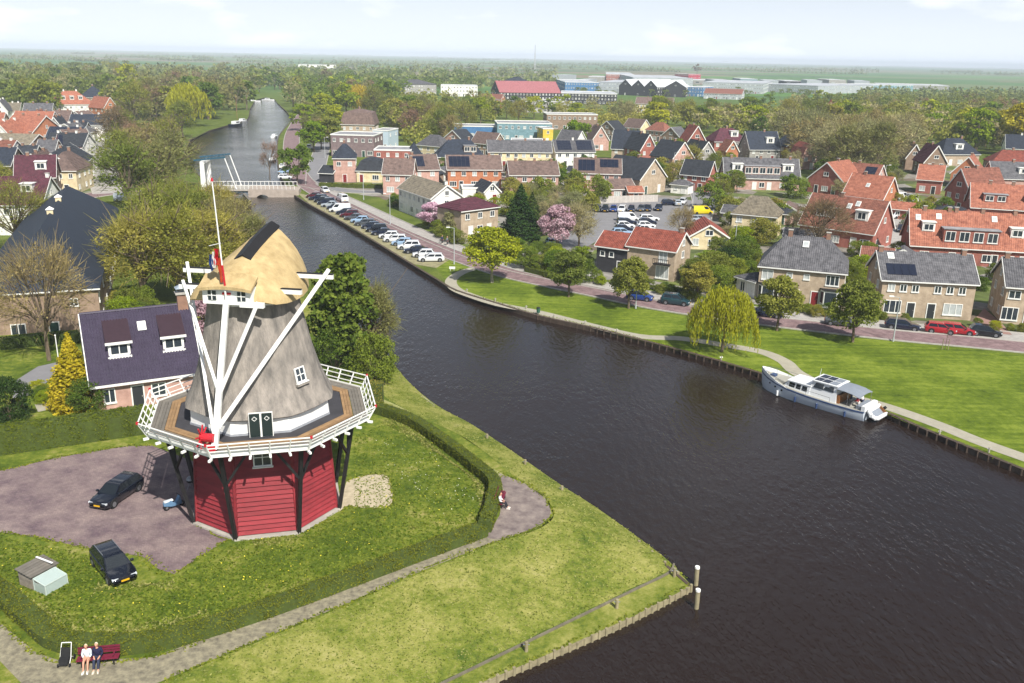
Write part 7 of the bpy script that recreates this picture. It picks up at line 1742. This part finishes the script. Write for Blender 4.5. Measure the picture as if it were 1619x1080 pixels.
r = empty('white_sign', P(715, 428, G), 0, 'low white plaque on posts in the grass by the footpath', 'sign'); MB().box(-.5, .5, -.05, .05, .3, .7).build('board', M_WHITE, r); MB().box(-.35, -.28, -.03, .03, 0, .3).build('post', M_WHITE, r); MB().box(.28, .35, -.03, .03, 0, .3).build('post', M_WHITE, r)
r = empty('tree_stake', P(1494, 553, G), 0, 'newly planted sapling held by two stakes on the lawn', 'sapling'); MB().tube((-.4, 0, 0), (-.4, 0, 1.5), .05, .05, 6).build('stake', M_TIMBER2, r); MB().tube((.4, 0, 0), (.4, 0, 1.5), .05, .05, 6).build('stake', M_TIMBER2, r); MB().tube((0, 0, 0), (.05, 0, 3.0), .04, .02, 6).build('trunk', M_BARK, r)
for k in range(8): MB().tube((.03, 0, 1.6 + k * .15), (.03 + .6 * math.cos(k * 2.4), .6 * math.sin(k * 2.4), 2.1 + k * .16), .015, .006, 4).build('twig', M_BARK, r)
person('pedestrian in dark clothes walking on the pavement by the pale garden tree', P(699, 386, G + .05), 1.0, 'stand', '#2b3350', '#20222a', '#3a2c22'); person('pedestrian in a grey coat walking beside the one in dark clothes', P(707, 388, G + .05), 1.1, 'stand', '#6a6f78', '#2a2d36', '#8a7a5a')
bpy.context.view_layer.update()
yr = math.atan2(YACHT.matrix_world[1][0], YACHT.matrix_world[0][0])
person('person in a red top sitting under the yacht canopy', YACHT.matrix_world @ Vector((-5.75, .7, 1.17)), yr + R(90), 'sit', '#a8323c', '#c9c4bc', '#5a4030'); person('person in a white shirt sitting at the yacht transom', YACHT.matrix_world @ Vector((-5.75, -.4, 1.17)), yr + R(90), 'sit', '#dddddd', '#39415a', '#6a5238'); person('person in an orange top standing by the wooden yacht bulkhead', YACHT.matrix_world @ Vector((-4.3, -.7, 1.2)), yr - R(90), 'stand', '#b8683a', '#3a4356', '#8a7250', scale=.9)
# car park fence
fc = empty('car_park_fence', P(946, 322, G), 0, 'pale board fence along the back of the car park', 'fence'); fa, fb = Vector((0, 0, 0)), P(1040, 319, G) - P(946, 322, G)
nb = 46
for i in range(nb):
    p, q = fa.lerp(fb, i / nb), fa.lerp(fb, (i + .93) / nb); MB().add([(p.x, p.y, 0), (q.x, q.y, 0), (q.x, q.y, 1.8), (p.x, p.y, 1.8), (p.x, p.y + .05, 0), (q.x, q.y + .05, 0), (q.x, q.y + .05, 1.8), (p.x, p.y + .05, 1.8)], [(0, 1, 2, 3), (7, 6, 5, 4), (3, 2, 6, 7), (1, 5, 6, 2), (0, 3, 7, 4)]).build('board', mat('pale_fence', '#b9b3ac', .8, .12, 2, rand=.08), fc)
for i in range(12): p = fa.lerp(fb, i / 11); MB().box(p.x - .07, p.x + .07, p.y + .06, p.y + .18, 0, 1.9).build('post', M_GREYPL, fc)
# drawbridge
bl_, br_ = P(327, 309, G), P(466, 309, G)
dv = br_ - bl_; BL = dv.length; brz = math.atan2(dv.y, dv.x)
M_STONE = mat('bridge_stone', '#a1958a', .9, .2, 1); M_BLUE = mat('bridge_blue', '#2b5264', .5, .1)
bg = empty('drawbridge', bl_, brz, 'white drawbridge with blue lattice balance over the canal', 'bridge')
W_ = 7.5
MB().box(0, BL * .47, 0, W_, 1.1, 1.55).build('lifting_deck', M_CONC, bg)
MB().box(.3, BL * .46, .4, W_ - .4, .6, 1.09).build('deck_girder', M_BLUE, bg)
xa0, xa1 = BL * .54, BL * .72
ar = MB(); pts = [(BL * .47, -1.8), (xa0, -1.8)] + [((xa0 + xa1) / 2 - (xa1 - xa0) / 2 * math.cos(math.pi * i / 10), -1.8 + 2.0 * math.sin(math.pi * i / 10)) for i in range(1, 10)] + [(xa1, -1.8), (BL + 1, -1.8), (BL + 1, 1.2), (BL * .47, 1.55)]
ar.loft([[(x, 0, z_) for x, z_ in pts], [(x, W_, z_) for x, z_ in pts]]); ar.f = [f for f in ar.f if len(f) == 4]
for y0 in (0, W_):
    tri = tessellate_polygon([[Vector((x, z_, 0)) for x, z_ in pts]]); ar.add([(x, y0, z_) for x, z_ in pts], [t if y0 else t[::-1] for t in tri])
ar.build('stone_arch', M_STONE, bg)
for y0 in (.15, W_ - .15):
    rl = MB().beam((0, y0, 2.55), (BL, y0, 2.5), .1, .1).build('hand_rail', M_WHITE, bg)
    for i in range(22): MB().beam((BL * i / 21, y0, 1.5), (BL * i / 21, y0, 2.5), .09, .09).build('baluster', M_WHITE, rl)
for y0 in (-.5, W_ - .1):
    tw = MB(); tw.loft([[(-1.2, y0, -1), (.2, y0, -1), (.2, y0 + .9, -1), (-1.2, y0 + .9, -1)], [(-1.0, y0 + .1, 8.4), (-.1, y0 + .1, 8.4), (-.1, y0 + .8, 8.4), (-1.0, y0 + .8, 8.4)]]); tw.build('tower', M_WHITE, bg)
    MB().beam((-2.5, y0 + .45, 8.7), (5.2, y0 + .45, 9.5), .3, .4).build('balance_beam', M_BLUE, bg)
    MB().tube((5.0, y0 + .45, 9.4), (7.4, y0 + .45, 1.5), .14, .14, 6).build('hanger', M_WHITE, bg)
MB().box(-1.1, 0, .4, W_ - .1, 7.8, 8.38).build('portal_beam', M_WHITE, bg)
lt = MB()
for i in range(6):
    x = -.6 + i * .9; z_ = 9.02 + x * .104
    lt.beam((x, 0, z_), (x + .9, W_, z_ + .1), .1); lt.beam((x + .9, 0, z_ + .1), (x, W_, z_), .1)
lt.build('lattice', M_BLUE, bg)
fd = empty('bridge_fender', P(386, 318, WATER), head((386, 315), (399, 329), WATER), 'slanting timber fender guarding the bridge pier', 'fender'); 
for i in range(6): MB().tube((i * 2.2, 0, -1), (i * 2.2, 0, 1.8), .2, .2, 7).build('pile', M_TIMBER, fd)
for z_ in (.6, 1.3): MB().beam((-.3, -.25, z_), (11.4, -.25, z_), .16, .3).build('waling', M_TIMBER2, fd)
MB().box(-.3, 11.4, -.3, .35, 1.82, 1.95).build('walkway', M_GREYPL, fd)
# radio mast
rm_ = empty('radio_mast', P(845, 117, G), 0, 'slender lattice radio mast rising above the horizon', 'mast')
hh = 58
for k in range(3): a = k * 2.094; MB().tube((2.2 * math.cos(a), 2.2 * math.sin(a), 0), (.5 * math.cos(a), .5 * math.sin(a), hh), .45, .35, 5).build('leg', M_LAMPP, rm_)
ms = MB()
for j in range(14):
    z0, z1 = hh * j / 14, hh * (j + 1) / 14
    for k in range(3):
        a, b = k * 2.094, (k + 1) * 2.094; r0, r1 = 2.2 - 1.7 * j / 14, 2.2 - 1.7 * (j + 1) / 14; ms.tube((r0 * math.cos(a), r0 * math.sin(a), z0), (r1 * math.cos(b), r1 * math.sin(b), z1), .2, .2, 4)
ms.build('bracing', M_LAMPP, rm_); MB().tube((0, 0, hh), (0, 0, hh + 8), .3, .2, 5).build('antenna', M_WHITE, rm_)
# sheds and annexes behind the houses
M_SHED = [WALL['brown'], WALL['grey'], WALL['pink'], WALL['white'], WALL['dark']]
sheds = [(1140, 352, 'grey', 'grey', 7), (1162, 344, 'grey', 'dark', 6), (1180, 338, 'white', 'grey', 6), (1186, 360, 'brown', 'dark', 5), (1205, 352, 'pink', 'dark', 6), (1222, 345, 'brown', 'brown', 5), (1238, 392, 'white', 'grey', 5), (1155, 372, 'cream', 'tan', 9), (1400, 425, 'brown', 'grey', 5), (1360, 425, 'pink', 'rust', 5),
         (660, 288, 'brown', 'dark', 6), (680, 284, 'white', 'grey', 6), (790, 284, 'pink', 'brown', 5), (830, 282, 'white', 'dark', 5), (855, 286, 'brown', 'grey', 6), (895, 283, 'grey', 'dark', 5), (935, 284, 'pink', 'brown', 6), (985, 284, 'brown', 'dark', 6), (1075, 300, 'red', 'dark', 8), (1060, 305, 'white', 'grey', 5),
         (1300, 335, 'pink', 'rust', 6), (1405, 345, 'red', 'orange', 6), (1475, 350, 'grey', 'dark', 7), (1500, 360, 'brown', 'rust', 6), (1560, 320, 'brown', 'grey', 6), (1600, 325, 'red', 'orange', 6), (1540, 285, 'pink', 'brown', 6), (745, 245, 'brown', 'brown', 10), (660, 250, 'cream', 'grey', 10), (700, 240, 'pink', 'dark', 10), (880, 240, 'white', 'grey', 9), (905, 225, 'pink', 'brown', 10), (945, 220, 'brown', 'dark', 10), (985, 216, 'cream', 'brown', 10), (1020, 222, 'pink', 'rust', 10), (1045, 232, 'brown', 'grey', 9)]
for i, (x, y, wq, rq, Lq) in enumerate(sheds):
    p = P(x, y); 
    if not clear(p, 1.5): continue
    q = P(x + 10, y + 1); q = p + (q - p).normalized() * Lq; bx, by = PX(q.x, q.y, G)
    hgt = 2.4 if Lq < 8 else 4.6
    nb = min(HOUSES, key=lambda t: (t[0].location - p).length)[1].split()
    for stop in ('with', 'under', 'behind', 'beside', 'in', 'and', 'by', 'among', 'on', 'between', 'facing', 'joined', 'at', 'next'):
        if stop in nb[3:]: nb = nb[:3 + nb[3:].index(stop)]
    house('%s walled %s with %s roof near the %s' % (wq, 'shed' if Lq < 8 else 'house', rq, ' '.join(nb[:7])), (x, y), (bx, by), Lq * .75, hgt, hgt + (1.3 if Lq < 8 else 3.6), ('gable', 'hip', 'gabley')[i % 3], wq, rq, name='shed' if Lq < 8 else 'house', cat='shed' if Lq < 8 else 'house', chim=(), front=None if Lq >= 8 else [(.3, 1.4, 1.0, .9)], doors=[.72], left=False, right=False)
# vents on the ridge of the hall
hm_ = Matrix.Translation(big.location) @ big.rotation_euler.to_matrix().to_4x4()
for v in (.42, .62):
    vt = MB().box(-.7, .7, -.7, .7, -.4, .8).build('ridge_vent', WALL['cream'], big); xx = (P(163, 530) - P(*HALL_A)).length / 2; vt.scale = (.6, .6, .6); vt.location = (xx, 62 * v, 11.8); rv = MB(); rv.slab([[(-.9, -.9, .8), (.9, -.9, .8), (0, 0, 1.5)], [(.9, -.9, .8), (.9, .9, .8), (0, 0, 1.5)], [(.9, .9, .8), (-.9, .9, .8), (0, 0, 1.5)], [(-.9, .9, .8), (-.9, -.9, .8), (0, 0, 1.5)]], .1); rv.build('vent_roof', M_WHITE, vt)
